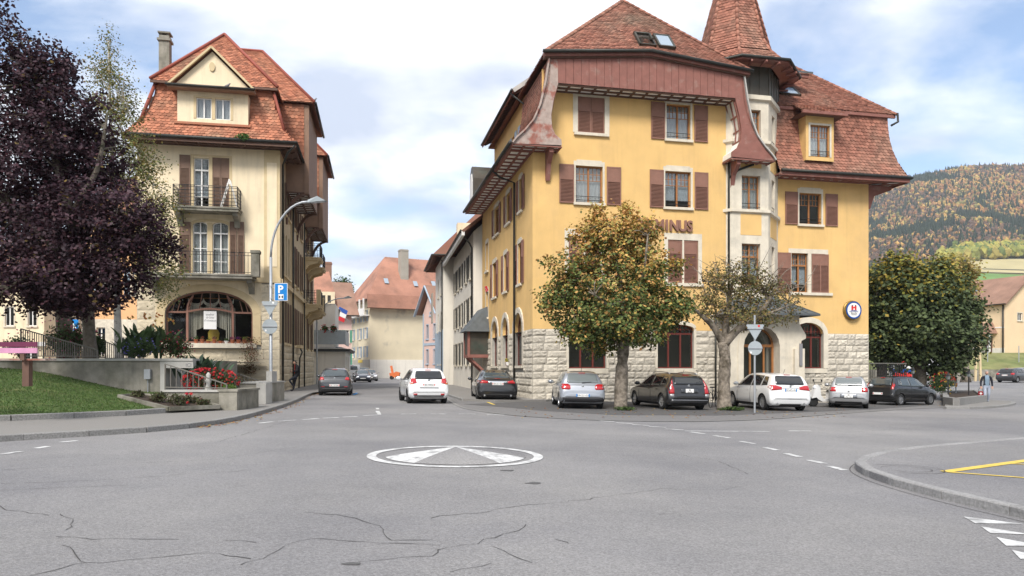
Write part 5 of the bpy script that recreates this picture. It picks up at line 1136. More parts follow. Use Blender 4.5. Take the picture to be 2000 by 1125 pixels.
l2 = thing('pavement_wall', 'short concrete wall with rounded pier next to the signpost', 'wall'); MB().box(X(468,26.5), X(505,26.5), 26.5, 29.5, -.1, 1.05).build('wall_face', 'concrete', l2); MB().box(X(502,26.5), X(521,26.5), 26.4, 27.1, -.1, 1.08).build('pier', 'concrete_light', l2); MB().box(X(466,26.5), X(506,26.5), 26.45, 29.6, 1.05, 1.1).build('coping', 'concrete_light', l2)
MB().box(X(520,28), X(531,28), 28, 28.6, -.1, 1.5).build('meter_cabinet', 'concrete_light', l2)
def railing(label, pts, hts, n, posts=(), r=.016, top=.03):
    """handrail with separate uprights; pts lower ends, hts heights"""
    o = thing('railing', label, 'railing'); a, b = Vector(pts[0]), Vector(pts[1])
    MB().bar(a + Vector((0,0,hts[0])), b + Vector((0,0,hts[1])), .05, .035).build('handrail', 'rail_grey', o); MB().bar(a + Vector((0,0,.08)), b + Vector((0,0,.08)), .03, .03).build('bottom_rail', 'rail_grey', o)
    for i in range(n + 1):
        u = i / n; p = lerp(a, b, u); big = i in (0, n) or i in posts; MB().bar(p + Vector((0,0,-.25 if big else .08)), p + Vector((0,0,lerp(hts[0], hts[1], u))), .022*(1.7 if big else 1), .022*(1.7 if big else 1)).build('upright', 'rail_grey', o)
    return o
railing('sloping metal railing along the top of the retaining wall', ((X(48,LY+.3), LY+.12, TZ), (X(196,LY+.3), LY+.12, TZ)), (1.0, .3), 34, (10, 24))
railing('level metal railing on the terrace in front of the rose bushes', ((X(150,27), 27, TZ), (X(206,27), 27, TZ)), (.72, .72), 18)
railing('mesh railing running down to the cream house at the back of the terrace', ((X(206,29), 29, TZ), (X(262,29), 29, TZ)), (.75, .3), 14)
railing('descending metal stair railing above the red begonia bed', ((X(319,d0), d0+.12, .93), (X(440,d0), d0+.12, .9)), (.82, .2), 11)
railing('low stair railing against the cream house wall beyond the begonias', ((X(450,30), 30, .6), (X(512,30), 30, .6)), (.9, .45), 9)
# bench
bn = thing('park_bench', 'weathered bench with pink and purple painted backrest planks on the lawn', 'bench', (X(-10,17.0), 17.0, 0)); bz = CZ + (HZ-726)*17.0/F
for zz, m, hh in ((.51, 'bench_pink', .125), (.66, 'bench_purple', .115)): MB().box(-1.1, X(74,17)-X(-10,17), -.04, .0, bz + zz - .07, bz + zz - .07 + hh).build('backrest_plank', m, bn)
for k in range(3): MB().box(-1.1, X(85,17)-X(-10,17), .06+k*.15, .18+k*.15, bz + .27, bz + .31).build('seat_plank', 'wood_grey', bn)
for x in (-.8, X(44,17)-X(-10,17)): MB().box(x-.08, x+.08, .1, .24, bz-.35, bz+.27).box(x-.05, x+.05, -.02, .04, bz+.27, bz+.7).build('leg', 'wood_brown', bn)
sheet('rose_bed', [gp(p[0], p[1]).to_2d() for p in ((232,780), (285,768), (372,772), (432,792), (365,799), (295,800))], .5, 'soil', kind='structure') if False else None
bp = [Vector((X(p[0], p[1]), p[1], 0)) for p in ((232, 22.2), (275, 23.2), (370, 23.2), (428, 22.3), (330, 20.9))]
bedm = MB().add([(p.x, p.y, lawn_z(p.x, p.y) + .05) for p in bp], [tuple(range(5))]).build('rose_bed', 'soil'); tag(bedm, kind='structure')
bl = bp + [bp[0]]
for a, b in zip(bl, bl[1:]): MB().bar((a.x,a.y,lawn_z(a.x,a.y)+.04), (b.x,b.y,lawn_z(b.x,b.y)+.04), .09, .12).build('edging_stone', 'concrete', bedm)
# plants of the garden
def shrub(name, label, c, r, n, cols, size=.09, flowers=(), fn=0, fs_=.07, group=None, stems=6, cat='plant', flat=.45):
    o = thing(name, label, cat, (c[0], c[1], c[2]), 0, group); mb = MB(); r = Vector(r)
    for k in range(5): leafball(mb, (RN.uniform(-.4,.4)*r.x, RN.uniform(-.4,.4)*r.y, r.z*RN.uniform(.7,1.25)), r*RN.uniform(.55,.8), n//5, cols, size, flat=flat)
    mb.build('foliage', 'leaf', o, fix=False); st = MB()
    for k in range(stems): a = RN.uniform(0, 6.3); st.tube([(0,0,-.05), (RN.uniform(.2,.6)*r.x*math.cos(a), RN.uniform(.2,.6)*r.y*math.sin(a), r.z*1.2)], [.018,.006], 5)
    st.build('stem', 'bark', o)
    if fn:
        fb = MB()
        for _ in range(fn):
            d = Vector((RN.gauss(0,1), -abs(RN.gauss(0,1)), RN.gauss(.3,1))).normalized(); p = Vector((d.x*r.x, d.y*r.y, r.z + d.z*r.z))
            col = RN.choice(flowers)
            for q in range(4): leaf(fb, p + Vector((RN.gauss(0,.012), RN.gauss(0,.012), RN.gauss(0,.012))), fs_, col, RN)
        tag(fb.build('flowers', 'leaf', o, fix=False), kind='stuff')
    return o
def blades(name, label, c, n, h_, cols, spread=.4, wd=.13, flowers=None, cat='plant'):
    """canna-like clump of broad upright leaves"""
    o = thing(name, label, cat, c)
    mb = MB(); fb = MB()
    for _ in range(n):
        a = RN.uniform(0, 6.3); b = Vector((RN.gauss(0,spread*.4), RN.gauss(0,spread*.3), RN.uniform(0, h_*.5))); out_ = Vector((math.cos(a), math.sin(a), 0)); L_ = RN.uniform(.45, .8)*h_*.8; s = out_.cross(Vector((0,0,1))); q = []
        for i in range(5): u = i/4; p = b + out_*L_*.55*u**1.4 + Vector((0,0,L_*(u-.28*u*u))); wv = wd*math.sin(math.pi*min(.97, .12+u*.86))*.5; q += [p + s*wv, p - s*wv]
        k = RN.uniform(.75,1.25); c_ = RN.choice(cols); mb.add(q, [(2*i,2*i+1,2*i+3,2*i+2) for i in range(4)], tuple(x*k for x in c_))
    mb.build('leaves', 'leaf', o, fix=False)
    if flowers:
        for _ in range(14): p = Vector((RN.gauss(0,spread*.6), RN.gauss(0,spread*.4), h_*RN.uniform(.85,1.15))); [leaf(fb, p + Vector((RN.gauss(0,.03),RN.gauss(0,.03),RN.gauss(0,.04))), .1, RN.choice(flowers), RN) for q in range(6)]
        tag(fb.build('flowers', 'leaf', o, fix=False), kind='stuff')
    return o
DG = [(.05,.085,.03), (.07,.12,.04), (.095,.15,.05), (.04,.062,.024)]
RED = [(.5,.025,.03), (.6,.05,.05), (.42,.02,.04)]; PINK = [(.6,.12,.22), (.65,.2,.3)]; BLUE = [(.16,.14,.5), (.22,.2,.55)]
P = lambda px, d, z: (X(px, d), d, z)
shrub('rose_bush', 'wide dark rose hedge with pink blooms behind the sloping terrace railing', P(120, 26.5, TZ), (1.25, .6, .75), 3000, DG + [(.14,.05,.05)], .085, PINK, 34, .06)
shrub('rose_bush', 'pink rose bush at the far left end of the terrace by the bench', P(40, 26.5, TZ), (.55, .5, .55), 900, DG, .08, PINK, 14)
shrub('rose_bush', 'small round rose bush at the right end of the level railing', P(185, 26.2, TZ), (.42, .4, .55), 900, DG, .08, PINK, 16)
blades('canna_clump', 'tall clump of broad canna leaves with pale yellow flowers on the terrace', P(285, 26.5, TZ), 150, 1.45, [(.08,.13,.055), (.11,.17,.07), (.06,.09,.04)], 1.0, .15, [(.62,.45,.12), (.6,.2,.06)])
shrub('flower_bush', 'bush dotted with violet blue flowers at the foot of the cannas', P(277, 25.3, TZ-.05), (.62, .4, .42), 1500, DG, .06, BLUE, 42, .045)
shrub('flower_bush', 'bush with red and pink flowers right of the violet one, below the shop window', P(350, 26.2, TZ-.05), (.68, .45, .55), 1700, GREENS + [(.2,.07,.05)], .07, RED + PINK, 34, .055)
blades('canna_clump', 'dark green canna clump rising behind the red begonias', P(403, 24.6, .85), 100, 1.4, [(.05,.085,.055), (.07,.115,.065)], .9, .16)
shrub('begonia_bed', 'mass of bright red begonias in the low planter', P(412, 23.5, .78), (.95, .38, .42), 2200, [(.04,.07,.025), (.09,.05,.03), (.06,.1,.03)], .07, RED, 210, .07)
shrub('ground_cover', 'bright green low ground cover at the right end of the begonia planter', P(438, 23.25, .8), (.42, .3, .16), 900, [(.12,.2,.04), (.09,.16,.03)], .05)
for i, (px, d, sz, fl, lab) in enumerate(((310, 21.9, .42, 0, 'low rose bush in the middle of the soil bed'), (345, 21.7, .5, 0, 'tallest leafy rose bush in the soil bed'), (375, 22.4, .38, 9, 'rose bush with one cluster of red blooms near the planter wall'), (270, 22.6, .26, 0, 'sparse small rose at the left end of the soil bed'), (398, 22.2, .3, 0, 'small rose at the right end of the soil bed'))):
    x = X(px, d); shrub('rose_bush', lab, (x, d, lawn_z(x, d)), (sz*.9, sz*.6, sz*.55), 380, [(.06,.07,.03), (.09,.10,.04), (.07,.05,.03)], .075, RED, fl, .1, stems=9)
st = thing('garden_figure', 'small grey stone garden figure among the begonias', 'statue', P(407, 23.1, .82)); MB().lathe([(.1,0), (.12,.1), (.07,.28), (.1,.4), (.06,.5), (.08,.58), (.02,.66)], 10).build('figure', 'concrete_light', st, smooth=True)
# ------------------------------------------------------------------ street houses
hs = house('white_house', 'grey-white town house with dark shutters adjoining the yellow building', (-2.62, 48.6, 0), LA, 9, 13.4, 10.9, 'plaster_white', 'tile', 4.2, 'gable', .9, ridge_ax='y', left=[(-y-.42, -y+.42, z, z+1.7) for y in (1.6, 4.0, 7.0, 9.2, 11.6) for z in (1.9, 4.9, 7.9)], sh='shutter_dark', winf='white_paint')
MB().box(-.9, -.7, -.9, 14.2, 10.45, 10.75).build('eave_board', 'white_paint', hs); chim(hs, 2.2, 1.2, 11, 14.6, .8); chim(hs, 2.4, 7, 11, 15.2, .8); pipe(hs, [(-.9,-.6,10.7), (-.3,-.1,10.1), (-.1,.05,9.8), (-.1,.05,.2)], .06)
h2 = house('blue_white_house', 'pale blue-white tall house with red hipped roof beyond the white house', (-5.95, 62.0, 0), LA, 9, 8.5, 11.4, 'plaster_white', 'tile', 5.5, 'hip', 1.0, ridge_ax='y', left=[(-y-.35, -y+.35, z, z+1.6) for y in (2, 5) for z in (2, 5, 8.2)], winf='shutter_blue', hipin=3)
MB().box(-.06, 0, 0, 8.5, -.3, 5).build('blue_plinth', 'shutter_blue', h2); MB().box(-.9, -.82, .6, 2.0, 5.6, 8.2).build('hanging_panel', 'plaster_grey', h2); pipe(h2, [(-.1,.1,11), (-.1,.1,.2)], .06); MB().box(1.2, 2.6, -.4, .6, 12.4, 14.2).build('roof_dormer', 'plaster_cream', h2)
h3 = house('pink_house', 'small pink gabled house with pale blue trim down the street', (-10.9, 88, 0), rad(-58), 4.4, 6, 8.4, 'plaster_pink', 'tile_brown', 3.2, 'gable', .8, ridge_ax='y', front=[(.9,1.5,5.2,6.9), (2.9,3.5,5.2,6.9), (.9,1.5,2.2,3.9), (2.9,3.5,2.2,3.9), (1.9,2.5,8.0,8.35)], trim='shutter_blue', winf='shutter_blue')
MB().box(0, 4.4, -.06, 0, 4.4, 4.7).build('blue_band', 'shutter_blue', h3); MB().box(-.02, .25, -.05, 0, 0, 8.3).build('blue_quoin', 'shutter_blue', h3); MB().box(.3, 4.2, -.05, 0, .9, 1.3).build('blue_band', 'shutter_blue', h3)
for s in (0, 1): MB().bar((-.8 if s == 0 else 5.2, -.82, 8.0), (2.2, -.82, 11.5), .1, .3, (0,-1,0)).build('verge_board', 'shutter_blue', h3)
h4 = house('end_house', 'large cream house with blank patched gable wall and red roof closing the street', (-21.8, 110, 0), rad(28), 19, 12, 12.3, 'plaster_pale', 'tile_far', 7.6, 'hip', .7, ridge_ax='x', left=[(-y-.55, -y+.55, z, z+1.7, 'shutter_blue') for y in (2.2, 5.5, 9.5) for z in (3.4, 6.3, 9.0)], front=[(15.5,17,z,z+1.8) for z in (3.4,6.3,9.0)], hipin=5)
MB(TM(0,0,0,rad(-90))).box(-12, -.02, -.05, -.01, -.4, 12.2).build('grey_render', 'plaster_grey', h4) if False else None
MB().box(-.06, 0, 0, 12, -.4, 3.0).build('plinth', 'plaster_grey', h4); MB().box(0, 9.5, -.08, 0, 0, 3.0).build('patched_render', 'plaster_white', h4); chim(h4, 6.5, 3.2, 15, 20.8, 1.3); chim(h4, 14.5, 3.2, 15, 19.4, 1.4)
MB().add([(-.75,-.85,13.0), (11.5,-.85,13.0), (11.5,-1.3,10.9), (-.75,-1.3,10.9), (11.5,0,10.9), (-.75,0,10.9)], [(0,1,2,3), (3,2,4,5)]).build('roof_skirt', 'tile_far', h4)
for xx, yy in ((3.2, 1.1), (8.0, 1.0), (11.2, 1.1)): MB().add([(xx-.35, -.7+yy*2, 13.05+yy*2-.2), (xx+.35, -.7+yy*2, 13.05+yy*2-.2), (xx+.35, .0+yy*2, 13.9+yy*2-.2), (xx-.35, .0+yy*2, 13.9+yy*2-.2)], [(0,1,2,3)]).build('skylight', 'skyglass', h4)
mb = MB(TM(0,0,0,rad(-90)))
for x in (-11.5, -8.6, -5.6, -2.6, -.4): mb.box(x-.12, x+.12, -1.0, -.8, 10.9, 12.4)
mb.box(-11.8, -.2, -1.02, -.8, 9.9, 10.9); mb.box(-11.8, -.2, -1.0, 0, 9.75, 9.9); mb.build('loggia', 'white_paint', h4)
tag(h4)
MB().box(-.1, -.06, 3.8, 6.2, 2.55, 3.0).build('yellow_sign', 'line_yellow', h4)
h5 = house('green_shuttered_house', 'pink house with green shutters and dark roof left of the end house', (X(648,98), 98, 0), rad(24), 2.7, 9, 9.0, 'plaster_pink', 'tile_brown', 5, 'gable', .9, ridge_ax='x', front=[(.35,.9,z,z+1.7,'shutter_green') for z in (2.0,5.2)] + [(1.8,2.35,z,z+1.7,'shutter_green') for z in (2.0,5.2)])
h6 = house('chalet_house', 'cream house with broad red half-hipped roof and small dormers at the street bend', (X(600,80), 80, 0), rad(14), 3.0, 9, 8.3, 'plaster_cream', 'tile_far', 5.2, 'hip', .45, ridge_ax='x', front=[(1.3,2.2,5.6,7.2,'shutter_dark'), (2.55,2.85,3.6,5.0)], hipin=1.2)
MB().box(1.2, 3.0, -.4, 1.2, 8.6, 10.2).build('roof_dormer', 'plaster_cream', h6); MB().box(1.6, 1.95, -.43, -.4, 9.0, 9.8).box(2.2, 2.55, -.43, -.4, 9.0, 9.8).build('dormer_window', 'room_shade', h6); chim(h6, 2.2, 4.5, 12, 14.2, .9, 'tile_brown')
h7 = house('garage_block', 'low white flat-roofed garage with grey balcony planters on top', (X(611,63), 63, 0), rad(10), 2.8, 9, 3.4, 'plaster_white', 'slate', .25, 'hip', .35, right=[(2,2.6,1.5,2.6), (5,5.6,1.5,2.6)], hipin=1)
MB().box(0, 2.8, 0, .1, 3.75, 5.0).box(2.7, 2.8, .1, 6, 3.75, 5.0).build('balcony_panel', 'sign_grey', h7); MB().box(-.6, 1.7, 3, 8, 3.4, 7.6).build('upper_storey', 'plaster_white', h7)
for i in range(2): shrub('balcony_plant', ('left', 'right')[i] + ' green trailing plant on the grey balcony of the low garage', (X(634 + 17*i, 62.6), 62.6, 4.75), (.35, .25, .35), 260, GREENS, .12, RED, 12, .12)
fg = thing('flag', 'blue white and red tricolour flag on a pole from a house front', 'flag', at(681, 628, 92)); MB().tube([(0,0,0), (-1.4,-.5,2.0)], .03, 5).build('pole', 'galv', fg)
for k, m in enumerate(('flag_blue', 'plate_white', 'flag_red')): MB().add([(-.9-.9*(k/3)-.2, -.35, 1.9-.5*k), (-.05-.5*k/3, -.3, 1.35-.5*k), (-.1-.5*k/3-.1, -.25, .85-.5*k), (-1.05-.9*k/3-.2, -.3, 1.4-.5*k)], [(0,1,2,3)]).build('stripe', m, fg)
h8 = house('orange_house', 'apricot house with rough stone base and pale shutters behind the purple tree', (X(160,52), 52, 0), rad(8), 5.6, 9, 13, 'plaster_orange', 'tile', 4, 'hip', .6, front=[(1.0,1.6,2.6,4.6), (2.3,2.9,1.7,3.9), (3.0,3.5,1.7,3.9), (4.4,4.9,3.0,5.2), (1.1,1.9,7.3,9.2,'shutter_blue'), (3.4,4.2,7.0,9.0,'shutter_blue')])
wall(MB(TM(0,-.05,0)), 0, 5.6, -.3, 5.2, [(1.0,1.6,2.6,4.6), (2.3,2.9,1.7,3.9), (3.0,3.5,1.7,3.9), (4.4,4.9,3.0,5.2)], .1).build('stone_base', 'stone', h8); pipe(h8, [(4.0,-.12,12), (4.0,-.12,0)], .07)
h9 = house('pale_yellow_house', 'pale yellow house at the far left edge behind the bench', (X(-60,60), 60, 0), rad(6), 5.9, 9, 9.5, 'plaster_cream', 'tile', 4, 'hip', .6, front=[(x, x+.7, z, z+1.6) for x in (2.8, 4.6) for z in (5.2, 8)] + [(4.2,5.4,1.2,3.0)])
MB().box(4.9, 6.1, -.3, -.2, 3.5, 3.85).build('shop_sign', 'plate_white', h9); pipe(h9, [(2.0,-.1,9), (2.0,-.1,0)], .07)
h10 = house('red_roofed_house', 'low house with steep red roof glimpsed between the tree trunks', (X(62,66), 66, 0), rad(4), 5.6, 8, 4.4, 'plaster_peach', 'tile_far', 4.5, 'gable', .6, front=[(1,2,1.5,3.2), (3.2,4.2,1.5,3.2)])
h11 = house('blue_awning_house', 'house with a striped awning behind the second trunk', (X(122,70), 70, 0), rad(4), 3.5, 8, 4.8, 'plaster_grey', 'tile_far', 3.4, 'gable', .6); mb = MB()
for i in range(8): mb.box(.4+i*.34, .4+i*.34+.17, -1.0, -.05, 3.6-.0*i, 3.9)
mb.build('awning', 'shutter_blue', h11)
cs = thing('crossing_sign', 'blue square pedestrian crossing sign between the trunks', 'sign', at(141, 645, 50)); MB().box(-.42, .42, 0, .03, .0, .75).build('board', 'blue_sign', cs); MB().prism([(-.3,.08), (.3,.08), (0,.66)], -.01, 0).build('triangle', 'plate_white', cs); MB().tube([(0,.05,-4.6), (0,.05,.8)], .04, 6).build('post', 'galv', cs); MB().prism([(-.07,.12), (.08,.12), (.05,.45), (-.04,.45)], -.016, -.01).build('walking_figure', 'ink', cs)
# right side: grass bank, house, wall
bz_ = 3.7
bank = MB(); xs = fr(36, 150, 6); q = []
for x in xs:
    for y, z in ((83.6, 1.35), (88, 2.4), (91.5, bz_ - .1), (140, bz_ + 1.2), (175, bz_ + 2)): q.append((x, y + (x-60)*.05, z + RN.uniform(-.08, .08) - sstep(52, 36, x) * (z - .6) * .8 if False else z + RN.uniform(-.08, .08)))
bank.add(q, [(i*5+j, (i+1)*5+j, (i+1)*5+j+1, i*5+j+1) for i in range(len(xs)-1) for j in range(4)]); tag(bank.build('grass_bank', 'grass_dry', smooth=True), kind='structure')
wl = thing('stone_wall', 'low dark stone retaining wall at the foot of the grass bank', 'wall'); MB().add([(30,82.0,-.2), (150,88.2,-.2), (150,88.2,1.5), (30,82.0,1.5), (30,83,-.2), (150,89,-.2), (150,89,1.5), (30,83,1.5)], [(0,1,2,3), (3,2,6,7), (5,4,7,6)]).build('wall_face', 'concrete', wl)
h12 = house('yellow_farmhouse', 'pale yellow house with brown tiled roof on the grass bank at the right edge', (X(1962,93), 93, 0), rad(20), 9, 16, 10.1, 'plaster_peach', 'tile_brown', 3.9, 'gable', .5, z0=3.0, ridge_ax='y', left=[(-y-.5,-y+.5,z,z+1.6,'shutter_dark') for y in (6.5, 10.5, 14) for z in (4.3, 7.6)], front=[(2.4,3.3,7.9,8.9), (5.6,6.5,10.2-.4,10.0), (5.4,6.4,6.2,7.9), (5.4,6.4,4.0,5.6)])
MB().box(-.06, 0, 0, 16, 3, 4.3).build('white_plinth', 'plaster_white', h12); MB().box(-.04, 0, 0, 16, 6.9, 7.05).build('white_band', 'white_paint', h12); MB().box(-.08, 0, 1.6, 2.6, 3.4, 5.6).build('door', 'wood_brown', h12)
MB().add([(-1.4,.9,6.2), (-1.4,3.6,6.2), (0,3.6,6.2), (0,.9,6.2), (-.4,1.6,7.6), (-.4,2.9,7.6), (0,2.9,7.7), (0,1.6,7.7)], [(0,1,5,4), (1,2,6,5), (3,0,4,7), (4,5,6,7), (0,3,2,1)]).build('porch_roof', 'tile_brown', h12); MB().box(-1.2, -1.05, 1.1, 1.25, 3, 6.2).box(-1.2, -1.05, 3.2, 3.35, 3, 6.2).build('porch_post', 'white_paint', h12)
for yy in (5.5, 8.5): MB().add([(1.3, yy, 11.35), (2.6, yy, 12.5), (2.6, yy+1.3, 12.5), (1.3, yy+1.3, 11.35)], [(0,1,2,3)]).build('skylight', 'skyglass', h12)
pipe(h12, [(-.15,.1,10), (-.15,.1,3.4)], .09)
# ------------------------------------------------------------------ trees
def tree(name, label, trunk, limbs, blobs, n, size, colf, bark='bark', clump=None, cs=.28, seed=1, cat='tree', flat=.38, twigs=40, droop=0, group=None):
    """trunk, limbs: lists of (points, radii); blobs: (centre, radii); colf(p, u, rnd) -> colour"""
    r = random.Random(seed); base = Vector(trunk[0][0]); o = thing(name, label, cat, base, 0, group); inv = -base
    mb = MB(); mb.tube([Vector(p) + inv for p in smoothpath(trunk[0], 4)], [lerp(trunk[1][0], trunk[1][-1], i / (4*(len(trunk[0])-1))) * (1 + .13*r.uniform(-1, 1)) + (.12*trunk[1][0] if i == 0 else 0) for i in range(4*(len(trunk[0])-1)+1)], 12); mb.build('trunk', bark, o, smooth=True)
    for pts, rr in limbs:
        sp_ = smoothpath(pts, 3); MB().tube([Vector(p) + inv for p in sp_], [lerp(rr[0], rr[1], i / (len(sp_)-1)) for i in range(len(sp_))], 7).build('limb', bark, o, smooth=True)
    vol = [b[1][0]*b[1][1]*b[1][2] for b in blobs]; cl = []; top = Vector(trunk[0][-1])
    zmin, zmax = min(b[0][2]-b[1][2] for b in blobs), max(b[0][2]+b[1][2] for b in blobs)
    for _ in range(clump or max(60, n // 22)):
        c, rr = r.choices(blobs, [v ** .67 for v in vol])[0]; d = Vector((r.gauss(0,1), r.gauss(0,1), r.gauss(0,1))).normalized() * (r.random() ** flat); cl.append((Vector(c) + Vector((d.x*rr[0], d.y*rr[1], d.z*rr[2])), d.length, d.copy()))
    lf = MB(); per = n // len(cl)
    for c, u, dv_ in cl:
        k = r.uniform(.7, 1.25); tone = r.random(); nb = (dv_ * .8 + Vector((0, 0, .75))).normalized()
        for _ in range(per):
            p = c + Vector((r.gauss(0, cs), r.gauss(0, cs), r.gauss(0, cs*.75))); col = colf(p, (p.z - zmin)/(zmax - zmin), u, tone, r); leaf(lf, p + inv, size*r.uniform(.7, 1.25), (col[0]*k, col[1]*k, col[2]*k), r, droop, nb)
    lf.build('crown', 'leaf', o, fix=False)
    tw = MB(); src = [Vector(p) for pts, _ in limbs for p in smoothpath(pts, 3)[2:]] or [top]
    for c, u, dv_ in r.sample(cl, min(twigs, len(cl))):
        s = min(src, key=lambda q: (q - c).length); m_ = lerp(s, c, .5) + Vector((r.gauss(0,.15), r.gauss(0,.15), .1)); tw.tube([s + inv, m_ + inv, c + inv], [.03, .018, .006], 5, False)
    tag(tw.build('twigs', bark, o, fix=False), kind='stuff'); return o
def PB(lst, d, dd=.8, sc=1.0):
    """blobs from photo circles: (px, py, rpx[, rpy][, depth offset])"""
    o = []
    for b in lst:
        dz = b[4] if len(b) > 4 else 0; D = d + dz; rx = b[2]*D/F*sc; rz = (b[3] if len(b) > 3 else b[2])*D/F*sc; o.append((at(b[0], b[1], D), (rx, rx*dd, rz)))
    return o
# purple tree
d = 22.5; tb = Vector(P(178, d+3.2, TZ-.3))
def purple(p, h, u, t, r): return r.choice([(.036,.016,.024), (.050,.023,.034), (.024,.011,.018), (.085,.048,.060), (.060,.022,.030)]) if r.random() < .985 else (.16,.11,.03)  # the paler mauve leaf colour stands in for lit crown edges
tree('purple_tree', 'large dark purple leaved tree overhanging the lawn at the left', ([tb, at(170, 600, d+3), at(152, 520, d+1.8), at(140, 420, d)], [.24, .18]),
     [([at(150,520,d+.6), at(90,470,d), at(20,400,d)], [.14,.03]), ([at(150,520,d+.6), at(220,470,d), at(300,460,d-.2)], [.13,.03]), ([at(140,420,d), at(100,280,d), at(60,120,d)], [.16,.03]), ([at(140,420,d), at(190,330,d), at(210,220,d)], [.12,.03]), ([at(120,560,d), at(60,540,d-1), at(20,560,d-1.5)], [.08,.02])],
     PB([(70,150,75,70), (20,110,60,60), (110,130,40,45), (120,250,95,80), (185,300,65,75,.5), (40,300,110,110), (60,430,130,110), (180,420,100,95), (245,430,75,70,-.5), (290,480,55,45), (120,530,110,70,-.3), (210,520,85,60), (30,560,70,50,-1), (-110,220,120,150), (-120,420,130,130), (-60,540,90,60), (255,540,45,35), (8,25,18,40), (185,205,22,35), (330,485,18,14), (150,588,70,28), (90,585,60,30), (215,580,45,25), (150,330,90,90,1.5), (90,200,70,80,1)], d, .9),
     70000, .122, purple, 'bark', cs=.16, seed=2, twigs=160, clump=2100)
tree('leaning_trunk_tree', 'mossy slanting trunk with sparse purple foliage left of the purple tree stem', ([Vector(P(128, 27.5, TZ-.3)), at(124, 610, 27.5), at(118, 540, 27.3), at(105, 440, 27)], [.30, .18]), [([at(118,540,27.3), at(60,480,27), at(10,440,27)], [.1,.03])],
     PB([(90,430,90,80), (30,440,80,70), (110,560,60,40)], 27, .8), 5000, .15, purple, 'bark', seed=3, twigs=30)
# birch
d = 30.0
def birchc(p, h, u, t, r): return r.choice([(.27,.22,.06), (.20,.20,.06), (.14,.16,.05), (.33,.23,.06)]) if r.random() < .3 + .4*h else r.choice([(.13,.155,.05), (.17,.18,.06), (.10,.13,.045)])
bl_ = PB([(212,90,16,45), (200,140,38,40), (235,160,30,50), (215,210,50,45), (250,225,35,45), (200,280,45,50), (255,290,50,45), (230,350,60,50), (285,330,45,50), (305,400,45,50), (265,420,55,45), (320,460,40,50), (290,510,50,35), (335,520,25,45), (230,470,55,50), (310,570,35,25)], d, .9)
tree('birch_tree', 'slender yellowing birch with drooping fine foliage before the cream house', ([Vector(P(232, d, TZ-.3)), at(228, 560, d), at(224, 400, d), at(216, 250, d), at(212, 80, d)], [.17, .03]),
     [([at(224,400,d), at(262,330,d), at(300,360,d)], [.06,.015]), ([at(226,480,d), at(270,420,d), at(318,450,d)], [.06,.015]), ([at(220,300,d), at(245,220,d), at(262,240,d)], [.04,.012]), ([at(220,320,d), at(190,260,d), at(175,280,d)], [.04,.012])], bl_, 22000, .09, birchc, 'bark_birch', cs=.2, seed=4, twigs=90, clump=1100, flat=.6, droop=.6)
# lime tree on the forecourt
d = 27.9; b0 = gp(1212, 800); b0 = Vector((b0.x, b0.y, G(b0.x, b0.y) - .05)); d = b0.y
def limec(p, h, u, t, r):
    a = .14 + 1.4 * max(0, h - .36) + (.28 if t > .7 else 0)
    if r.random() < a: return r.choice([(.48,.30,.075), (.54,.31,.10), (.42,.31,.08), (.50,.25,.09), (.38,.33,.09)])
    return r.choice([(.085,.12,.034), (.115,.155,.042), (.06,.09,.027), (.17,.20,.055)])
tree('lime_tree', 'round crowned lime tree turning yellow before the yellow building', ([b0, at(1214, 730, d), at(1217, 690, d), at(1220, 640, d)], [.25, .19]),
     [([at(1217,680,d), at(1160,620,d), at(1100,590,d)], [.12,.03]), ([at(1220,650,d), at(1280,600,d+.3), at(1330,590,d)], [.12,.03]), ([at(1220,640,d), at(1210,540,d), at(1190,440,d)], [.15,.03]), ([at(1220,640,d), at(1255,540,d-.6), at(1265,460,d-.6)], [.1,.03]), ([at(1217,670,d), at(1190,600,d-1), at(1150,570,d-1.8)], [.1,.02]), ([at(1217,660,d), at(1240,600,d+1), at(1250,560,d+1.8)], [.1,.02])],
     PB([(1195,470,62,58), (1150,470,42,48), (1248,462,48,50), (1115,530,52,48), (1278,535,52,52), (1200,560,105,80), (1100,590,48,45), (1305,600,55,50), (1195,625,118,45), (1335,600,25,30), (1075,585,32,28), (1250,650,70,30), (1140,650,60,28), (1165,420,14,25), (1228,412,14,20), (1070,515,16,14), (1325,515,12,14), (1175,675,40,22)], d, 1.0, .92), 30000, .135, limec, 'bark_pale', cs=.15, seed=5, twigs=120, clump=1150)
# pollarded old tree
g0 = gp(1415, 801); g0 = Vector((g0.x, g0.y, G(g0.x, g0.y) - .05)); d = g0.y
def oldc(p, h, u, t, r): return r.choice([(.22,.17,.055), (.14,.135,.045), (.26,.17,.07), (.09,.10,.035), (.17,.15,.05)])
gl = [([at(1413,672,d), at(1395,640,d-.1), at(1372,618,d-.3), at(1352,600,d-.5)], [.18,.04]), ([at(1415,672,d), at(1440,645,d), at(1470,625,d-.2), at(1500,590,d-.2), at(1515,560,d-.1)], [.20,.05]), ([at(1412,672,d), at(1420,620,d+.1), at(1425,570,d+.1), at(1435,545,d)], [.15,.05]), ([at(1470,625,d-.2), at(1520,605,d-.4), at(1560,590,d-.4)], [.08,.02]), ([at(1425,580,d+.1), at(1400,550,d), at(1385,530,d)], [.07,.02]), ([at(1500,590,d-.2), at(1490,560,d), at(1470,540,d)], [.07,.02]), ([at(1440,645,d), at(1480,640,d+.5), at(1530,625,d+.7)], [.06,.02])]
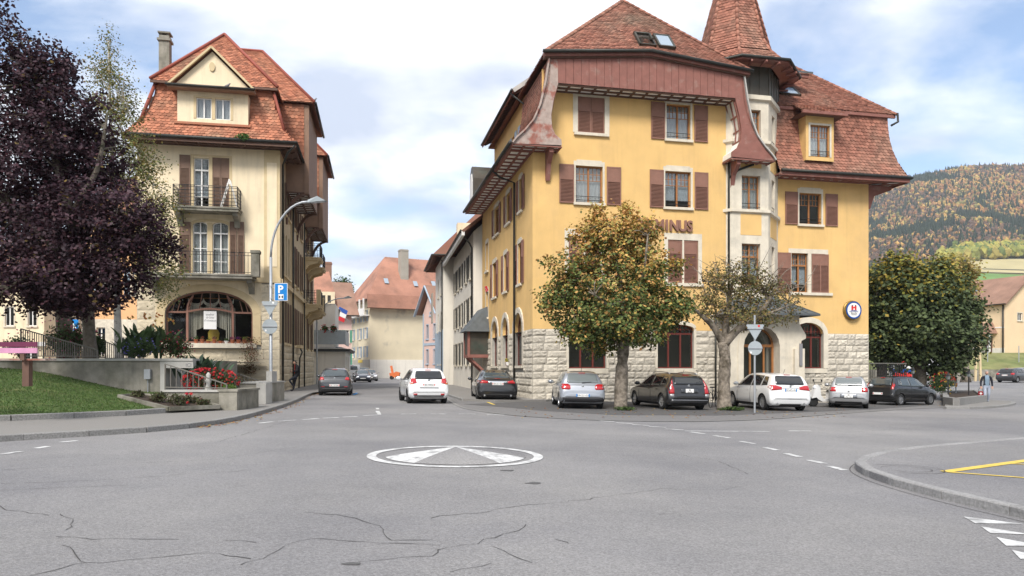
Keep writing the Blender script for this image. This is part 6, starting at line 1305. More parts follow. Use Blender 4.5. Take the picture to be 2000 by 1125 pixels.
for _ in range(46):
    a = RN.choice([(1385,585), (1435,550), (1470,545), (1515,560), (1400,550), (1540,590), (1372,610), (1490,575)]); gl.append(([at(a[0],a[1],d), at(a[0]+RN.uniform(-25,30), a[1]-RN.uniform(10,35), d+RN.uniform(-.4,.4)), at(a[0]+RN.uniform(-45,60), a[1]-RN.uniform(25,75), d+RN.uniform(-.7,.7))], [.022,.005]))
tree('pollard_tree', 'gnarled pollarded tree with knotted trunk and sparse brownish leaves', ([g0, at(1414, 745, d), at(1416, 700, d), at(1411, 668, d)], [.29, .19]), gl,
     PB([(1400,570,50,40), (1440,560,45,35), (1480,575,50,38), (1375,600,35,30), (1520,570,40,30), (1450,610,60,30), (1545,600,28,15), (1400,545,35,25), (1505,620,55,12), (1440,530,60,20)], d, 1.0), 7000, .10, oldc, 'bark_pale', cs=.16, seed=6, twigs=150, clump=560)
for px, lab, n in ((1225, 'weedy green tuft around the lime tree foot', 350), (1425, 'weedy green tuft around the pollard foot', 700)):
    q = gp(px, 802); shrub('weed_tuft', lab, (q.x, q.y-.15, q.z), (.55, .3, .1), n, GREENS, .07)
# maples on the right
def maplec(p, h, u, t, r):
    if r.random() < max(0, h - .55) * 1.5 + (.06 if t > .8 else 0): return r.choice([(.28,.24,.04), (.35,.26,.05), (.20,.20,.035)])
    return r.choice([(.062,.086,.034), (.085,.115,.046), (.115,.15,.06), (.042,.062,.026)])
d = 45.0
tree('maple_tree', 'broad dark green maple yellowing at the top right of the yellow building', ([Vector((X(1798,d), d, -.5)), at(1797, 740, d), at(1796, 700, d), at(1792, 640, d)], [.42, .3]),
     [([at(1796,700,d), at(1850,650,d), at(1900,640,d)], [.15,.04]), ([at(1796,700,d), at(1740,650,d), at(1710,620,d)], [.15,.04]), ([at(1792,640,d), at(1790,570,d), at(1800,520,d)], [.2,.04])],
     PB([(1800,580,85,60), (1745,570,55,50), (1850,580,55,50), (1720,620,50,45), (1880,630,42,45), (1800,640,105,55), (1730,670,50,40), (1860,680,55,40), (1785,690,60,30), (1770,520,35,25), (1830,522,35,22), (1725,540,25,35), (1905,660,20,25), (1840,720,50,22), (1895,600,22,20), (1745,512,14,22)], d, 1.0, .9), 30000, .24, maplec, 'bark', cs=.3, seed=7, twigs=80, clump=1800)
d = 52.0
tree('shaded_maple_tree', 'second dark maple half hidden behind the yellow building corner', ([Vector((X(1722,d), d, -.5)), at(1722, 700, d), at(1722, 640, d)], [.35, .28]), [([at(1722,690,d), at(1690,640,d), at(1670,600,d)], [.15,.04])], PB([(1710,600,60,60), (1690,650,60,50), (1740,690,45,35), (1720,550,50,40)], d, 1.0), 9000, .26, maplec, 'bark', cs=.3, seed=8, twigs=30)
d = 66.0
tree('yellow_tree', 'pale yellow autumn tree rising behind the maple', ([Vector((X(1862,d), d, 0)), at(1862, 640, d), at(1862, 560, d)], [.3, .15]), [], PB([(1845,525,30,22), (1870,530,30,25), (1890,545,20,30), (1860,560,40,30)], d, 1.0), 5000, .3, lambda p, h, u, t, r: r.choice([(.36,.30,.07), (.30,.26,.07), (.34,.24,.09)]), 'bark', cs=.4, seed=9, twigs=20)
tree('distant_tree', 'green tree top showing above roofs at the end of the street', ([Vector((X(668,150), 150, 0)), at(668, 640, 150), at(668, 575, 150)], [.4, .2]), [], PB([(668,560,14,16), (655,575,14,16)], 150, 1.0), 1500, .6, lambda p, h, u, t, r: r.choice(DG), 'bark', cs=.7, seed=10, twigs=10)
# ------------------------------------------------------------------ wooded hill with fields
r = random.Random(33)
def vnoise(x, y, s): return noise.noise(Vector((x*s, y*s, 3.3)))
fo = MB(); cone = [(math.cos(i*math.pi/3), math.sin(i*math.pi/3)) for i in range(6)]
ico = bmesh.new(); bmesh.ops.create_icosphere(ico, subdivisions=1, radius=1); iv_ = [v.co.copy() for v in ico.verts]; if_ = [tuple(v.index for v in f.verts) for f in ico.faces]; ico.free()
CON = [(.030,.044,.030), (.040,.056,.038), (.024,.036,.026)]; DEC = [(.29,.15,.060), (.36,.22,.075), (.23,.115,.058), (.32,.24,.08), (.17,.10,.058), (.15,.14,.055)]; BRN = [(.11,.070,.050), (.095,.065,.050), (.13,.08,.05), (.08,.066,.048)]
def ftree(x, y, kind, col, hgt):
    z = HILL(x, y) - .5
    if kind == 0:
        w_ = hgt * .19; v = []
        for zz, rr in ((.06, 1), (.5, .62)):
            a0 = r.uniform(0, 1); v += [(x + w_*rr*(c*math.cos(a0)-s*math.sin(a0)), y + w_*rr*(c*math.sin(a0)+s*math.cos(a0)), z + hgt*zz) for c, s in cone]
        v += [(x, y, z + hgt*.66), (x, y, z + hgt)]
        for i in range(6):
            k = r.uniform(.75, 1.25); c = tuple(q*k for q in col); fo.add([v[i], v[(i+1) % 6], v[12]], [(0,1,2)], c); fo.add([v[6+i], v[6+(i+1) % 6], v[13]], [(0,1,2)], c)
    else:
        rx = hgt * .36; q = [(x + p.x*rx*r.uniform(.75,1.25), y + p.y*rx*r.uniform(.75,1.25), z + hgt*.58 + p.z*hgt*.46*r.uniform(.8,1.2)) for p in iv_]
        for f in if_: k = r.uniform(.7, 1.3); fo.add([q[i] for i in f], [(0,1,2)], tuple(c*k for c in col))
for _ in range(24000):
    k = r.uniform(.43, .84); u = r.random(); y = math.sqrt(lerp(560**2, 1420**2, u)); x = k * y
    if k > .585 and y < 790 + 40*vnoise(x, y, .01): continue
    if k < .585 and y < 600: continue
    a = vnoise(x, y, .0042) + .6*vnoise(x, y, .012) + .3*vnoise(x, y, .05); b = vnoise(x+500, y, .005) + .4*vnoise(x, y, .02); hh = r.uniform(7, 12)
    if a > .14 or r.random() < .2: ftree(x, y, 0, r.choice(CON), hh*1.5)
    elif b > .0: ftree(x, y, 1, r.choice(DEC), hh)
    else: ftree(x, y, 1, r.choice(BRN if r.random() < .65 else DEC), hh)
for i in range(260):
    k = r.uniform(.60, .86); y = 800 + r.uniform(-8, 30) + 20*vnoise(k*800, 0, .01); c = r.choice([(.27,.25,.06), (.20,.21,.055), (.10,.13,.04), (.30,.25,.07)])
    for q in range(7): ftree(k*y + r.gauss(0, 3.2), y + r.gauss(0, 3.2), 1, c, r.uniform(7, 15))
for i in range(420): k = r.uniform(.61, .86); y = 515 + r.uniform(-6, 8); ftree(k*y, y, 1, r.choice([(.06,.07,.03), (.09,.09,.04), (.12,.10,.05)]), r.uniform(2.5, 5.5))
tag(fo.build('hill_forest', 'leaf_far', fix=False), 'mixed autumn forest covering the far hillside', 'forest', kind='stuff')
def field(name, y0, y1, m, k0=.6, k1=1.0, dz=.7):
    ks = fr(k0, k1, .01); ys = fr(y0, y1, 8); v = [(k*y, y, HILL(k*y, y) + dz) for y in ys for k in ks]; n_ = len(ks)
    me = bpy.data.meshes.new(name); me.from_pydata(v, [], [(j*n_+i, j*n_+i+1, (j+1)*n_+i+1, (j+1)*n_+i) for j in range(len(ys)-1) for i in range(n_-1)]); me.shade_smooth(); me.materials.append(MATS[m]); return tag(obj(name, me), kind='structure')
field('green_field', 505, 690, 'field_green'); field('stubble_field', 690, 790, 'field_stubble', dz=.8); field('corn_strip', 690, 704, 'forest_floor', .615, 1.0, 4.5)
field('meadow', 170, 505, 'grass_dry', .3, 1.2, .4)
# ------------------------------------------------------------------ cars
# stations: y from the rear, bottom, shoulder, top, half width at shoulder, at top (for L 4.0, W 1.72, H 1.48)
HATCH = [(0,.42,.50,.58,.68,.60), (.03,.31,.56,.73,.79,.71), (.09,.25,.68,.90,.84,.765), (.15,.22,.80,1.0,.855,.75), (.27,.2,.88,1.2,.86,.70), (.40,.2,.92,1.38,.86,.625), (.52,.2,.93,1.435,.86,.59), (.95,.19,.925,1.475,.86,.575), (1.5,.19,.91,1.48,.86,.575), (2.0,.19,.895,1.46,.86,.575), (2.4,.19,.88,1.37,.86,.585), (2.75,.19,.87,1.19,.86,.62), (3.08,.19,.86,1.0,.855,.67), (3.45,.2,.80,.91,.84,.63), (3.75,.22,.70,.79,.80,.56), (3.92,.28,.60,.67,.71,.5), (4.0,.40,.50,.55,.6,.45)]
ESTATE = [(0,.42,.50,.58,.68,.60), (.03,.31,.56,.73,.79,.71), (.07,.25,.70,.92,.84,.775), (.11,.22,.82,1.02,.855,.76), (.20,.2,.88,1.2,.86,.71), (.31,.2,.92,1.36,.86,.635), (.42,.2,.93,1.415,.86,.60), (1.0,.19,.925,1.465,.86,.585), (1.6,.19,.91,1.48,.86,.58), (2.1,.19,.895,1.455,.86,.58), (2.5,.19,.88,1.36,.86,.585), (2.85,.19,.87,1.17,.86,.62), (3.15,.19,.86,.99,.855,.67), (3.5,.2,.80,.90,.84,.63), (3.78,.22,.70,.78,.80,.56), (3.93,.28,.60,.67,.71,.5), (4.0,.40,.50,.55,.6,.45)]
SEDAN = [(0,.40,.52,.62,.66,.58), (.03,.30,.60,.80,.77,.68), (.08,.24,.74,.98,.83,.72), (.16,.21,.84,1.06,.85,.70), (.5,.2,.90,1.08,.86,.66), (.85,.19,.92,1.20,.86,.60), (1.15,.19,.92,1.40,.86,.56), (1.45,.19,.91,1.47,.86,.55), (1.9,.19,.90,1.48,.86,.555), (2.3,.19,.89,1.40,.86,.565), (2.65,.19,.88,1.20,.86,.60), (2.95,.19,.87,1.02,.855,.66), (3.35,.2,.82,.93,.84,.62), (3.7,.22,.72,.80,.80,.56), (3.9,.28,.6,.68,.72,.5), (4.0,.40,.50,.55,.6,.45)]
def cr1(v, i, t):
    k = len(v); a, b, c, d = v[max(0, i-1)], v[i], v[min(k-1, i+1)], v[min(k-1, i+2)]
    return .5*((2*b) + (c-a)*t + (2*a-5*b+4*c-d)*t*t + (3*b-3*c+d-a)*t*t*t)
def car_body(T, L, W, Hh, wr, ya, yb):
    sy, sx, sz = L/4.0, W/1.72, Hh/1.48; rings = []; cols = list(zip(*T))
    for i in range(len(T) - 1):
        for q in range(4 if i < len(T) - 2 else 5):
            t = q / 4; y = lerp(T[i][0], T[i+1][0], t); zb, zs, zt, ws, wt = [cr1(c, i, t) for c in cols[1:]]
            hlf = [(0, zb), (.45*ws, zb), (ws*.86, zb+.01), (ws*.965, zb+.09), (ws*1.0, zb+.3*(zs-zb)+.04), (ws*1.005, zb+.62*(zs-zb)), (ws*.995, zs-.05), (ws*.965, zs)]
            for u in (.2, .45, .7): hlf.append((lerp(ws*.965, wt, u) + .012*math.sin(math.pi*u), lerp(zs, zt-.055, u)))
            hlf += [(wt, zt-.055), (wt*.93, zt-.022), (wt*.75, zt-.008), (wt*.4, zt-.001), (0, zt)]
            rings.append([(x*sx, y*sy, z*sz) for x, z in hlf] + [(-x*sx, y*sy, z*sz) for x, z in hlf[-2:0:-1]])
    n = len(rings[0]); mb = MB(); mb.add([p for r_ in rings for p in r_], [(i*n+j, i*n+(j+1) % n, (i+1)*n+(j+1) % n, (i+1)*n+j) for i in range(len(rings)-1) for j in range(n)] + [tuple(range(n)), tuple(range((len(rings)-1)*n, len(rings)*n))])
    return mb
def car(label, px, d, rz, T, L, W, Hh, pm, glass='car_glass', wr=.31, rims='alloy', rear=None, plate=None, group='parked cars', spokes=5, detail=True, low='plastic_black', front=False, name='parked_car', gpx=None, rails=False):
    B = Vector((X(px, d), d, 0)); hd = Vector((-math.sin(rz), math.cos(rz), 0))
    if front: hd = -hd; B = B - hd * L
    c = B + hd*L/2; zz = G(c.x, c.y); a = math.atan2(-hd.x, hd.y)
    o = thing(name, label, 'car', (B.x, B.y, zz), a, group); sy, sx, sz = L/4.0, W/1.72, Hh/1.48
    xr = Vector((math.cos(a), math.sin(a), 0)); p1 = B + hd*.6; p2 = B + hd*(L-.6); pitch = math.atan2(G(p2.x,p2.y) - G(p1.x,p1.y), L-1.2); l1, l2 = c - xr*.8, c + xr*.8; roll = -math.atan2(G(l2.x,l2.y) - G(l1.x,l1.y), 1.6)
    o.rotation_euler = (pitch, roll, a); o.location.z = G(p1.x, p1.y) - .0
    ya, yb = .62*sy + .05, 3.22*sy
    key = ('carbody', id(T), L, W, Hh, pm)
    def mk():
        ob = car_body(T, L, W, Hh, wr, ya, yb).build('tmp', pm); cb_ = MB()
        for y in (ya, yb): cb_.lathe([(wr+.045, -1.2), (wr+.045, 1.2)], 28, (0, y, wr), 'x')
        ct = cb_.build('tmpc', 'plastic_black'); md = ob.modifiers.new('b', 'BOOLEAN'); md.object = ct; md.operation = 'DIFFERENCE'; md.solver = 'EXACT'; md.material_mode = 'TRANSFER'
        me = bpy.data.meshes.new_from_object(ob.evaluated_get(bpy.context.evaluated_depsgraph_get())); me.name = 'body'
        for q in (ob, ct): bpy.data.objects.remove(q)
        me.shade_smooth()
        try: me.set_sharp_from_angle(angle=rad(38))
        except Exception: pass
        return me
    me = cached(key, mk); body = obj('body', me, o)
    full = cached(('bvh',) + key, lambda: (lambda m_: BVHTree.FromPolygons([Vector(v) for v in m_.v], m_.f))(car_body(T, L, W, Hh, wr, ya, yb)))
    def panel(nm, poly, m, ax='rear', off=.006, parent=None, grid=.07, sc=True):
        if sc: poly = [(p[0]*(sx if ax in ('rear', 'front') else sy), p[1]*sz) for p in poly]
        b = bmesh.new(); b.faces.new([b.verts.new((p[0], p[1], 0)) for p in poly]); xs = [p[0] for p in poly]; zs = [p[1] for p in poly]
        for k, lo, hi in ((0, min(xs), max(xs)), (1, min(zs), max(zs))):
            q = lo + grid
            while q < hi - .01:
                co = [0,0,0]; co[k] = q; no = [0,0,0]; no[k] = 1; bmesh.ops.bisect_plane(b, geom=b.verts[:]+b.edges[:]+b.faces[:], dist=1e-5, plane_co=co, plane_no=no); q += grid
        for v in b.verts:
            u, z = v.co.x, v.co.y
            og, dr = {'rear': (Vector((u,-3,z)), Vector((0,1,0))), 'front': (Vector((u,L+3,z)), Vector((0,-1,0))), 'L': (Vector((-4,u,z)), Vector((1,0,0))), 'R': (Vector((4,u,z)), Vector((-1,0,0)))}[ax]
            h_ = full.ray_cast(og, dr)
            if h_[0] is None: h_ = full.find_nearest(Vector((u, 0 if ax == 'rear' else L, z)) if ax in ('rear','front') else Vector((-W/2 if ax == 'L' else W/2, u, z)))
            n_ = h_[1] if h_[1].dot(dr) < 0 else -h_[1]; v.co = h_[0] + n_*off - dr*off*.5
        bmesh.ops.recalc_face_normals(b, faces=b.faces); m_ = bpy.data.meshes.new(nm); b.to_mesh(m_); b.free(); m_.shade_smooth(); m_.materials.append(MATS[m])
        e = obj(nm, m_, parent or body); md = e.modifiers.new('thickness', 'SOLIDIFY'); md.thickness = .006; md.offset = 0; return e
    def rr(x0, x1, z0, z1, t0=None, t1=None, r_=.05):
        """rounded quad, bottom x0..x1, top t0..t1"""
        t0 = x0 if t0 is None else t0; t1 = x1 if t1 is None else t1; c = [(x0,z0), (x1,z0), (t1,z1), (t0,z1)]; out_ = []
        for i in range(4):
            p, q, s = Vector(c[i-1]), Vector(c[i]), Vector(c[(i+1) % 4]); a_, b_ = q + (p-q).normalized()*r_, q + (s-q).normalized()*r_
            for t in (0, .35, .65, 1): out_.append(tuple(lerp(lerp(a_, q, t), lerp(q, b_, t), t)))
        return out_
    # glazing
    sd_ = T is SEDAN; es = T is ESTATE
    if not sd_: panel('rear_window', rr(-.60, .60, 1.02, 1.355, -.535, .535, .07), glass)
    else: panel('rear_window', rr(-.58, .58, 1.11, 1.40, -.47, .47, .06), glass)
    panel('windscreen', rr(-.62, .62, 1.02, 1.40, -.50, .50, .06), 'car_glass_mid', 'front')
    for s in 'LR':
        if sd_: sh_ = [[(1.02,.985), (1.66,.955), (1.66,1.38), (1.35,1.37), (1.15,1.24)], [(1.71,.955), (2.75,.945), (2.5,1.16), (2.2,1.33), (1.95,1.39), (1.71,1.385)]]
        elif es: sh_ = [[(.36,1.0), (.82,.98), (.82,1.34), (.52,1.32)], [(.88,.98), (1.62,.96), (1.62,1.39), (.88,1.36)], [(1.68,.96), (2.82,.945), (2.6,1.12), (2.3,1.31), (2.05,1.38), (1.68,1.395)]]
        else: sh_ = [[(.50,1.02), (.74,1.0), (.74,1.32), (.66,1.33)], [(.79,.99), (1.5,.965), (1.5,1.39), (.84,1.36)], [(1.56,.96), (2.72,.945), (2.5,1.13), (2.2,1.32), (1.95,1.385), (1.56,1.395)]]
        for p in sh_: panel('side_window', p, glass, s)
        if detail:
            for y in ((1.62 if es else 1.52), 2.74 if not sd_ else 2.68): panel('door_gap', [(y,.28), (y+.012,.28), (y+.012,.93), (y,.93)], 'ink', s, .003, grid=.2)
            for y in (.98, 1.72): panel('door_handle', rr(y, y+.17, .80, .835, r_=.012), pm if 'black' not in pm else 'plastic_black', s, .018)
            panel('sill', [(.95,.21), (2.95,.21), (2.95,.285), (.95,.285)], low, s, .004, grid=.3)
    for s in (-1, 1):
        mb = MB(); mb.tube([(s*W*.5-s*.04, 2.62*sy, .97*sz), (s*W*.5+s*.08, 2.62*sy, 1.0*sz)], .018, 6)
        mr_ = mb.build('mirror_arm', low, o); e = MB().lathe([(.02,-.05), (.085,-.03), (.10,.02), (.085,.06), (.02,.08)], 10, ax='y'); e.build('mirror', pm, o, TM(s*(W*.5+.12), 2.62*sy, 1.02*sz, 0, (1.25,1,.85)), smooth=True)
    # wheels
    def tyre(): return MB().lathe([(wr*.64,-.095), (wr*.9,-.105), (wr*.98,-.085), (wr,-.05), (wr,.05), (wr*.98,.085), (wr*.9,.105), (wr*.64,.095)], 28, ax='x', cap=False).mesh('tyre', 'rubber', True)
    def rim():
        mb = MB()
        mb.lathe([(wr*.66,.02), (wr*.66,.085), (wr*.60,.088), (wr*.58,.03)], 24, ax='x', cap=False); mb.lathe([(.055,.03), (.05,.075), (.0,.08)], 12, ax='x')
        for k in range(spokes):
            a_ = 2*math.pi*k/spokes
            for da in ((-.13, .13) if spokes <= 6 else (0,)): mb.bar((.06, .05*math.cos(a_), .05*math.sin(a_)), (.062, wr*.6*math.cos(a_+da), wr*.6*math.sin(a_+da)), .04 if spokes <= 6 else .035, .03, (1, 0, 0))
        return mb.mesh('rim', rims)
    def disc(): return MB().lathe([(wr*.6,.0), (wr*.6,.02)], 20, ax='x').mesh('brake_disc', 'plastic_black')
    for y in (ya, yb):
        for s in (-1, 1):
            t_ = obj('wheel', cached(('tyre', wr), tyre), o, TM(s*(W/2-.115), y, wr, 0 if s > 0 else math.pi)); obj('rim', cached(('rim', wr, rims, spokes), rim), t_); obj('brake_disc', cached(('disc', wr), disc), t_)
    # rear end
    R_ = rear or {}
    for s in (-1, 1):
        for pl_, m in R_.get('lamps', [(rr(.52,.80,.80,.98,.50,.80,.03), 'lamp_red')]): panel('tail_lamp', [(s*p[0], p[1]) for p in pl_], m)
        for pl_, m in R_.get('refl', []): panel('reflector', [(s*p[0], p[1]) for p in pl_], m, off=.004)
        panel('headlamp', [(s*p[0], p[1]) for p in rr(.42,.74,.60,.72,.40,.78,.03)], 'lamp_clear', 'front')
        if front: panel('grille_vent', [(s*p[0], p[1]) for p in rr(.36,.6,.36,.46)], 'ink', 'front')
    panel('front_bumper', rr(-.36,.36,.34,.5), low, 'front'); panel('grille', rr(-.3,.3,.55,.68,-.34,.34), 'ink', 'front'); panel('front_plate', rr(-.26,.26,.42,.52,r_=.01), 'plate_white', 'front', .012)
    if R_.get('bumper'): panel('rear_bumper', R_['bumper'], R_.get('bumper_mat', low), grid=.09)
    for pl_, m in R_.get('trim', []): panel('rear_trim', pl_, m, off=.009)
    pz = R_.get('plate_z', .76); tx, kind = plate or ('', 'wide'); hw = .26 if kind == 'wide' else .17; hh = .056 if kind == 'wide' else .085
    h_ = full.ray_cast(Vector((0,-3,pz*sz)), Vector((0,1,0))); y0 = (h_[0].y if h_[0] else 0) - .03
    pt = MB().box(-hw, hw, y0, y0+.03, pz*sz-hh, pz*sz+hh).build('number_plate', 'plate_white', o)
    if kind == 'wide' and R_.get('eu'):
        for s in (-1, 1): MB().box(s*hw-.0 if s < 0 else hw-.045, -hw+.045 if s < 0 else hw, y0-.003, y0-.0005, pz*sz-hh, pz*sz+hh).build('blue_band', 'blue_sign', pt)
    elif kind == 'wide':
        for s in (-1, 1): MB().box(s*(hw-.03)-.02, s*(hw-.03)+.02, y0-.003, y0-.0005, pz*sz-.03, pz*sz+.03).build('plate_shield', 'red_sign', pt)
    if tx: add_text('plate_text', tx, .095 if '\n' not in tx else .085, 'ink', pt, TM(0, y0-.002, pz*sz-.033 + (.04 if '\n' in tx else 0)), .002, sx=.9)
    bz2 = R_.get('badge_z')
    if bz2:
        h_ = full.ray_cast(Vector((0,-3,bz2*sz)), Vector((0,1,0))); MB().lathe([(.05,0), (.05,-.012), (.035,-.015)], 16, ax='y').build('badge', 'chrome', o, TM(0, h_[0].y, bz2*sz))
    if R_.get('wiper', True) and not sd_: panel('rear_wiper', [(-.02,1.0), (.34,1.045), (.34,1.065), (-.02,1.03)], 'ink', off=.018)
    panel('brake_light', rr(-.13,.13,1.385,1.405,r_=.008) if not sd_ else rr(-.12,.12,1.06,1.075,r_=.006), 'lamp_red', off=.012)
    for s in (-1, 1) if R_.get('exh') else (): MB().tube([(s*.55*sx, .02, .30*sz), (s*.55*sx, -.03 if sd_ else .05, .30*sz)], .045, 10).build('exhaust', 'chrome', o)
    if rails:
        for s in (-1, 1): MB().tube([(s*.56*sx, .55*sy, 1.44*sz), (s*.55*sx, .75*sy, 1.50*sz), (s*.54*sx, 1.4*sy, 1.53*sz), (s*.54*sx, 1.95*sy, 1.50*sz), (s*.54*sx, 2.1*sy, 1.46*sz)], .022, 6).build('roof_rail', 'alloy', o, smooth=True)
    MB().box(-W*.36, W*.36, .35, L-.4, .16, .24).build('underbody', 'plastic_black', o); MB().tube([(0, .62*sy, 1.45*sz), (0, .5*sy, 1.62*sz)], .008, 5).build('aerial', 'ink', o)
    for t_, x_, z_, s_ in R_.get('text', []): h_ = full.ray_cast(Vector((x_,-3,z_*sz)), Vector((0,1,0))); add_text('lettering', t_, s_, 'chrome', o, TM(x_, h_[0].y-.008, z_*sz), .003)
    return o
def q4(x0, x1, z0, z1, t0=None, t1=None): return [(x0,z0), (x1,z0), (x1 if t1 is None else t1, z1), (x0 if t0 is None else t0, z1)]
car('white hatchback driving away in the middle of the street', 838, 30.0, rad(16), HATCH, 3.9, 1.70, 1.50, 'car_white', 'car_glass', .30, 'plastic_black', dict(lamps=[([(.52,.86), (.80,.80), (.82,1.0), (.76,1.06), (.56,1.04)], 'lamp_red'), (q4(.70,.80,.81,.86), 'lamp_orange')], refl=[(q4(.50,.66,.36,.43), 'lamp_red')], bumper=[(-.62,.27), (.62,.27), (.66,.36), (-.66,.36)], trim=[(q4(-.40,.40,.655,.68), 'plastic_black')], plate_z=.79, badge_z=.96), ('BE·728556', 'wide'), 'cars driving in the street', 8, name='moving_car')
car('dark grey hatchback parked at the left kerb of the street', 653, 37.4, rad(11), HATCH, 4.05, 1.69, 1.45, 'car_grey', 'car_glass_mid', .31, 'alloy', dict(lamps=[([(.52,.86), (.80,.82), (.81,.98), (.60,1.0)], 'lamp_red')], refl=[(q4(.50,.68,.47,.50), 'lamp_red')], bumper=[(-.66,.24), (.66,.24), (.6,.4), (-.6,.4)], plate_z=.56, badge_z=.94, text=[('IBIZA', 0, .80, .07)]), ('BE 739768', 'wide'))
car('black saloon with chrome boot strip parked against the side of the yellow building', 972, 32.6, rad(7), SEDAN, 4.9, 1.88, 1.46, 'car_black', 'car_glass_mid', .335, 'plastic_black', dict(lamps=[([(.42,.86), (.80,.86), (.80,.98), (.62,1.0), (.40,.95)], 'lamp_red')], trim=[(q4(-.42,.42,.86,.965,-.40,.40), 'chrome')], bumper=[(-.66,.24), (.66,.24), (.6,.36), (-.6,.36)], plate_z=.84, exh=True), ('BE·651156', 'wide'))
car('silver hatchback with round red lamps parked left of the lime tree', 1138, 27.6, rad(2), HATCH, 4.2, 1.76, 1.48, 'car_silver', 'car_glass_light', .315, 'alloy', dict(lamps=[([(.46,.80), (.50,.76), (.78,.77), (.82,.90), (.76,.98), (.56,.98), (.47,.92)], 'lamp_red')], bumper=[(-.80,.22), (.80,.22), (.83,.47), (-.83,.47)], plate_z=.545, badge_z=.90, eu=True), ('EW-221-GD', 'wide'))
car('black estate car with roof rails and tall red lamps right of the lime tree', 1347, 28.2, rad(12), ESTATE, 4.5, 1.79, 1.47, 'car_dark', 'car_glass', .32, 'alloy', dict(lamps=[([(.62,.66), (.82,.66), (.82,1.0), (.66,1.30), (.61,1.30), (.66,.98), (.62,.9)], 'lamp_red')], refl=[(q4(.64,.80,.52,.66), 'car_silver_light')], bumper=[(-.78,.24), (.78,.24), (.78,.36), (-.78,.36)], trim=[(q4(-.34,.34,.69,.86), 'car_grey'), (q4(-.74,.74,.40,.425), 'alloy')], plate_z=.775, badge_z=.98), ('BE\n40076', 'square'), rails=True, spokes=6)
car('white compact van-like car with wide red lamps parked behind the signpost', 1545, 29.0, rad(8), ESTATE, 4.34, 1.80, 1.56, 'car_white', 'car_glass', .335, 'alloy', dict(lamps=[([(.36,.84), (.80,.80), (.83,.92), (.78,1.0), (.60,1.0), (.46,.96), (.36,.94)], 'lamp_red')], bumper=[(-.45,.22), (.45,.22), (.42,.29), (-.42,.29)], trim=[(q4(-.34,.34,.89,.905), 'chrome')], plate_z=.82, badge_z=.95, eu=True, exh=True), ('FC-672-VN', 'wide'), spokes=10)
car('small silver hatchback parked right of the scooter', 1657, 32.3, rad(-25), HATCH, 3.62, 1.66, 1.50, 'car_silver_light', 'car_glass_light', .285, 'plastic_black', dict(lamps=[(rr_ := [(.54,.76), (.80,.76), (.80,.95), (.56,.96)], 'lamp_red')], bumper=[(-.60,.24), (.60,.24), (.56,.33), (-.56,.33)], trim=[(q4(-.36,.36,.50,.66), 'car_silver')], plate_z=.58, badge_z=.78), ('BE\n372 106', 'square'))
car('black hatchback parked sideways at the right end of the row', 1714, 36.6, rad(-62), HATCH, 3.9, 1.69, 1.49, 'car_black', 'car_glass_mid', .30, 'alloy', dict(lamps=[([(.68,.82), (.80,.82), (.76,1.12), (.66,1.14)], 'lamp_red')], plate_z=.6), ('', 'wide'), spokes=12)
car('dark blue saloon coming up the street towards the crossing', 709, 78, rad(14), SEDAN, 4.7, 1.85, 1.43, 'car_navy', 'car_glass', .33, detail=False, front=True, group='cars driving in the street', name='moving_car')
car('silver car close behind the dark blue saloon in the street', 724, 86, rad(14), HATCH, 4.3, 1.78, 1.5, 'car_silver_light', 'car_glass', .32, detail=False, front=True, group='cars driving in the street', name='moving_car')
car('black sport utility car behind the silver car at the street end', 713, 93, rad(14), ESTATE, 4.6, 1.9, 1.75, 'car_black', 'car_glass', .34, detail=False, front=True, group='cars driving in the street', name='moving_car')
car('silver hatchback seen from the side, driving left on the far right road', 2022, 84, rad(76), HATCH, 4.2, 1.75, 1.48, 'car_silver_light', 'car_glass_mid', .31, detail=False, group='cars on the far right road', name='moving_car')
car('dark grey hatchback at the right edge, driving away on the far road', 1962, 73, rad(-60), HATCH, 4.36, 1.82, 1.48, 'car_grey', 'car_glass', .32, detail=False, group='cars on the far right road', name='moving_car')
# white van seen from behind
VAN = [(0,.4,.55,.75,.75,.72), (.03,.3,.8,1.2,.84,.78), (.07,.26,.98,1.40,.86,.80), (.12,.24,1.0,1.46,.86,.80), (.5,.22,1.0,1.48,.86,.80), (2.4,.22,1.0,1.48,.86,.79), (2.8,.22,.95,1.42,.86,.76), (3.15,.22,.9,1.2,.86,.72), (3.45,.22,.86,1.0,.85,.68), (3.8,.24,.7,.82,.8,.6), (4.0,.4,.5,.58,.65,.5)]
car('white delivery van with dark rear windows farther down the street', 688, 88, rad(12), VAN, 4.6, 1.9, 2.0, 'car_white', 'car_glass', .33, detail=False, group='parked cars', rear=dict(lamps=[(q4(.72,.80,.7,1.0), 'lamp_red')], wiper=False))
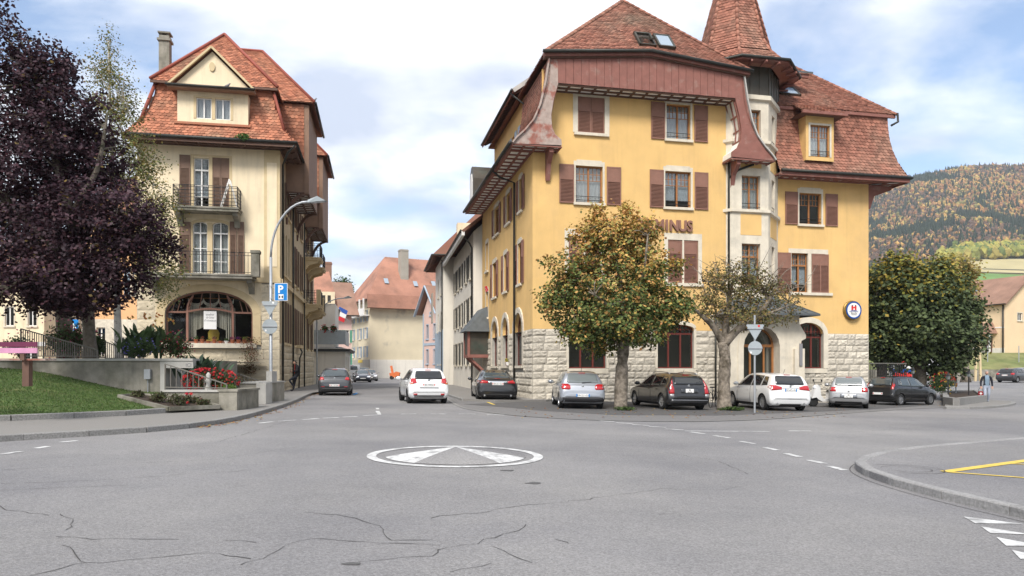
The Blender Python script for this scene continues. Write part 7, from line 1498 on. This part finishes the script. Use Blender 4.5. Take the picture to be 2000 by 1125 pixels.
# ------------------------------------------------------------------ people
def skin_body(chains, zones, parent, name='body'):
    """continuous skinned body: chains = [[(pos, radius), ...]] sharing start joints; zones(z, p) -> material"""
    v, e, rr_ = [], [], []; idx = {}
    def vid(p, r_):
        k = tuple(round(c, 4) for c in p)
        if k not in idx: idx[k] = len(v); v.append(p); rr_.append(r_)
        return idx[k]
    for ch in chains:
        ids = [vid(p, r_) for p, r_ in ch]; e += list(zip(ids, ids[1:]))
    me = bpy.data.meshes.new('skel'); me.from_pydata(v, e, []); o = bpy.data.objects.new('skel', me); COL.objects.link(o)
    md = o.modifiers.new('s', 'SKIN'); md.use_smooth_shade = True; sv = me.skin_vertices[0].data
    for i, r_ in enumerate(rr_): sv[i].radius = (r_, r_) if not hasattr(r_, '__len__') else r_
    sv[0].use_root = True; o.modifiers.new('ss', 'SUBSURF').levels = 2
    m2 = bpy.data.meshes.new_from_object(o.evaluated_get(bpy.context.evaluated_depsgraph_get())); m2.name = name; bpy.data.objects.remove(o)
    zs_ = [zones(p.center) for p in m2.polygons]; names = sorted(set(zs_)); m2.materials.clear()
    for m in names: m2.materials.append(MATS[m])
    for p, m in zip(m2.polygons, zs_): p.material_index = names.index(m)
    m2.shade_smooth(); return obj(name, m2, parent)
def hand(parent, c, dr, side, m='skin'):
    """palm with five curled fingers"""
    c = Vector(c); dr = Vector(dr).normalized(); s = dr.cross(Vector((0,0,1)) if abs(dr.z) < .9 else Vector((0,1,0))).normalized(); n_ = s.cross(dr); mb = MB()
    mb.bar(c, c + dr*.09, .08, .028, n_)
    for k, l in enumerate((.06, .07, .075, .065)): b = c + dr*.085 + s*(-.03+.02*k); mb.tube([b, b + dr*l*.5 - n_*.012, b + dr*l*.85 - n_*.04], [.009,.0085,.007], 6)
    b = c + dr*.025 + s*.04*side; mb.tube([b, b + dr*.035 + s*.025*side, b + dr*.06 + s*.02*side - n_*.02], [.011,.01,.008], 6); mb.build('hand', m, parent, smooth=True)
def head(parent, c, r_, hair, face=(0,-1,0)):
    c = Vector(c); f = Vector(face).normalized(); s = f.cross(Vector((0,0,1))).normalized(); q = MB()
    hd = bmesh.new(); bmesh.ops.create_uvsphere(hd, u_segments=14, v_segments=10, radius=1)
    for v in hd.verts: k = 1 - .18*max(0, -v.co.z); v.co = Vector((v.co.x*.078*k, v.co.y*.095*k, v.co.z*.118))
    me = bpy.data.meshes.new('head'); hd.to_mesh(me); hd.free(); me.shade_smooth(); me.materials.append(MATS['skin']); a = math.atan2(f.x, -f.y)
    h_ = obj('head', me, parent, TM(c.x, c.y, c.z, a)); MB().tube([(0,-.09,.01), (0,-.115,-.025)], [.01,.016], 6).build('nose', 'skin', h_, smooth=True)
    for sx_ in (-1, 1): MB().lathe([(.002,-.01), (.011,-.004), (.011,.004)], 8, (sx_*.03,-.088,.012), 'y').build('eye', 'ink', h_); MB().lathe([(.02,-.01), (.024,.01)], 8, (sx_*.078,.01,-.005), 'x').build('ear', 'skin', h_)
    MB().box(-.024, .024, -.090, -.084, -.055, -.048).build('mouth', 'lamp_red', h_)
    hb = bmesh.new(); bmesh.ops.create_uvsphere(hb, u_segments=14, v_segments=10, radius=1)
    bmesh.ops.delete(hb, geom=[v for v in hb.verts if v.co.z < -.35 or (v.co.y < -.35 and v.co.z < .42)], context='VERTS')
    for v in hb.verts: v.co = Vector((v.co.x*.088, v.co.y*.106, v.co.z*.13)) * (1 + .05*noise.noise(v.co*4))
    m2 = bpy.data.meshes.new('hair'); hb.to_mesh(m2); hb.free(); m2.shade_smooth(); m2.materials.append(MATS[hair]); e = obj('hair', m2, h_); md = e.modifiers.new('t', 'SOLIDIFY'); md.thickness = .02
# leaning person with a phone
pp = gp(577, 764, .115); pr = thing('person', 'person in black jacket and trousers leaning on the wall and looking at a phone', 'person', (pp.x, pp.y, G(pp.x, pp.y) + .115), rad(-62))
V = Vector
hip = V((0,.08,.90)); ch = V((0,.12,1.28)); nk = V((0,.05,1.48))
body = skin_body([[(hip,.135), (V((0,.11,1.08)),.125), (ch,.15), (V((0,.09,1.42)),.10), (nk,.055), (V((0,.02,1.55)),.055)],
    [(hip,.135), (V((-.09,.04,.84)),.095), (V((-.09,-.02,.47)),.062), (V((-.09,-.10,.10)),.045), (V((-.09,-.16,.04)),.04), (V((-.09,-.27,.03)),.035)],
    [(hip,.135), (V((.09,.02,.84)),.095), (V((.10,-.36,.62)),.064), (V((.10,-.12,.28)),.046), (V((.10,-.06,.22)),.04), (V((.10,-.17,.17)),.034)],
    [(V((0,.09,1.42)),.10), (V((-.17,.08,1.40)),.068), (V((-.23,.06,1.14)),.052), (V((-.13,-.17,1.10)),.042)], [(V((0,.09,1.42)),.10), (V((.17,.08,1.40)),.068), (V((.23,.04,1.14)),.052), (V((.11,-.18,1.14)),.042)]],
    lambda p: 'cloth_black' if p.z > .88 else ('cloth_navy' if p.z > .09 else 'ink'), pr)
head(pr, (0,-.03,1.62), .1, 'hair_dark', (0,-1,-.3)); hand(pr, (-.13,-.17,1.10), (.5,-1,.2), 1); hand(pr, (.11,-.18,1.14), (-.4,-1,.2), -1)
ph = thing('phone', 'small dark phone held by the person leaning on the wall', 'phone'); ph.matrix_basis = pr.matrix_basis @ TM(-.01,-.27,1.17); MB().box(-.036, .036, -.005, .005, -.07, .07).build('case', 'ink', ph)
# walking man with a bag
pm_ = gp(1927, 788); mn = thing('person', 'grey-haired man in dark jacket, blue shirt and pale jeans walking with a red bag', 'person', (pm_.x, pm_.y, G(pm_.x, pm_.y) + .02), rad(-20))
hip = V((0,0,.95))
skin_body([[(hip,.15), (V((0,.0,1.12)),.145), (V((0,.0,1.32)),.165), (V((0,.01,1.46)),.11), (V((0,-.01,1.53)),.058), (V((0,-.02,1.6)),.055)],
    [(hip,.15), (V((-.10,-.02,.88)),.10), (V((-.11,-.12,.50)),.068), (V((-.11,-.14,.10)),.048), (V((-.11,-.19,.05)),.042), (V((-.12,-.30,.04)),.036)],
    [(hip,.15), (V((.10,.02,.88)),.10), (V((.11,.02,.50)),.068), (V((.11,.20,.13)),.048), (V((.11,.18,.06)),.042), (V((.12,.08,.03)),.036)],
    [(V((0,.01,1.46)),.11), (V((-.2,.02,1.43)),.075), (V((-.27,.04,1.16)),.056), (V((-.28,-.04,.92)),.042)], [(V((0,.01,1.46)),.11), (V((.2,.02,1.43)),.075), (V((.27,.06,1.16)),.056), (V((.28,.03,.92)),.042)]],
    lambda p: ('cloth_blue' if abs(p.x) < .095 and p.y < 0 else 'cloth_navy') if p.z > .98 else ('cloth_navy' if abs(p.x) > .2 and p.z > .9 else ('cloth_jeans' if p.z > .1 else 'ink')), mn)
head(mn, (0,-.03,1.68), .1, 'hair_grey', (0,-1,0)); hand(mn, (-.28,-.04,.92), (0,-.2,-1), 1); hand(mn, (.28,.03,.92), (0,-.1,-1), -1)
bg_ = thing('bag', 'dark red shoulder bag with a white cross carried by the walking man', 'bag'); bg_.matrix_basis = mn.matrix_basis @ TM(-.30,-.05,.42); MB().prism([(-.11,0), (.11,0), (.13,.1), (.1,.24), (-.1,.24), (-.13,.1)], -.06, .06).build('pouch', 'bag_red', bg_); MB().box(-.06, .06, -.07, -.061, .1, .135).box(-.018, .018, -.071, -.0615, .055, .18).build('cross', 'plate_white', bg_); MB().tube([(-.1,0,.27), (-.06,0,.42), (.06,0,.42), (.1,0,.27)], .012, 6).build('strap', 'cloth_black', bg_)
# ------------------------------------------------------------------ street furniture
def lamp(label, base, h_, reach, rz, r_=.06, hd=.75, group='street lamps'):
    o = thing('street_lamp', label, 'street lamp', base, rz, group); MB().tube([(0,0,0), (0,0,.9), (0,0,1.0), (0,0,h_*.72)], [r_*1.35, r_*1.35, r_, r_*.8], 10).build('pole', 'galv', o, smooth=True)
    pts = [(reach*(1-math.cos(a)), 0, h_*.72 + (h_*.28)*math.sin(a)) for a in [i*math.pi/20 for i in range(0, 10)]] + [(reach*1.05, 0, h_)]
    MB().tube(pts, r_*.7, 8).build('arm', 'galv', o, smooth=True); MB().add([(reach*1.0,-.1,h_-.05), (reach*1.0,.1,h_-.05), (reach+hd,.14,h_+.02), (reach+hd,-.14,h_+.02), (reach*1.0,-.07,h_+.06), (reach*1.0,.07,h_+.06), (reach+hd*.55,.15,h_+.2), (reach+hd*.55,-.15,h_+.2)], [(0,1,2,3), (4,5,1,0), (5,6,2,1), (6,7,3,2), (7,4,0,3), (4,7,6,5)]).build('lamp_head', 'sign_grey', o); MB().add([(reach+.12,-.1,h_-.055), (reach+hd*.9,-.12,h_-.0), (reach+hd*.9,.12,h_-.0), (reach+.12,.1,h_-.055)], [(0,1,2,3)]).build('lens', 'lamp_clear', o); return o
lb = gp(529, 781, .115); L1 = lamp('tall curved street lamp carrying the parking sign at the left kerb', (lb.x, lb.y, G(lb.x,lb.y)+.1), 8.25, 1.55, 0, .07)
lampz = lb.z + .1
def sign(name, label, loc, rz, cat='sign', group=None): return thing(name, label, cat, loc, rz, group)
zP = CZ + (HZ-588)*lb.y/F; ps_ = sign('parking_sign', 'blue square parking sign with white P and disc symbol on the lamp pole', (lb.x + .46, lb.y-.12, zP), 0)
MB().box(-.27, .27, 0, .025, 0, .73).build('board', 'plate_white', ps_); MB().box(-.25, .25, -.006, 0, .02, .71).build('field', 'blue_sign', ps_)
add_text('letter', 'P', .44, 'plate_white', ps_, TM(-.02, -.008, .33), .003, bold=.014); MB().box(-.11, .11, -.012, -.006, .06, .27).build('disc_field', 'plate_white', ps_); MB().prism([(-.09,.09), (-.01,.16), (-.09,.23)], -.016, -.012).prism([(.09,.09), (.09,.23), (.01,.16)], -.016, -.012).build('disc_arrows', 'ink', ps_); MB().box(-.45, -.2, .02, .05, .1, .13).box(-.45, -.2, .02, .05, .6, .63).build('clamp', 'galv', ps_)
def backs(cx, cy, z_tri, z_circ, lab, r_=.31, ry=0):
    a = sign('give_way_sign', 'grey back of a triangular give way sign ' + lab, (cx, cy, z_tri), ry, group='road signs seen from behind'); MB().prism([(0,-.31), (.34,.26), (.31,.30), (-.31,.30), (-.34,.26)], 0, .025).build('plate', 'sign_grey', a); MB().box(-.3, .3, -.03, 0, .12, .16).build('brace', 'galv', a); MB().box(.1, .18, -.003, 0, .2, .28).build('sticker', 'red_sign' if 'pollard' in lab else 'plate_white', a)
    b = sign('round_road_sign', 'grey back of a round road sign ' + lab, (cx, cy, z_circ), ry, group='road signs seen from behind'); MB().lathe([(r_,0), (r_,.025)], 28, ax='y').build('plate', 'sign_grey', b); MB().box(-r_, r_, -.03, 0, -.02, .02).build('brace', 'galv', b); MB().box(-.2, -.13, -.003, 0, -.2, -.13).build('sticker', 'plate_white', b)
backs(lb.x, lb.y-.13, CZ + (HZ-603)*lb.y/F, CZ + (HZ-638)*lb.y/F, 'on the lamp pole under the parking sign')
sb_ = gp(1475, 807); s2 = thing('sign_post', 'thin galvanised signpost before the white parked car', 'post', (sb_.x, sb_.y, sb_.z)); MB().tube([(0,.06,0), (0,.06,3.75)], .04, 8).build('post', 'galv', s2)
backs(sb_.x, sb_.y, CZ + (HZ-649)*sb_.y/F, CZ + (HZ-680)*sb_.y/F, 'on the post beside the pollard tree', .27)
lamp('far curved street lamp left of the street bend', (X(617,66), 66, .1), 8.0, 2.6, 0, .07)
pipe_ = thing('lamp_post', 'slim grey lamp post at the corner of the cream house', 'street lamp', (X(619,58), 58, .1)); MB().tube([(0,0,0), (0,0,6.2)], .06, 8).build('pole', 'galv', pipe_); MB().tube([(0,0,6.2), (.15,0,6.3), (.5,0,6.35)], .05, 6).build('arm', 'galv', pipe_)
hb_ = gp(771, 737); hy = thing('skip_trailer', 'small orange machine parked by the end house wall', 'machine', (X(771,100), 100, .1)); MB().prism([(-.6,.3), (.6,.3), (.75,.95), (.2,1.1), (-.1,.9), (-.7,.9)], -.4, .4).build('body', 'orange_paint', hy); MB().bar((-.3,0,.9), (-.5,0,1.9), .22, .3).build('arm', 'orange_paint', hy)
for s in (-.4, .4): MB().lathe([(.25,-.42), (.25,.42)], 14, (s,0,.25), 'y').build('wheel', 'rubber', hy)
# scooter
sc = thing('scooter', 'white motor scooter on its stand between the white and silver cars', 'scooter', (X(1612,33.6), 33.6, G(X(1612,33.6),33.6)), rad(8))
for x in (-.62, .60):
    t_ = MB().lathe([(.14,-.05), (.23,-.055), (.255,0), (.23,.055), (.14,.05)], 20, (x,0,.255), 'y').build('wheel', 'rubber', sc, smooth=True); MB().lathe([(.14,-.03), (.14,.03)], 16, (x,0,.255), 'y').build('rim', 'alloy', t_)
MB().prism([(-.74,.42), (-.52,.46), (-.42,.36), (-.22,.26), (.16,.26), (.30,.36), (.62,.50), (.78,.62), (.72,.74), (.14,.68), (.10,.40), (-.16,.38), (-.30,.56), (-.34,.98), (-.46,1.05), (-.58,.9)], -.15, .15).build('fairing', 'scooter_white', sc)
MB().prism([(.10,.70), (.72,.74), (.80,.82), (.60,.86), (.40,.80), (.16,.80)], -.14, .14).build('seat', 'plastic_black', sc); MB().prism([(.2,.3), (.62,.3), (.66,.48), (.3,.42)], -.17, .17).build('engine', 'plastic_black', sc)
MB().tube([(-.62,0,.3), (-.44,0,1.02)], .03, 6).build('fork', 'alloy', sc); MB().tube([(-.38,-.33,1.06), (-.44,0,1.03), (-.38,.33,1.06)], .018, 6).build('handlebar', 'plastic_black', sc); MB().lathe([(.02,-.06), (.09,-.03), (.1,.04)], 12, (-.56,0,.92), 'x').build('headlamp', 'lamp_clear', sc)
for s in (-1, 1): MB().tube([(-.38,s*.26,1.06), (-.40,s*.32,1.22)], .01, 5).build('mirror_stem', 'plastic_black', sc); MB().lathe([(.05,-.012), (.06,.012)], 12, (-.40,s*.34,1.25), 'x').build('mirror', 'plastic_black', sc)
MB().bar((.1,-.05,.25), (.05,-.22,.0), .02, .02).build('stand', 'iron', sc)
# bicycle behind the estate car
by = thing('bicycle', 'bicycle leaning by the wall between estate car and pollard tree', 'bicycle', (X(1394,31.2), 31.2, G(X(1394,31.2),31.2)), rad(60))
for x in (-.52, .52):
    w_ = MB(); w_.tube([(x+.33*math.cos(a*math.pi/14), 0, .34+.33*math.sin(a*math.pi/14)) for a in range(29)], .017, 6); t_ = w_.build('wheel', 'rubber', by, smooth=True); sp_ = MB()
    for k in range(10): sp_.bar((x,0,.34), (x+.32*math.cos(k*math.pi/5), 0, .34+.32*math.sin(k*math.pi/5)), .004, .004)
    sp_.build('spokes', 'alloy', t_)
MB().tube([(-.52,0,.34), (-.1,0,.32), (.38,0,.78), (-.22,0,.74), (-.1,0,.32)], .018, 6).build('frame', 'cloth_black', by); MB().tube([(.52,0,.34), (.38,0,.78), (.34,0,.95)], .016, 6).build('fork', 'cloth_black', by); MB().tube([(.3,-.26,1.0), (.34,0,.96), (.3,.26,1.0)], .013, 6).build('handlebar', 'iron', by); MB().box(-.4, -.12, -.07, .07, .86, .92).build('saddle', 'plastic_black', by); MB().tube([(-.22,0,.74), (-.26,0,.88)], .014, 6).build('seat_post', 'alloy', by)
# right end of the forecourt: fence, planter, lanterns, hydrant, flowers
fe = thing('iron_fence', 'black barred fence beside the yellow building corner', 'fence'); a, b = V((X(1697,40.5), 40.5, -.4)), V((X(1770,42), 42, -.4))
MB().bar(a + V((0,0,2.3)), b + V((0,0,2.3)), .06, .06).build('top_rail', 'rail_grey', fe); MB().bar(a + V((0,0,.4)), b + V((0,0,.4)), .05, .05).build('bottom_rail', 'iron', fe)
for i in range(20): p = lerp(a, b, i/19); MB().bar(p, p + V((0,0,2.3)), .035, .035).build('fence_bar', 'iron', fe)
kp = gp(1905, 793); pl_ = thing('stone_planter', 'low rough granite planter bed with fallen leaves at the right kerb', 'planter')
ctr = [gp(1848, 793), gp(1868, 796), gp(1922, 788), gp(1905, 774), gp(1845, 777)]
for a, b in zip(ctr, ctr[1:] + ctr[:1]):
    n_ = max(1, int((b-a).length/1.0))
    for i in range(n_): p, q = lerp(a, b, i/n_), lerp(a, b, (i+.97)/n_); MB().bar(p + V((0,0,.2)), q + V((0,0,.2)), .28, .52).build('granite_block', 'granite', pl_)
MB().add([(p.x, p.y, p.z + .38) for p in ctr], [(0,1,2,3,4)]).build('earth', 'soil', pl_)
ke = smoothpath([V((p.x, p.y, 0)) for p in [gp(*q) for q in ((1845,799), (1900,799), (1950,796), (1975,792), (1980,789), (1970,787), (1930,785))]], 4)
kpv = sheet('pavement', [(p.x, p.y) for p in ke] + [gp(1850, 778).to_2d()], .10, 'pavement', cell=2, skirt=.1, kind='structure'); kerbs(ke, kpv, 1.2, .2, .115)
shrub('flower_bush', 'round bush of red and yellow flowers on the planter behind the black car', (X(1838,43.5), 43.5, -.1), (.85, .7, .75), 1600, DG, .1, [(.4,.03,.04), (.5,.33,.05), (.45,.15,.05)], 60, .10)
def lantern(px, d, h_, lab):
    o = thing('garden_lantern', lab, 'lamp', (X(px,d), d, G(X(px,d),d)), 0, 'small black lanterns around the planter'); MB().tube([(0,0,0), (0,0,h_-.3)], .035, 8).build('post', 'iron', o); MB().lathe([(.03,h_-.32), (.09,h_-.28), (.11,h_-.08)], 6).build('glass', 'car_glass_light', o); MB().lathe([(.15,h_-.08), (.06,h_+.04), (.01,h_+.12)], 6).build('cap', 'iron', o)
lantern(1892, 42.2, 1.75, 'black garden lantern nearest the walking man'); lantern(1852, 40.3, 1.6, 'black garden lantern in front of the flower bush'); lantern(1841, 45.5, 1.8, 'black garden lantern rising behind the flower bush'); lantern(1783, 43, 1.9, 'black garden lantern beside the maple trunk')
hy = thing('fire_hydrant', 'red fire hydrant behind the black car bonnet', 'hydrant', (X(1808,41), 41, G(X(1808,41),41))); MB().lathe([(.11,0), (.11,.55), (.14,.56), (.14,.64), (.1,.7), (.05,.78)], 12).build('body', 'red_sign', hy); MB().lathe([(.05,-.2), (.05,.2)], 8, (0,0,.48), 'x').build('outlet', 'red_sign', hy)
po_ = thing('bare_post', 'plain grey post with a small round sign behind the planter', 'post', (X(1867,46), 46, -.4)); MB().tube([(0,0,0), (0,0,3.2)], .04, 8).build('post', 'galv', po_); MB().lathe([(.22,-.02), (.22,.0)], 16, (0,-.04,2.9), 'y').build('disc', 'sign_grey', po_)
ib = thing('advertising_panel', 'red white and blue advertising panel behind the fence', 'sign', (X(1762,56), 56, 0)); MB().box(-.9, .9, 0, .15, .2, 2.55).build('frame', 'galv', ib); MB().box(-.75, .75, -.02, 0, 1.95, 2.4).build('red_field', 'red_sign', ib); MB().box(-.75, .75, -.02, 0, 1.6, 1.93).build('white_field', 'plate_white', ib); MB().box(-.75, .75, -.02, 0, 1.3, 1.58).build('blue_field', 'blue_dark', ib); MB().box(-.75, .75, -.02, 0, .5, 1.28).build('lower_field', 'red_sign', ib)
nb = thing('notice_board', 'pale blue notice board on blue posts beyond the maple trunk', 'sign', (X(1825,62), 62, 0)); MB().box(-.9, .9, 0, .1, 1.1, 2.6).build('panel', 'lamp_clear', nb)
for s in (-1, 1): MB().box(s*.95-.08, s*.95+.08, 0, .12, 0, 2.7).build('post', 'blue_sign', nb)
for i, px in enumerate((1843, 1886)): o = thing('tree_stump', ('left', 'right')[i] + ' pale cut trunk at the roadside beyond the planter', 'stump', (X(px,76), 76, .1)); MB().tube([(0,0,-.1), (.03,0,1.0), (-.05,0,3.0)], [.6,.35,.3], 10).build('trunk', 'bark_pale', o, smooth=True)
o = thing('wooden_pylon', 'pale wooden double post at the road before the grass bank', 'post', (X(1910,80), 80, .1)); MB().bar((-.3,0,0), (-.15,0,4.6), .2, .2).bar((.3,0,0), (.15,0,4.6), .2, .2).build('post', 'trim_cream', o); MB().box(-.6, .6, -.06, .06, 4.4, 4.8).build('nameplate', 'blue_dark', o)
q = [gp(px, py) for px, py in ((1800,741), (2100,745), (2100,739), (1800,737))]; tag(MB().add([(v.x, v.y, v.z+.05) for v in q], [(0,1,2,3)]).build('verge', 'grass_dry'), kind='structure')
for i, (px, lab) in enumerate(((1929, 'thin white fence post left on the grass bank'), (1990, 'thin white fence post at the right on the grass bank'))): o = thing('fence_post', lab, 'post', (X(px,88), 88, 2.2)); MB().tube([(0,0,0), (0,0,2.2)], .05, 6).build('post', 'galv', o)
cb_ = thing('caution_bag', 'red and white striped bag hung on the wall beside the leaning person', 'bag', Lb.matrix_basis @ V((.12, 6.6, .95)), LA); MB().prism([(-.18,0), (.18,0), (.2,.5), (.1,.95), (-.1,.95), (-.2,.5)], -.06, .06, 'yz').build('cloth', 'red_sign', cb_)
for z in (.2, .5): MB().box(.055, .07, -.17, .17, z, z+.08).build('stripe', 'plate_white', cb_)
sf = thing('small_flag', 'small red flag on the side wall of the yellow building', 'flag', Yb.matrix_basis @ V((-.1, 11.2, 6.3)), YA); MB().tube([(0,0,0), (-.3,0,.45)], .015, 5).build('pole', 'galv', sf); MB().quad((-.3,0,.45), (-.2,0,.1), (-.02,.05,.2), (-.12,.05,.5)).build('cloth', 'flag_red', sf)
pf = thing('flower_pot', 'small pot of yellow flowers on a side window sill of the yellow building', 'flower pot', Yb.matrix_basis @ V((-.1, 5.4, 1.78)), YA); MB().lathe([(.07,0), (.1,.18)], 10).build('pot', 'white_paint', pf); mb = MB(); leafball(mb, (0,0,.28), (.16,.16,.12), 90, [(.6,.45,.04), (.1,.16,.03)], .07); mb.build('plant', 'leaf', pf, fix=False)
# ------------------------------------------------------------------ haze over the valley
hm = bpy.data.materials.new('air'); hm.use_nodes = True; hn = hm.node_tree
for n in list(hn.nodes):
    if n.type == 'BSDF_PRINCIPLED': hn.nodes.remove(n)
pvn = hn.nodes.new('ShaderNodeVolumePrincipled'); pvn.inputs['Color'].default_value = (.86, .91, 1, 1); pvn.inputs['Density'].default_value = .00016; pvn.inputs['Anisotropy'].default_value = .2
hn.links.new(pvn.outputs[0], hn.nodes['Material Output'].inputs['Volume']); MATS['air'] = hm
tag(MB().box(-3100, 3100, -1600, 3700, -3, 460).build('haze', 'air'), 'faint blue valley haze', 'haze', kind='stuff')
